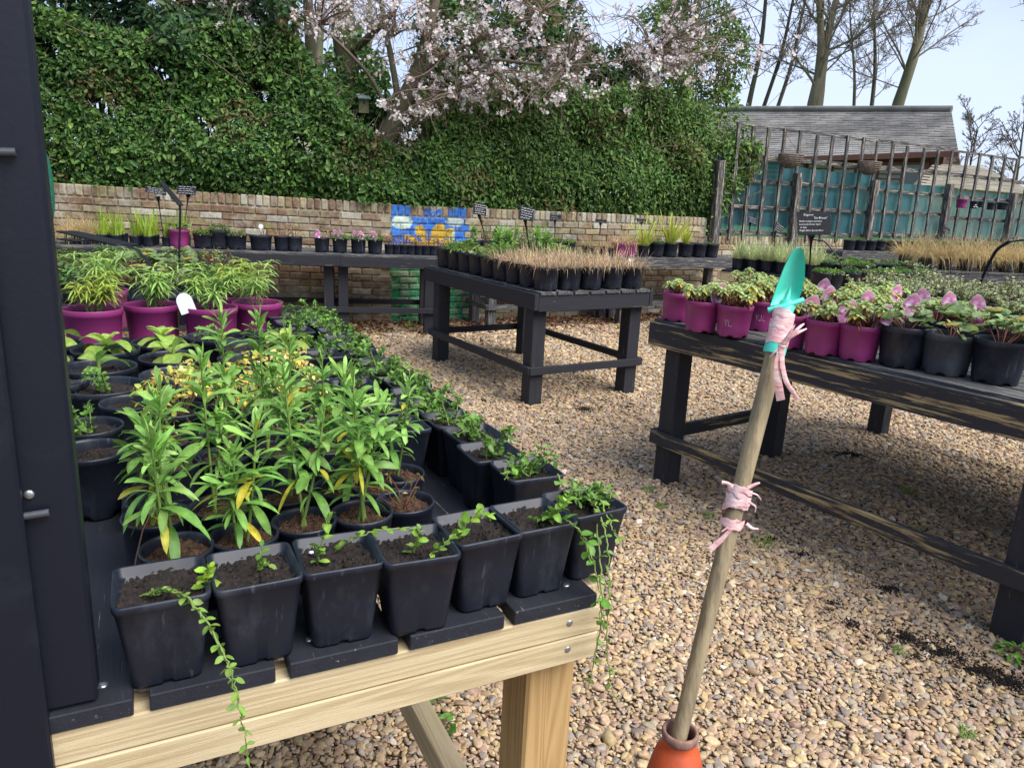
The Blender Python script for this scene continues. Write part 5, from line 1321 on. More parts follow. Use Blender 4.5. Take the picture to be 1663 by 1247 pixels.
# the far end is this bench's front row in local terms: X right = SR, Y = -LR ; local origin = near right corner
LEN_R = 3.3; WR_ = 1.06; ZR = .90
o_ = CR + LR * LEN_R + SR * WR_
right = bench('plant_bench', 'worn black bench with peeling paint at the right, nearest the pole', (o_.x, o_.y), A_R, WR_, LEN_R, ZR, 'worn_wood', 'grey_wood', 7, .125, legs=((.06, .03), (.94, .03), (.06, .425), (.94, .425), (.06, .955), (.94, .955)), ls=.105, rail=.26, railmat='worn_wood', legmat='black_wood', railh=.07, sides='FL')
o2 = o_ + SR * 1.14
right2 = bench('plant_bench', 'dark bench directly behind the worn right-hand one', (o2.x, o2.y), A_R, 1.06, 3.2, ZR, 'black_wood', 'grey_wood', 7, .12, legs=((.06, .03), (.06, .965), (.995, .5)), ls=.105, rail=.255, sides='R')
# ---- wall benches
def wall_bench(label, s0, s1, side, off, depth, mat, z=.85, nsl=5, legs=None):
    a = AL if side < 0 else AR; D_ = DL if side < 0 else DR; N_ = NL if side < 0 else NR
    p = BEND + D_ * s1 + N_ * off
    return bench('plant_bench', label, (p.x, p.y), a, s1 - s0, depth, z, mat, 'grey_wood', nsl, .10, legs=legs or ((.03, .25), (.97, .25), (.03, .93), (.97, .93)), ls=.10, rail=.27, along=False)
bl1 = wall_bench('long black bench against the wall left of the double legs', -4.3, -.565, -1, -.86, .74, 'black_wood')
bl2 = wall_bench('black bench against the wall below the painted flower', -.56, .42, -1, -.86, .74, 'black_wood')
br1 = wall_bench('grey weathered bench against the wall behind the middle bench', .92, 2.86, 1, -.80, .66, 'grey_wood')
br2 = wall_bench('grey weathered bench along the wall beside the fence end', 2.9, 4.62, 1, -.80, .66, 'grey_wood')
# ---- benches at the back right
q0, q1 = G(1171, 437, .85), G(1490, 468, .85); aq = math.atan2(q1.y - q0.y, q1.x - q0.x)
lenq = (q1 - q0).length
qb = bench('plant_bench', 'newly built bench with bare pine edge beyond the right-hand benches', (q1.x, q1.y), aq, lenq, 1.0, .85, 'new_wood', 'slat', 7, .10, legs=((.04, .08), (.96, .08), (.04, .93), (.96, .93)), ls=.09, rail=.26)
f0 = BEND + DR * 6.6 + NR * -.75; fb = bench('plant_bench', 'low-sided grey bench under the trellis fence', ((BEND + DR * 12.5 + NR * -.75).x, (BEND + DR * 12.5 + NR * -.75).y), AR, 5.9, .62, .97, 'grey_wood', 'grey_wood', 5, .10, along=False, legs=((.03, .2), (.97, .2), (.03, .9), (.97, .9)), rail=.3)
tp = G(1500, 440, .86); tb = bench('plant_bench', 'bench of brown sedges near the right edge before the fence', (tp.x + 3.0, tp.y + .55), R(8), 3.1, 1.1, .86, 'grey_wood', 'grey_wood', 6, .10, rail=.3)
# ---- bench behind the near one at the left
L2 = bench('plant_bench', 'dark bench of leafy clumps at the left behind the purple pots', (-1.45, 4.05), R(24), 2.2, 1.9, .85, 'black_wood', 'slat', 8, .11, rail=.27)

# ================================================================== POTTED PLANTS
# ---- near bench, front row of square pots
ZP = ZN + .0005
SQ = [(.654, .052, 0), (.539, .052, .02), (.425, .053, -.04), (.314, .039, -.06), (.203, .062, .05), (.100, .069, .03), (-.010, .088, .08)]
sqlab = ['square black pot with a vine trailing over the edge, leftmost of the front row', 'square black pot with one tiny two-leaved seedling, second in the front row',
         'square black pot with a bending sprout and white shell, third in the front row', 'square black pot crossed by a runner, fourth in the front row', 'square black pot with an arching leafy sprout, fifth in the front row',
         'square black pot sunk low in soil with leafy runner, sixth in the front row', 'square black pot with vines hanging down at the bench corner']
SQP = []
for i, (u, v, r_) in enumerate(SQ):
    p = place(near, u, v, ZP); a = A_N + r_; st, lf = NB(), NB()
    sz = .110
    def loc(px, py, h=None, Y=None):
        w_ = G(px, py, h + .013) if h is not None else AtY(px, py, Y)
        d = w_ - p; c, s = math.cos(-a), math.sin(-a); return (d.x * c - d.y * s, d.x * s + d.y * c, d.z - sz)
    gr = (.21, .36, .05); dg = (.11, .22, .04)
    if i == 0:
        vine(st, lf, [loc(228, 968, ZP + .10), loc(265, 955, ZP + .118), loc(300, 966, ZP + .116), loc(330, 1000, None, .80), loc(352, 1040, None, .78), loc(370, 1075, None, .77), loc(382, 1110, None, .765), loc(392, 1160, None, .76), loc(400, 1205, None, .757), loc(405, 1245, None, .755)], .019, (.012, .017), (.18, .31, .055))
        vine(st, lf, [loc(238, 964, ZP + .10), loc(275, 958, ZP + .115), loc(310, 975, ZP + .112), loc(340, 1015, None, .79), loc(362, 1062, None, .775), loc(378, 1100, None, .765), loc(388, 1140, None, .762)], .03, (.011, .016), (.18, .30, .055))
        vine(st, lf, [loc(333, 955, ZP + .10), loc(336, 935, ZP + .125), loc(338, 920, ZP + .14)], .010, (.018, .024), (.30, .46, .05))
        nbw = NB(); tube(nbw, [loc(217, 928, ZP + .10), loc(222, 900, ZP + .13), loc(232, 860, ZP + .17), loc(250, 822, ZP + .205)], .0009, 4); 
    elif i == 1:
        vine(st, lf, [loc(418, 925, ZP + .10), loc(421, 905, ZP + .122), loc(425, 885, ZP + .142)], .017, (.014, .018), dg); vine(st, lf, [loc(418, 925, ZP + .10), loc(436, 915, ZP + .105)], .010, (.016, .02), gr)
    elif i == 2:
        vine(st, lf, [loc(516, 915, ZP + .10), loc(520, 890, ZP + .13), loc(528, 862, ZP + .155), loc(535, 832, ZP + .185)], .015, (.017, .023), gr); vine(st, lf, [loc(545, 895, ZP + .10), loc(565, 878, ZP + .122), loc(590, 868, ZP + .135), loc(622, 858, ZP + .14), loc(655, 857, ZP + .135), loc(690, 862, ZP + .125)], .024, (.013, .018), gr)
        nbw = NB(); lathe(nbw, [(0, .003), (.0035, .002), (.004, 0), (0, -.001)], 8)
    elif i == 3:
        vine(st, lf, [loc(672, 897, ZP + .10), loc(676, 880, ZP + .125), loc(684, 858, ZP + .145)], .011, (.015, .02), gr); vine(st, lf, [loc(700, 900, ZP + .10), loc(720, 885, ZP + .12), loc(740, 866, ZP + .135)], .016, (.013, .018), gr)
    elif i == 4:
        vine(st, lf, [loc(738, 880, ZP + .10), loc(752, 858, ZP + .13), loc(770, 838, ZP + .15), loc(788, 832, ZP + .15), loc(797, 845, ZP + .128)], .014, (.018, .025), (.22, .38, .05))
    elif i == 5:
        for k in range(3): vine(st, lf, [loc(862 + k * 6, 850 + k * 2, ZP + .085), loc(885 + k * 6, 842, ZP + .105), loc(905 + k * 5, 828 - k * 6, ZP + .135), loc(922 + k * 4, 812 - k * 8, ZP + .15)], .013, (.017, .023), gr)
        vine(st, lf, [loc(915, 842, ZP + .12), loc(940, 858, ZP + .12), loc(952, 890, None, 1.10), loc(962, 915, None, 1.09)], .026, (.02, .026), (.13, .28, .045), w=.62)
    else:
        for k in range(16): 
            x, y = rnd.uniform(930, 985), rnd.uniform(812, 830); vine(st, lf, [loc(x, y, ZP + .09), loc(x + rnd.uniform(-15, 15), y - 18, ZP + .125), loc(x + rnd.uniform(-30, 30), y - rnd.uniform(15, 40), ZP + .135)], .012, (.011, .016), dg if k % 3 else (.16, .28, .06))
        vine(st, lf, [loc(905, 770, None, 1.27), loc(920, 800, None, 1.24), loc(938, 840, None, 1.2), loc(948, 870, None, 1.13), loc(962, 905, None, 1.10), loc(970, 940, None, 1.08), loc(976, 985, None, 1.06), loc(974, 1030, None, 1.05)], .034, (.019, .026), (.13, .28, .045), w=.62)
        vine(st, lf, [loc(968, 815, ZP + .12), loc(980, 850, None, 1.13), loc(988, 890, None, 1.10), loc(989, 940, None, 1.09), loc(988, 990, None, 1.08), loc(985, 1050, None, 1.07), loc(990, 1110, None, 1.06), loc(1003, 1140, None, 1.05)], .026, (.011, .016), (.13, .24, .05))
        vine(st, lf, [loc(975, 812, ZP + .12), loc(990, 845, None, 1.14), loc(1000, 870, None, 1.12), loc(1012, 885, None, 1.11)], .022, (.013, .018), gr)
        vine(st, lf, [loc(965, 825, ZP + .11), loc(975, 930, None, 1.08), loc(980, 1000, None, 1.06), loc(965, 1070, None, 1.05), loc(955, 1120, None, 1.04)], .035, (.012, .017), (.14, .26, .05))
    pl = []
    if st.v: me = st.mesh('stem'); me.materials.append(M['stem_green']); pl.append(('stem', me))
    if lf.v: me = lf.mesh('foliage'); me.materials.append(M['leaf']); pl.append(('foliage', me))
    t = potted('potted_periwinkle', sqlab[i], 'potted plant', 'square pots along the front of the near bench', 'sq', p, a, pl, 1, 0.0)
    if i == 0: link('wire', nbw.mesh('wire'), 'stem_brown', t, (0, 0, sz))
    if i == 2: link('shell', nbw.mesh('shell'), 'white_tag', t, (-.032, .03, sz + .002))
# right-hand column of square pots
vcol = [(.012, .262), (.035, .375), (.02, .49), (.03, .605), (.03, .72), (.035, .84), (.02, .96), (.03, 1.08), (.03, 1.20), (.04, 1.33), (.03, 1.46), (.04, 1.60), (.03, 1.75), (.03, 1.9), (.04, 2.05), (.03, 2.2)]
for i, (u, v) in enumerate(vcol):
    potted('potted_periwinkle', 'square periwinkle pot, %s behind the corner pot along the near bench edge' % ORD[i], 'potted plant', 'square pots along the right edge of the near bench', 'sq', place(near, u, v, ZP), A_N + rnd.uniform(-.06, .06), V_PERI[[1, 0, 1, 0, 2, 0, 1, 2, 0, 1, 2, 0, 1, 2, 1, 1][i]], .95)
for i, (u, v) in enumerate([(.155, .60), (.15, .74), (.16, .97), (.15, 1.10), (.16, 1.36), (.15, 1.5), (.16, 1.78), (.15, 1.95), (.16, 2.12)]):
    potted('potted_periwinkle', 'square periwinkle pot, %s from the front in the near bench second column' % ORD[i], 'potted plant', 'square pots in the second column of the near bench', 'sq', place(near, u, v, ZP), A_N + rnd.uniform(-.06, .06), V_PERI[(i * 3) % 2], .9)
# carrying trays
def tray(label, u, v, wu, lv):
    t = thing('carrying_tray', label, 'tray', place(near, u, v, ZP), A_N, 'plastic trays on the near bench'); h = .05
    nb = NB(); x, y = wu / 2, lv / 2; o = .012
    V = [(-x + o, -y + o, .001), (x - o, -y + o, .001), (x - o, y - o, .001), (-x + o, y - o, .001), (-x, -y, h), (x, -y, h), (x, y, h), (-x, y, h), (-x - .010, -y - .010, h), (x + .010, -y - .010, h), (x + .010, y + .010, h), (-x - .010, y + .010, h), (-x - .011, -y - .011, h - .012), (x + .011, -y - .011, h - .012), (x + .011, y + .011, h - .012), (-x - .011, y + .011, h - .012)]
    Fc = [(0, 1, 2, 3)]
    for a, b_ in ((0, 4), (4, 8), (8, 12)):
        for k in range(4): q = (k + 1) % 4; Fc.append((a + k, a + q, b_ + q, b_ + k))
    nb.add(V, Fc); link('body', nb.mesh('body', False), 'pot_black', t)
    for k in range(1, 4): board('rib', .004, lv - .03, .02, 'pot_black', t, (-x + wu * k / 4, 0, .012))
tray('shallow black plastic tray under the nearest wallflower pots', .45, .315, .46, .30); tray('shallow black plastic tray under the farther wallflower pots', .47, .66, .46, .32)
# wallflowers in round pots
WF = [(.630, .185, 0, 1.02), (.535, .195, 3, .95), (.440, .215, 2, .95), (.345, .215, 1, 1.0), (.265, .232, 9, 1), (.655, .315, 1, .95), (.555, .32, 4, .92), (.45, .335, 4, .98), (.35, .335, 3, 1.05), (.285, .325, 9, 1), (.235, .365, 2, .75),
      (.62, .56, 0, .8), (.53, .57, 4, 1.0), (.43, .58, 4, .98), (.33, .56, 1, .85), (.62, .70, 9, .9), (.51, .70, 9, .9), (.41, .71, 0, .75), (.31, .70, 9, .9)]
for i, (u, v, k, sc_) in enumerate(WF):
    row = ['front', 'second', 'third', 'back'][0 if i < 5 else 1 if i < 11 else 2 if i < 15 else 3]; nth = i - (0 if i < 5 else 5 if i < 11 else 11 if i < 15 else 15)
    lab = ('nearly bare round soil pot, %s from left in the %s tray row' if k == 9 else 'leafy wallflower in round pot, %s from left in the %s tray row') % (ORD[nth], row)
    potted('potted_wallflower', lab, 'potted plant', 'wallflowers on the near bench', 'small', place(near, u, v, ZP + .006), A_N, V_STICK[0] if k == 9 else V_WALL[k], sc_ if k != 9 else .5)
# yellowing clumps, broad-leaved plants and empty pots farther back on the near bench
BK = [(.60, .86, 'mid', V_YEL[1]), (.46, .86, 'mid', V_YEL[0]), (.33, .86, 'mid', V_YEL[0]), (.25, 1.0, 'mid', []), (.40, 1.0, 'mid', V_YEL[1]), (.54, 1.02, 'mid', V_YEL[0]), (.76, .62, 'mid', []), (.77, .78, 'mid', V_PERI[0]), (.69, .95, 'mid', []), (.75, 1.12, 'wide', V_PERI[0]),
      (.30, 1.16, 'mid', V_YEL[0]), (.44, 1.18, 'mid', []), (.58, 1.2, 'wide', []), (.77, 1.34, 'wide', V_BROAD[2]), (.58, 1.42, 'wide', V_BROAD[0]), (.40, 1.36, 'mid', []), (.26, 1.34, 'mid', V_PERI[0]), (.36, 1.54, 'wide', []), (.25, 1.52, 'mid', V_BROAD[1]), (.76, 1.58, 'wide', V_BROAD[1]), (.60, 1.66, 'wide', V_BROAD[1]), (.44, 1.72, 'wide', V_PERI[1]), (.28, 1.74, 'mid', V_PERI[1]), (.88, 1.2, 'wide', []), (.93, 1.45, 'wide', V_BROAD[0]), (.92, 1.7, 'wide', V_BROAD[1])]
for i, (u, v, k, pl) in enumerate(BK):
    if pl in V_YEL: d = 'yellowing withered plant'
    elif pl in V_BROAD: d = 'broad pale-leaved plant'
    elif pl == []: d = 'pot of bare compost'
    else: d = 'pot of few shoots'
    rowi = lambda q: sum(q > e for e in (.9, 1.08, 1.3, 1.5, 1.69))
    nth = sum(1 for q in BK if rowi(q[1]) == rowi(v) and q[0] > u)
    potted('potted_seedling', '%s, %s from left in the %s row behind the wallflowers' % (d, ORD[nth], ORD[rowi(v)]), 'potted plant', 'mixed pots behind the wallflowers', k, place(near, u, v, ZP), rnd.uniform(0, 6), pl, 1.2 if pl in V_BROAD else .9)
# purple pots at the far end of the near bench
for i, (px, py, k, lab) in enumerate([(150, 500, 1, 'purple pot of yellow-green whorled leaves hard against the black upright'), (247, 493, 0, 'purple pot of narrow grey-green leaves, second from the black upright'), (342, 497, 2, 'purple pot of whorled green leaves with a white paper label'), (418, 490, 3, 'purple pot of spreading narrow leaves at the right end of its row')]):
    p = G(px, py, ZP + .17); t = potted('potted_spurge', lab, 'potted plant', 'purple pots at the end of the near bench', 'purple3', (p.x, p.y, ZP), rnd.uniform(0, 6), V_WHORL[k], 1.0)
    if i == 2:
        t.rotation_euler.z = 0; nb = NB(); a = np.linspace(0, math.pi, 12); V = [(-.028, 0, 0), (.028, 0, 0)] + [(.028 * math.cos(q) * 1.0, 0, .045 + .03 * math.sin(q)) for q in a]
        Vb = [(x, .0012, z) for x, y, z in V]; n_ = len(V); Fc = [(0, 1) + tuple(range(2, n_)), tuple(range(2 * n_ - 1, n_ + 1, -1)) + (n_ + 1, n_)]
        nb.add(V + Vb, Fc); link('label_card', nb.mesh('label_card', False), 'white_tag', t, (-.045, -.085, .155), (-.15, -.35, .25))
        nb = NB()
        for q in range(7): nb.add([(-.020, -.001, .012 + q * .007), (.018 - .006 * (q % 3), -.001, .012 + q * .007), (.018 - .006 * (q % 3), -.001, .0135 + q * .007), (-.020, -.001, .0135 + q * .007)], [(0, 1, 2, 3)])
        link('print', nb.mesh('print', False), 'slate', t.children[-1])
for i, (px, py, l_) in enumerate([(165, 470, 'purple pot half hidden at the left behind the yellow-green one'), (385, 478, 'purple pot behind the labelled one')]):
    p = G(px, py, ZP + .17); potted('potted_spurge', l_, 'potted plant', 'purple pots at the end of the near bench', 'purple3', (p.x, p.y, ZP), 1, V_WHORL[i], 1.1)
p = G(298, 470, ZP + .15); potted('empty_pot', 'large empty black pot standing between the purple pots', 'pot', None, 'wide', (p.x, p.y, ZP), 0, [], 1)

# ---- bench behind (left): leafy clumps
i = 0
for r_ in range(7):
    for c in range(9):
        u, v = .14 + c * .235 + rnd.uniform(-.02, .02), .15 + r_ * .26
        if rnd.random() < .1: continue
        pl = rnd.choice([V_CRANE[0], V_CRANE[2], V_MOUND[2], V_MOUND[3], V_CRANE[1], V_STICK[0]])
        potted('potted_cranesbill', 'low leafy pot on left bench, %s row from near end, %s from right' % (ORD[r_], ORD[c]), 'potted plant', 'leafy clumps on the left bench', 'low', place(L2, u, v, .8505), rnd.uniform(0, 6), pl, 1.2); i += 1

# ---- middle bench
n_ = 0
for r_ in range(9):
    for c in range(5):
        u, v = .115 + c * .20, .105 + r_ * .198
        if r_ == 0: pl = V_TAN[c % 4]; d = 'tan dead-looking grass'
        elif r_ < 4: pl = V_TAN[(c + r_) % 4] if c > 0 or r_ < 3 else V_TUFT[0]; d = 'tan dead-looking grass'
        elif r_ == 4: pl = V_TUFT[c % 2]; d = 'green tufted grass'
        else: pl = V_STRAP[(c + r_) % 3] if not (c < 3 and r_ in (6, 7)) else V_TALL[c % 2]; d = 'green strap-leaved plant'
        t = potted('potted_grass', 'pot of %s, %s row from front of middle bench, %s from right' % (d, ORD[r_], ORD[c]), 'potted plant', 'pots on the middle bench', 'big', place(mid, u, v, ZM + .0005), rnd.uniform(0, 6), pl, rnd.uniform(.95, 1.15)); t.scale = (1.1,) * 3
        if r_ == 0 and c == 0:
            nb = NB(); nb.add(*cbox(.045, .0015, .07, .0006)); link('label_card', nb.mesh('label_card', False), 'white_tag', t, (.02, -.03, .165), (-.2, .1, A_M - t.rotation_euler.z))

# ---- right benches
def tagmat():
    m, n, b = newmat('flower_print'); b.inputs['Roughness'].default_value = .35
    t = nd(n, 'ShaderNodeTexCoord'); vo = nd(n, 'ShaderNodeTexVoronoi', Scale=52.0); n.links.new(t.outputs['Object'], vo.inputs['Vector'])
    ra = nd(n, 'ShaderNodeValToRGB'); e = ra.color_ramp.elements; e[0].position = 0; e[0].color = (.75, .50, .10, 1); e[1].position = 1; e[1].color = (.13, .09, .16, 1)
    for p_, c in ((.12, (.80, .55, .16, 1)), (.16, (.86, .60, .76, 1)), (.42, (.80, .42, .66, 1)), (.55, (.66, .22, .46, 1))): x = e.new(p_); x.color = c
    n.links.new(vo.outputs['Distance'], ra.inputs[0])
    ml = nd(n, 'ShaderNodeMath', operation='MULTIPLY'); ml.inputs[1].default_value = 1.0
    sx = nd(n, 'ShaderNodeSeparateXYZ'); n.links.new(t.outputs['Object'], sx.inputs[0])
    mr = nd(n, 'ShaderNodeMapRange'); mr.inputs['From Min'].default_value = .052; mr.inputs['From Max'].default_value = .075; n.links.new(sx.outputs[2], mr.inputs['Value'])
    mx = nd(n, 'ShaderNodeMixRGB'); mx.inputs['Color2'].default_value = (.82, .30, .42, 1); n.links.new(mr.outputs[0], mx.inputs['Fac']); n.links.new(ra.outputs[0], mx.inputs['Color1']); n.links.new(mx.outputs[0], b.inputs['Base Color'])
    return m
M['flower_print'] = tagmat()
def tag_mesh():
    nb = NB(); a = np.linspace(0, 1, 13); w_ = np.interp(a, [0, .1, .3, .5, .72, .9, 1], [.006, .016, .0255, .028, .0235, .012, .001])
    def outl(k, y):
        z = (.0425 + (a - .5) * .085 * k); ww = w_ * k
        pts = [(-x, y, q) for x, q in zip(ww, z)] + [(x, y, q) for x, q in zip(ww[::-1], z[::-1])]
        return [(x, yy + .008 * (x / .026) ** 2, q) for x, yy, q in pts]
    o1, i1 = outl(1, 0), outl(.93, -.0008); n = len(o1); st_ = [(i, n - 1 - i, n - 2 - i, i + 1) for i in range(12)]
    nb.add(i1, st_); nb.add(o1, st_); nb.add(outl(1, .0012), [q[::-1] for q in st_])
    me = nb.mesh('label_card', False); me.materials.append(M['white_tag']); me.materials.append(M['flower_print'])
    for i, p in enumerate(me.polygons): p.material_index = 1 if i < 12 else 0
    return me
TAGM = tag_mesh()
def add_tag(t, dx, dy, dz, yaw, lean=0, s=1.0):
    link('label_card', TAGM, None, t, (dx, dy, dz), (-.12, lean, yaw - t.rotation_euler.z), s)
def rloc(px, py, h): 
    p = G(px, py, ZR + h); return Vector((p.x, p.y, ZR + .0005))
def scratch(t, strokes, r, z0, az):
    nb = NB()
    for s_ in strokes:
        P = []
        for (x, z) in s_:
            a = az + x / r; rr = r * (.90 + .07 * (z0 + z) / .13); P.append((rr * math.cos(a), rr * math.sin(a), z0 + z))
        tube(nb, P, .0006, 4)
    link('scratched_letters', nb.mesh('scratched_letters'), 'chalk', t)
front_r = [(1103, 475, 'purple', V_ROS[2], 'purple pot at the far left corner of the right-hand bench', 0), (1142, 488, 'purple', V_ROS[0], 'purple pot with pink picture label, second along the right-hand bench edge', 1), (1195, 495, 'purple', V_ROS[1], 'purple pot scratched VL, third along the right-hand bench edge', 0),
           (1285, 510, 'purple', V_ROS[0], 'purple pot directly behind the green trowel on the right-hand bench', 1), (1343, 519, 'purple', V_ROS[2], 'purple pot just right of the trowel pole with pink label', 1), (1400, 527, 'purple', V_ROS[1], 'purple pot beside the row of black pots, last purple one along the edge', 1),
           (1471, 536, 'big', V_CRANE[0], 'black pot of lobed leaves next to the last purple pot', 0), (1544, 546, 'grey', V_CRANE[2], 'scuffed grey pot of sparse lobed leaves on the right-hand bench edge', 0), (1627, 558, 'big', V_CRANE[1], 'black pot of dense lobed leaves at the right edge of the picture', 0)]
for (px, py, k, pl, lab, tg) in front_r:
    p = rloc(px, py, .15); sc_ = 1.0
    t = potted('potted_fleabane' if k == 'purple' else 'potted_cranesbill', lab, 'potted plant', 'pots along the edge of the right-hand bench', k, p, rnd.uniform(0, 6), pl, 1.3 if k == 'purple' else 1.2)
    if k != 'purple': t.scale = (1.08,) * 3
    if tg:
        a_ = -.9 - t.rotation_euler.z; add_tag(t, .068 * math.cos(a_), .068 * math.sin(a_), .14, -.25, .35, 1.35)
    if 'VL' in lab:
        t.rotation_euler.z = 0; scratch(t, [[(-.02, .03), (-.013, 0), (-.006, .03)], [(.002, .03), (.0, .0), (.018, .001)]], .086, .055, -2.15)
p = rloc(1236, 488, .15); t = potted('potted_fleabane', 'purple pot scratched VJL in the second row behind the trowel', 'potted plant', 'pots along the edge of the right-hand bench', 'purple', p, 0, V_ROS[3], 1.3)
scratch(t, [[(-.028, .03), (-.022, 0), (-.016, .03)], [(.0, .03), (.0, .004), (-.006, 0), (-.010, .006)], [(.010, .03), (.009, .0), (.024, .001)]], .086, .055, -1.75)
# second, third, fourth rows on the right bench
row2 = [(1180, 470, V_ROS[0], 0), (1255, 468, V_ROS[1], 0), (1300, 480, V_ROS[3], 0), (1352, 492, V_ROS[1], 1), (1408, 498, V_ROS[3], 1), (1462, 503, V_ROS[0], 1), (1520, 512, V_CRANE[1], 0), (1590, 522, V_CRANE[1], 0), (1650, 530, V_CRANE[0], 0),
        (1215, 452, V_ROS[3], 0), (1285, 462, V_ROS[1], 0), (1335, 470, V_ROS[0], 1), (1395, 476, V_ROS[1], 0), (1445, 480, V_ROS[3], 1), (1500, 488, V_ROS[0], 1), (1548, 494, V_ROS[2], 1), (1580, 500, V_ROS[0], 1),
        ]
for i, (px, py, pl, tg) in enumerate(row2):
    p = rloc(px, py + (8 if i < 9 else 14), .15); rw = 'second' if i < 9 else 'third' if i < 17 else 'fourth'; nth = i if i < 9 else i - 9 if i < 17 else i - 17
    blk = pl in V_CRANE
    t = potted('potted_cranesbill' if blk else 'potted_fleabane', '%s, %s row of right-hand bench, %s from left' % ('black pot of lobed leaves' if blk else 'purple pot of pale rosettes' + (' with pink label' if tg else ''), rw, ORD[nth]), 'potted plant', 'inner rows of the right-hand bench', 'big' if blk else 'purple', p, rnd.uniform(0, 6), pl, 1.15)
    if tg:
        a_ = -1.9 + rnd.uniform(-.5, .5) - t.rotation_euler.z; add_tag(t, .075 * math.cos(a_), .075 * math.sin(a_), .15, rnd.uniform(-.5, .3), rnd.uniform(-.3, .45), 1.35)
i = 0
for r_ in range(5):
    for c in range(11):
        p = o2 + LR * -(.2 + c * .27) - SR * (1.06 - .16 - r_ * .19)
        p = Vector((p.x, p.y, ZR + .0005))
        if p.y > 6.2: continue
        potted('potted_euonymus', 'pot of cream-edged leaves, rear right bench, %s row, %s from near end' % (ORD[r_], ORD[c]), 'potted plant', 'variegated plants on the rear right bench', 'big', p, rnd.uniform(0, 6), V_VAR[(r_ + c) % 3], 1.05); i += 1

# ---- wall benches
for i, (px, k, pl, lab) in enumerate([(292, 'purple', V_CRANE[0], 'purple pot on the wall bench beside the tall sign stakes'), (333, 'wide', V_MOUND[1], 'wide black pot of low green leaves right of the purple pot on the wall bench'), (357, 'big', V_MOUND[2], 'black pot tucked behind the low green ones on the wall bench'), (383, 'wide', V_MOUND[3], 'second wide black pot of low green leaves on the wall bench'), (424, 'wide', V_STICK[2], 'wide black pot with a white label disc on the wall bench'),
                                   (458, 'mid', V_STICK[0], 'left one of two touching black pots of dry stems on the wall bench'), (479, 'mid', V_STICK[1], 'right one of two touching black pots of dry stems on the wall bench'), (523, 'mid', V_STICK[0], 'black pot with one pink label above the double legs'), (552, 'mid', V_MOUND[0], 'black pot with two pink labels on the wall bench'), (582, 'mid', V_MOUND[0], 'black pot with three pink labels on the wall bench'), (609, 'mid', V_MOUND[0], 'last black pot with pink labels before the painted flower')]):
    q = OnPlane(px, 400, BEND + NL * -.66, tuple(NL)); p = Vector((q.x, q.y, .8505))
    t = potted('potted_perennial', lab, 'potted plant', 'pots on the wall bench', k, p, 0, pl, 1.0); t.scale = (1.18,) * 3
    for j in range([0, 0, 0, 0, 0, 0, 0, 1, 2, 3, 2][i]): add_tag(t, -.035 + j * .035, -.02 - .01 * j, .105, rnd.uniform(-.3, .3), rnd.uniform(-.15, .15), 1.1)
    if i == 4:
        nb = NB(); lathe(nb, [(0, .001), (.02, .001), (.021, 0), (.02, -.001), (0, -.001)], 16); link('label_card', nb.mesh('label_card', False), 'white_tag', t, (.01, -.02, .2), (1.4, .2, 0))
for i in range(9):
    q = OnPlane(632 + i * 12, 400, BEND + NL * -.62, tuple(NL)); potted('potted_perennial', 'narrow pot of bare reddish stems below painted flower, %s from left' % ORD[i], 'potted plant', 'bare stems below the painted flower', 'small', (q.x, q.y, .8505), rnd.uniform(0, 6), V_STICK[i % 3], 1.2)
# trays of iris and sedge at the left end of the wall bench
for i in range(4):
    q = OnPlane(120 + i * 52, 400, BEND + NL * -.55, tuple(NL)); pl = V_SEDGE[0] if i == 0 else V_IRIS[i % 2]
    for r_ in range(3):
        for c in range(2):
            p = Vector((q.x, q.y, .8505)) + DL * (c * .12) + NL * (r_ * .13 - .1)
            potted('potted_iris', ('brown sedge' if i == 0 else 'bright green iris shoots') + ' in small pot, wall bench, %s block, %s row, %s one' % (ORD[i], ORD[r_], 'left' if c == 0 else 'right'), 'potted plant', 'small pots at the left of the wall bench', 'small', p, rnd.uniform(0, 6), pl, rnd.uniform(.65, .95))
# right wall bench
for i, (px, k, pl, lab, ps) in enumerate([(955, 'low', V_SEDGE[1], 'low black pot of brown sedge on the grey wall bench, leftmost', .6), (985, 'low', V_TAN[0], 'low black pot of tan grass second on the grey wall bench', 1), (1005, 'purple', V_TAN[1], 'left purple pot of dry grass on the grey wall bench', 1.2), (1020, 'purple', V_SEDGE[2], 'right purple pot of dry grass on the grey wall bench', .7), (1044, 'mid', V_PHOR[0], 'large striped sword-leaved plant left of the tallest one on the wall bench', .68),
                                   (1066, 'big', V_MOUND[2], 'black pot of low leaves between the sword-leaved plants', .9), (1088, 'big', V_PHOR[1], 'tallest yellow-striped sword-leaved plant on the wall bench', .8), (1113, 'big', V_PHOR[2], 'small green sword-leaved plant right of the tallest', .5), (1135, 'big', V_STICK[0], 'black pot of dry stems before the fence post', 1), (1155, 'big', V_MOUND[3], 'black pot of brownish leaves at the end of the grey wall bench', .8)]):
    q = OnPlane(px, 405, BEND + NR * -.62, tuple(NR)); potted('potted_perennial', lab, 'potted plant', 'pots on the grey wall bench', k, (q.x, q.y, .8505), rnd.uniform(0, 6), pl, ps).scale = (1.15,) * 3
for i in range(10):
    q = OnPlane(770 + i * 17, 400, BEND + NR * -.5, tuple(NR)); potted('potted_perennial', 'pot of leafy shoots on wall bench beyond middle bench, %s from left' % ORD[i], 'potted plant', 'leafy pots beyond the middle bench', 'big', (q.x, q.y, .8505), rnd.uniform(0, 6), V_TALL[i % 2] if i < 7 else V_MOUND[i % 4], 1.0)
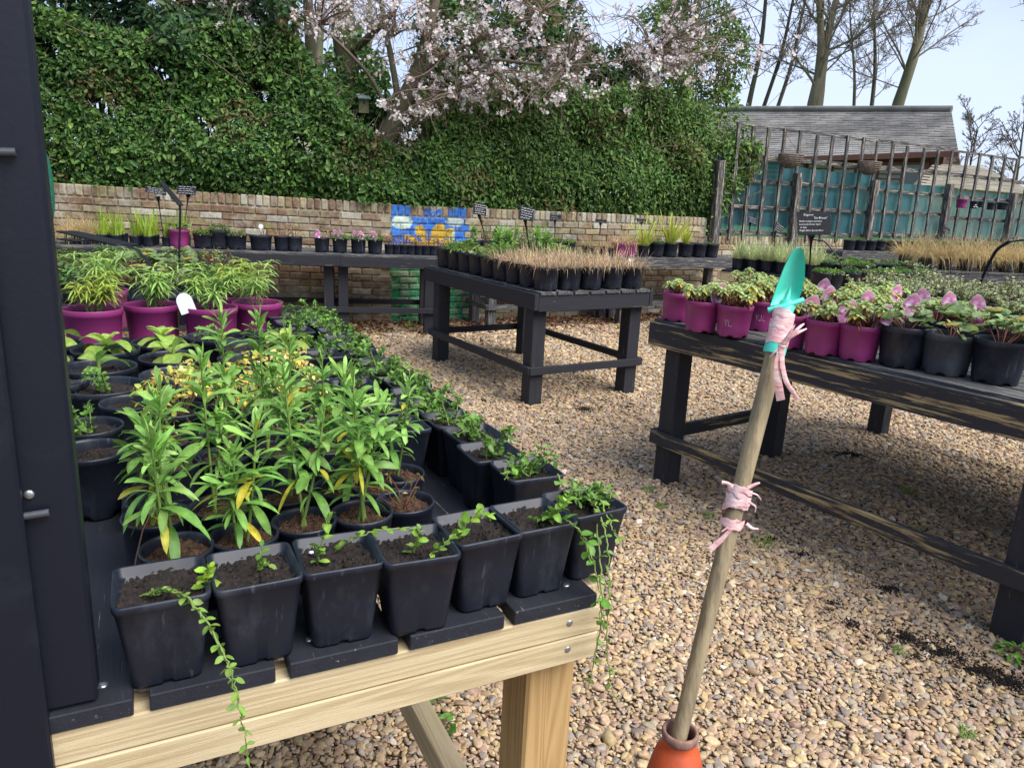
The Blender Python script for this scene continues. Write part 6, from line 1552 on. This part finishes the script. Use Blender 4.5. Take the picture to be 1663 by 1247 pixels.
# new pine bench
for i in range(9):
    for r_ in range(2):
        p = place(qb, lenq - .14 - i * .155, .12 + r_ * .2, .8505)
        if i < 6: d, pl, k, ps = 'striped pale grass', V_VGRASS[(i + r_) % 3], 'mid', 1.35
        else: d, pl, k, ps = 'low green clump', V_MOUND[(i + r_) % 4], 'big', .9
        potted('potted_grass', 'pot of %s on new pine bench, %s row, %s from left' % (d, ['front', 'rear'][r_], ORD[i]), 'potted plant', 'pots on the new pine bench', k, p, rnd.uniform(0, 6), pl, ps)
for i, px in enumerate([1334, 1353, 1381, 1410, 1428, 1448, 1464, 1481, 1499]):
    p = G(px, 446, .985); 
    if p.y < 6.4: p *= 1
    potted('potted_saxifrage', 'pot of low bright leaves in row above pink labels, %s from left' % ORD[i], 'potted plant', 'front row at the right of the new bench', 'big', place(qb, max(.12, lenq - 1.55 - i * .175), .13 + (i % 2) * .03, .8505) if i < 0 else Vector((p.x, p.y, .8505)), rnd.uniform(0, 6), V_MOUND[i % 4], .9)
for i in range(8):
    p = place(qb, .15 + i * .19, .62, .8505); potted('potted_saxifrage', 'pot of sprawling leaves, back row of new bench, %s from right' % ORD[i], 'potted plant', 'back row of the new bench', 'big', p, rnd.uniform(0, 6), V_MOUND[(i + 1) % 4] if i % 2 else V_CRANE[0], 1.1)
for i in range(24):
    p = place(fb, .2 + i * .235, .18, .9705); potted('potted_perennial', 'black pot in row under the trellis fence, %s from right end' % ORD[i], 'potted plant', 'row of pots under the trellis fence', 'big', p, rnd.uniform(0, 6), V_MOUND[i % 4] if i % 3 else V_STICK[i % 3], .8)
for i in range(10):
    for r_ in range(2):
        p = place(tb, .2 + i * .29, .2 + r_ * .4, .8605); potted('potted_sedge', 'brown arching sedge at far right, %s row, %s from right' % (['front', 'rear'][r_], ORD[i]), 'potted plant', 'brown sedges at the far right', 'big', p, rnd.uniform(0, 6), V_SEDGE[(i + r_) % 3], 1.5)
# a pot left on the ground under the wall bench
p = G(688, 528, 0); potted('empty_pot', 'small black pot with dry stems standing on the ground below the green painted wall', 'pot', None, 'mid', (p.x, p.y, .015), 0, V_STICK[1], 1)
# ================================================================== SIGNS, POLE AND SMALL THINGS
def text_mesh(s, size, shear=.25):
    cu = bpy.data.curves.new('lettering', 'FONT'); cu.body = s; cu.size = size; cu.shear = shear; cu.resolution_u = 2; cu.space_character = .95; cu.offset = -.012 * size
    ob = bpy.data.objects.new('lettering', cu); COL.objects.link(ob)
    dg = bpy.context.evaluated_depsgraph_get(); me = bpy.data.meshes.new_from_object(ob.evaluated_get(dg))
    bpy.data.objects.remove(ob); bpy.data.curves.remove(cu); me.materials.clear(); me.materials.append(M['chalk']); me.name = 'lettering'
    return me
def scribble(w_, h_, lines):
    nb = NB()
    for k in range(lines):
        x = -w_ * .42 + rnd.uniform(0, .08) * w_; z = h_ * .36 - k * h_ * .72 / max(1, lines - 1)
        while x < w_ * rnd.uniform(.22, .42):
            ln = rnd.uniform(.08, .2) * w_; n = max(4, int(ln / (w_ * .022))); xs = np.linspace(x, x + ln, n)
            zz = z + np.array([rnd.uniform(-1, 1) for _ in xs]) * h_ * .04
            for a in range(n - 1):
                d = h_ * .011
                nb.add([(xs[a], 0, zz[a] - d), (xs[a + 1], 0, zz[a + 1] - d), (xs[a + 1], 0, zz[a + 1] + d), (xs[a], 0, zz[a] + d)], [(0, 1, 2, 3)])
            x += ln + .04 * w_
    me = nb.mesh('lettering', False); me.materials.append(M['chalk']); return me
def sign(label, px, py, Y, bx, by, bz, w_, h_, yaw=0, back=-.3, roll=0, text=None, lines=4, boardmat='slate', side=-1):
    top = AtY(px, py, Y); b = G(bx, by, bz)
    if by is None: pass
    t = thing('plant_sign', label, 'sign', b, 0, 'written signs on stakes')
    v = top - b
    hd = link('board', None, None, t, v, (back, roll, yaw)); bpy.data.objects.remove(hd)
    nb = NB(); nb.add(*cbox(w_, .004, h_, .0015)); hd = link('board', nb.mesh('board', False), boardmat, t, v, (back, roll, yaw))
    nb = NB()
    e = v - Vector((0, 0, h_ * .48)) + Vector((math.sin(yaw) * .0, .006, 0)); e = Vector((v.x + math.sin(roll) * -h_ * .45, v.y + .008 + math.sin(back) * -h_ * .42, v.z - h_ * .46))
    k = np.linspace(0, 1, 12)[:, None]; P = (1 - k) * np.array([0, 0, -.06]) + k * np.array(tuple(e)); r = np.interp(k[:, 0], [0, .75, .9, 1], [.0035, .005, .009, w_ * .13])
    tube(nb, P, r, 8); link('stake', nb.mesh('stake'), 'black_metal', t)
    if text:
        n = len(text)
        for i, (s, sz, x0) in enumerate(text):
            link('lettering', text_mesh(s, sz), None, hd, (-w_ * .46 + x0, -.0028, h_ * .5 - h_ * (.17 + .81 * i / n) + 0), (R(90), 0, 0))
    elif lines:
        link('lettering', scribble(w_, h_, lines), None, hd, (0, -.0028, 0))
    return t
ts = .0185
sign('large black chalk sign about a fleabane standing among the purple pots', 1322, 363, 4.45, 1314, 470, ZR + .13, .205, .135, .12, -.28, -.05,
     [('Erigeron', ts, .03), ("'Sea Breeze'", ts, .09), ('Hardy compact perennial', .0145, .0), ('Low bushy flower April', .0145, .0), ('to Sept', .0145, .005), ('Height 20cm Spread 30cm', .0145, .0)])
sign('black chalk sign tilted on the left of the middle bench', 779, 340, 6.35, 796, 402, ZM + .13, .12, .10, .45, -.35, .12, lines=5)
sign('black chalk sign nearer the centre of the middle bench', 855, 347, 5.95, 864, 418, ZM + .13, .125, .11, .4, -.35, .16, lines=5)
sign('pale-lit sign tilted flat on the wall bench, left of the edge-on sign', 253, 310, 7.2, 266, 385, .95, .18, .12, .5, -1.1, .15, lines=4)
sign('white-lettered sign on the wall bench just right of the edge-on sign', 303, 309, 7.4, 297, 375, .95, .18, .10, .1, -.6, .0, lines=4)
sign('small sign on a thin stake left of centre on the wall bench', 902, 353, 9.0, 901, 400, .93, .13, .08, .1, -.6, .05, lines=3)
sign('small pale sign on a thin stake in the middle of the grey wall bench', 976, 359, 9.4, 975, 395, .93, .14, .06, 0, -.8, .05, lines=2)
sign('small pale sign beside the sword-leaved plants', 1043, 358, 9.6, 1040, 395, .93, .14, .06, 0, -.8, .02, lines=2)
sign('black tilted sign among the striped grass', 1264, 370, 7.9, 1256, 425, .95, .10, .10, .3, -.3, .5, lines=4)
sign('grey sign leaning among the striped grass near the fence end', 1222, 358, 8.6, 1213, 405, .95, .12, .09, .2, -.7, .3, lines=3)
sign('small white sign leaning under the trellis fence', 1538, 372, 11.2, 1540, 400, 1.02, .12, .10, .2, -.5, .5, lines=2)
def bent_sign(label, pts, rad, bpts, w_):
    P = [AtY(*p) for p in pts]; b = P[0]
    t = thing('plant_sign', label, 'sign', b, 0, 'written signs on stakes')
    V = np.array([tuple(p - b) for p in P]); k = np.linspace(0, len(V) - 1, (len(V) - 1) * 6 + 1); Vs = np.stack([np.interp(k, np.arange(len(V)), V[:, i]) for i in range(3)], 1)
    for _ in range(4): Vs[1:-1] = (Vs[:-2] + 2 * Vs[1:-1] + Vs[2:]) / 4
    nb = NB(); tube(nb, Vs, np.linspace(rad, rad * 1.3, len(Vs)), 7); link('stake', nb.mesh('stake'), 'black_metal', t)
    a, c = AtY(*bpts[0]) - b, AtY(*bpts[1]) - b; d = (c - a); nb = NB(); nb.add(*cbox(d.length, .004, w_, .0015))
    o = beam('board', a, c, w_, .009, 'slate', t); return t
bent_sign('black sign seen edge-on on a tall stake before the wall', [(291, 470, 4.6), (291, 400, 4.6), (293, 345, 4.6), (292, 332, 4.6)], .006, [(294, 334, 4.6), (262, 296, 4.62)], .05)
bent_sign('black sign bent low over the left bench, its stake rising from the purple pots', [(303, 492, 3.05), (262, 450, 3.3), (225, 408, 3.6), (205, 398, 3.8)], .006, [(205, 398, 3.8), (108, 376, 4.4)], .11)
bent_sign('black sign on a curved stake leaning towards the right edge of the picture', [(1585, 478, 5.0), (1600, 440, 4.95), (1618, 405, 4.9), (1640, 392, 4.85)], .009, [(1636, 393, 4.85), (1720, 384, 4.7)], .12)
bent_sign('thin black sign stake arching in the row behind the large sign', [(1376, 452, 6.6), (1362, 420, 6.7), (1345, 398, 6.8), (1338, 392, 6.8)], .005, [(1338, 392, 6.8), (1320, 389, 6.85)], .08)
bent_sign('short black stake sticking out of the low pots at the left', [(130, 392, 5.2), (170, 388, 5.1), (200, 392, 5.0), (230, 402, 4.9)], .005, [(130, 392, 5.2), (100, 388, 5.3)], .08)

# ---- traffic cone with a pole in it, trowel and ribbons on the pole
cp = G(1105, 1187, .5)
cone = thing('traffic_cone', 'scuffed orange traffic cone at the bottom edge holding the wooden pole', 'cone', (cp.x, cp.y, 0))
nb = NB(); lathe(nb, [(.150, .02), (.146, .035), (.115, .13), (.088, .25), (.062, .37), (.050, .43), (.043, .455), (.034, .465), (.0315, .475), (.0312, .483)], 36); link('body', nb.mesh('body'), 'cone_orange', cone)
nb = NB(); lathe(nb, [(.0312, .482), (.0345, .485), (.036, .490), (.0362, .498), (.0345, .503), (.031, .504), (.0285, .501), (.0278, .49), (.030, .44), (.05, .36)], 36); link('collar', nb.mesh('collar'), 'cone_worn', cone)
board('base', .36, .36, .03, 'cone_orange', cone, (0, 0, .03))
top = AtY(1259, 566, 1.42); at5 = Vector((cp.x, cp.y + .001, .5)); ax = (top - at5).normalized()
bot = at5 - ax * .44
pole = thing('wooden_pole', 'leaning round wooden pole standing in the orange cone', 'pole', bot)
nb = NB(); n_ = 26; k = np.linspace(0, 1, n_)[:, None]; ln = (top - bot).length + .06
P = k * ln * np.array(tuple(ax))[None]; P[:, 0] += .0015 * np.sin(k[:, 0] * 9); tube(nb, P, np.linspace(.0145, .0172, n_) * (1 + .012 * np.sin(k[:, 0] * 23)), 16)
po = link('shaft', nb.mesh('shaft'), 'pole_wood', pole)
s1 = ax.cross(Vector((0, -1, 0))).normalized(); s2 = ax.cross(s1).normalized()
def band(nb, c, r, w_, tilt, ph, a0=0, a1=6.4, n=26, thick=.0):
    a = np.linspace(a0, a1, n); V = []
    for q in a:
        rr = r * (1 + .02 * math.sin(q * 5 + ph)); off = tilt * math.sin(q + ph) + .0015 * math.sin(q * 7)
        p = c + (s1 * math.cos(q) + s2 * math.sin(q)) * rr + ax * off; V += [tuple(p - ax * w_ / 2), tuple(p + (s1 * math.cos(q) + s2 * math.sin(q)) * .0003), tuple(p + ax * w_ / 2)]
    nb.add(V, [(i * 3 + j, i * 3 + 3 + j, i * 3 + 4 + j, i * 3 + 1 + j) for i in range(n - 1) for j in range(2)])
def tail(nb, pts, w0, w1, face=Vector((0, -1, .2))):
    P = np.array([tuple(p) for p in pts]); k = np.linspace(0, len(P) - 1, (len(P) - 1) * 6 + 1); Ps = np.stack([np.interp(k, np.arange(len(P)), P[:, i]) for i in range(3)], 1)
    for _ in range(3): Ps[1:-1] = (Ps[:-2] + 2 * Ps[1:-1] + Ps[2:]) / 4
    T = norm(np.gradient(Ps, axis=0)); f = np.array(tuple(face)); S = norm(np.cross(T, f)); w_ = np.linspace(w0, w1, len(Ps))[:, None] / 2
    tw_ = .35 * np.sin(k * 1.6)[:, None]; S = norm(S + f[None] * tw_)
    V = np.stack([Ps - S * w_, Ps + f[None] * .002, Ps + S * w_], 1).reshape(-1, 3); n = len(Ps)
    nb.add(V, np.array([(i * 3 + j, i * 3 + 3 + j, i * 3 + 4 + j, i * 3 + 1 + j) for i in range(n - 1) for j in range(2)]))
def YP(x, y, d=-.03, Y0=1.40): return AtY(x, y, Y0 + d)
rb = thing('pink_ribbon', 'pale pink ribbon wound and knotted round the trowel handle', 'ribbon', top)
nb = NB(); 
for i in range(9): band(nb, top + ax * (.012 + i * .0065), .0212 + rnd.uniform(-.0008, .0012) - i * .0001, .016, rnd.uniform(.002, .008), rnd.uniform(0, 6))
for v_ in nb.v: v_ -= np.array(tuple(top))
link('winding', nb.mesh('winding'), 'ribbon', rb)
nb = NB(); kx, ky = 1270, 562
tail(nb, [YP(kx, ky, -.05), YP(1280, 548, -.055), YP(1296, 540, -.06), YP(1310, 534, -.05)], .012, .003); tail(nb, [YP(kx, ky, -.05), YP(1284, 545, -.06), YP(1300, 530, -.06), YP(1306, 526, -.05)], .010, .003); tail(nb, [YP(kx, ky, -.052), YP(1282, 542, -.06), YP(1291, 527, -.06)], .009, .002)
tail(nb, [YP(kx, ky, -.05), YP(1262, 585, -.05), YP(1262, 610, -.045), YP(1268, 650, -.04)], .010, .016); tail(nb, [YP(kx, ky, -.052), YP(1270, 590, -.05), YP(1276, 620, -.045), YP(1296, 648, -.04)], .012, .008); tail(nb, [YP(kx, ky, -.05), YP(1258, 572, -.05), YP(1250, 580, -.045)], .006, .003)
lathe(nb, [(0, .006), (.006, .004), (.008, 0), (.006, -.004), (0, -.006)], 10); nb.v[-1][:] += np.array(tuple(YP(kx, ky, -.048)))
for v_ in nb.v: v_ -= np.array(tuple(top))
link('tails', nb.mesh('tails'), 'ribbon', rb)
def polept(px, py):
    """nearest point of the pole axis to a picture point"""
    d = Vector(_ray(px, py)).normalized(); o = Vector((0, 0, EYE)); w0 = bot - o; b = ax.dot(d); den = 1 - b * b; return bot + ax * ((b * d.dot(w0) - ax.dot(w0)) / den)
lo = polept(1205, 828)
rb2 = thing('pink_ribbon', 'crumpled pink ribbon tied in many turns halfway down the pole', 'ribbon', lo)
nb = NB()
for i in range(13): band(nb, lo + ax * rnd.uniform(-.036, .036), .0225 + rnd.uniform(-.002, .003), rnd.uniform(.009, .014), rnd.uniform(-.014, .014), rnd.uniform(0, 6))
for v_ in nb.v: v_ -= np.array(tuple(lo))
link('winding', nb.mesh('winding'), 'ribbon', rb2)
nb = NB(); Y_ = lo.y - .026
for pts, w0, w1 in (([(1200, 845), (1186, 862), (1172, 876), (1153, 892)], .012, .010), ([(1190, 790), (1180, 784), (1172, 783)], .008, .007), ([(1215, 792), (1226, 786), (1234, 784)], .007, .004), ([(1218, 800), (1230, 803), (1236, 812)], .004, .002), ([(1212, 850), (1222, 858), (1232, 859)], .007, .003), ([(1195, 852), (1184, 855), (1172, 863)], .006, .003), ([(1216, 815), (1228, 822), (1226, 832)], .005, .002)):
    tail(nb, [AtY(x, y, Y_) for x, y in pts], w0, w1)
for v_ in nb.v: v_ -= np.array(tuple(lo))
link('tails', nb.mesh('tails'), 'ribbon', rb2)
tw_ = thing('plastic_trowel', 'bright green plastic trowel blade fixed on top of the pole', 'trowel', top)
nb = NB(); outl = [(1251, 497), (1262, 465), (1274, 434), (1285, 412), (1293, 404), (1300, 402), (1305, 406), (1308, 424), (1307, 452), (1302, 474), (1297, 488)]
mid_ = [(1276, 492), (1283, 468), (1290, 440), (1295, 418), (1298, 406)]
Pf = [AtY(x, y, 1.452) for x, y in outl]; cen = AtY(1284, 460, 1.476)
n_ = len(outl); FR = (.0, .2, .4, .6, .8, .93, 1.0); dens_ = []
for i in range(n_):
    a_, c_ = Pf[i], Pf[(i + 1) % n_]
    dens_ += [a_, (a_ + c_) / 2]
n_ = len(dens_); rings_ = []
for f_ in FR:
    rings_ += [tuple(Vector((cen.x + (q.x - cen.x) * f_, 1.452 + .020 * (1 - f_ ** 2.2), cen.z + (q.z - cen.z) * f_)) - top) for q in dens_]
Fq_ = [(r * n_ + i, r * n_ + (i + 1) % n_, (r + 1) * n_ + (i + 1) % n_, (r + 1) * n_ + i) for r in range(len(FR) - 1) for i in range(n_)]
nb.add(rings_, Fq_); Vb_ = [(x, y + .004, z) for x, y, z in rings_]; nb.add(Vb_, [q[::-1] for q in Fq_])
e_ = rings_[-n_:]; eb_ = Vb_[-n_:]; nb.add(e_ + eb_, [(i, n_ + i, n_ + (i + 1) % n_, (i + 1) % n_) for i in range(n_)])
link('blade', nb.mesh('blade'), 'trowel_green', tw_)
nb = NB(); a, b_ = AtY(1247, 504, 1.446) - top, AtY(1304, 487, 1.452) - top; tube(nb, [tuple(a), tuple((a + b_) / 2 + Vector((0, -.008, 0))), tuple(b_)], [.0055, .006, .0055], 8); link('footrest', nb.mesh('footrest'), 'trowel_green', tw_)
nb = NB(); a, b_ = AtY(1279, 494, 1.456) - top, Vector((0, 0, 0)); tube(nb, [tuple(b_ - ax * .010), tuple(b_ + ax * .002), tuple(b_ + ax * .055), tuple(a)], [.0212, .0212, .0145, .016], 16); link('socket', nb.mesh('socket'), 'trowel_green', tw_)
nb = NB(); tube(nb, [tuple(AtY(1276, 494, 1.448) - top), tuple(AtY(1281, 478, 1.462) - top), tuple(AtY(1284, 466, 1.472) - top)], [.006, .004, .002], 8); link('spine', nb.mesh('spine'), 'trowel_green', tw_)

# ---- black upright at the left
e1 = G(160, 1138, ZN + .003); dS = Vector((math.cos(A_N), math.sin(A_N), 0)); dLn = Vector((-math.sin(A_N), math.cos(A_N), 0))
up_ = thing('black_upright', 'tall black painted upright panel and post filling the left edge', 'post', (e1.x, e1.y, 0), A_N)
board('post', .16, .045, 1.75, 'black_metal', up_, (-.08, .0225, ZN + .003 + .875), c=.004)
e2 = G(87, 1205, .83); d = e2 - e1; lx = d.dot(dS); ly = d.dot(dLn)
board('panel', .40, .020, 2.6, 'black_metal', up_, (lx - .20, ly - .012, 1.3), c=.003)
for (px, py) in ((64, 831), (8, 249)):
    q = OnPlane(px, py, e1, tuple(dLn)); d = q - e1; nb = NB(); tube(nb, [(-.016, -.006, 0), (.010, -.006, .0012)], .0045, 8); link('peg', nb.mesh('peg'), 'pot_grey', up_, (d.dot(dS), -.002, q.z), (0, 0, 0))
q = OnPlane(47, 803, e1, tuple(dLn)); d = q - e1; disc(up_, (d.dot(dS), -.001, q.z), .0055, 'bolt', (R(90), 0, 0))
# green netting roll hanging behind it
g = AtY(52, 302, 1.9)
gm = thing('netting_roll', 'roll of green shade netting hanging behind the black upright', 'netting', g, 0)
nb = NB(); zz = np.linspace(-1, 1, 14); lathe(nb, [(max(.004, .047 * (1 - abs(z_) ** 2.6)), z_ * .16) for z_ in zz], 26); link('roll', nb.mesh('roll'), 'net_green', gm)
nb = NB(); tube(nb, [(0, 0, .15), (-.02, -.02, .5)], .002, 4); link('cord', nb.mesh('cord'), 'net_green', gm)

# ---- pots hanging on the trellis
for i, (px, py, k, lab) in enumerate([(1560, 330, 'purple', 'purple pot hung on the trellis'), (1580, 331, 'mid', 'black pot with white marks hung on the trellis beside the purple one'), (1592, 329, 'small', 'small black pot in the middle of those hung on the trellis'), (1608, 333, 'mid', 'black pot hung on the trellis left of the last one'), (1627, 333, 'wide', 'widest black pot hung on the trellis, rightmost of them')]):
    p = OnPlane(px, py + 8, BEND - NR * .17, tuple(NR)); t = potted('hanging_pot', lab, 'pot', 'pots hung on the trellis', k, p, 0, [], 1)
    nb = NB(); tube(nb, [(0, .06, .10), (0, .13, .13), (0, .16, .10)], .003, 5); link('hook', nb.mesh('hook'), 'steel', t, (0, 0, 0), (0, 0, AR))
    if i == 1:
        for q in range(3): board('mark', .03, .003, .012, 'chalk', t, (-.02 + .02 * q, -.064, .03 + .03 * (q % 2)))

# ---- weeds in the gravel
def weed(label, px, py, pl, s):
    p = G(px, py, .012); t = thing('weed', label, 'weed', p, rnd.uniform(0, 6), 'weeds in the gravel')
    for nm, me in pl: link(nm, me, None, t, None, None, s)
W1 = [cranesbill(9, .045, .03, .016, (.10, .24, .04)), mound(60, .045, .03, (.13, .27, .04), (.02, .04), .35), grass(70, .05, .04, ((.16, .30, .05), (.28, .33, .08)), .003, .5, .3)]
for (px, py, k, s, lab) in [(716, 1183, 0, 1.1, 'small lobed weed under the near bench'), (700, 1136, 0, .9, 'tiny weed under the pine beam of the near bench'), (1650, 1066, 1, 1.1, 'bright rosette weed by the leg at the right edge'), (1240, 885, 2, 1.2, 'thin grassy weed right of the pole'), (1485, 865, 2, .9, 'low green weed below the long rail'),
                           (1052, 797, 1, .6, 'small green weed left of the worn bench leg'), (1075, 823, 1, .5, 'tiny green weed below the worn bench leg'), (1150, 838, 1, .5, 'tiny weed just left of the pole ribbon'), (1475, 800, 2, 1.1, 'yellowish moss tuft beneath the worn bench'), (665, 532, 2, 2.0, 'grassy tuft at the foot of the wall by the small pot'), (610, 545, 2, 1.2, 'grassy tuft right of the double legs'), (862, 578, 1, .8, 'green weed under the middle bench'), (960, 615, 2, .9, 'sparse weed beneath the middle bench'), (1570, 1190, 1, .45, 'tiny yellowish weed at the lower right'), (1460, 1058, 1, .4, 'tiny pale weed beside the spilled compost')]:
    weed(lab, px, py, W1[k], s)
# ---- black plastic strip lying in the gravel
a, b_ = G(829, 1130, .03), G(846, 1222, .03); st_ = thing('plastic_strip', 'narrow black plastic strip lying on the gravel behind the near bench leg', 'strip', a)
nb = NB(); tube(nb, [(0, 0, 0), tuple((b_ - a) * .1), tuple(b_ - a)], [.001, .005, .0075], 4); link('strip', nb.mesh('strip', False), 'pot_black', st_)
# ---- fallen dry stems on the gravel
for i, (x0, y0, x1, y1) in enumerate([(640, 1158, 760, 1145), (1205, 862, 1240, 850), (1170, 835, 1215, 828), (1330, 1010, 1352, 985), (1400, 950, 1420, 938)]):
    a, b_ = G(x0, y0, .035), G(x1, y1, .03); t = thing('dry_stem', ['long dry stem lying under the near bench', 'short dry stem right of the pole ribbon', 'thin dry stem left of the pole', 'dry stem on the gravel right of the pole', 'small dry stem below the long rail'][i], 'stem', a); nb = NB(); tube(nb, [(0, 0, 0), tuple((b_ - a) * .5 + Vector((0, .02, .012))), tuple(b_ - a)], .0016, 4); link('stem', nb.mesh('stem'), 'dry_stalk' if False else 'stem_brown', t)
bpy.context.view_layer.update()
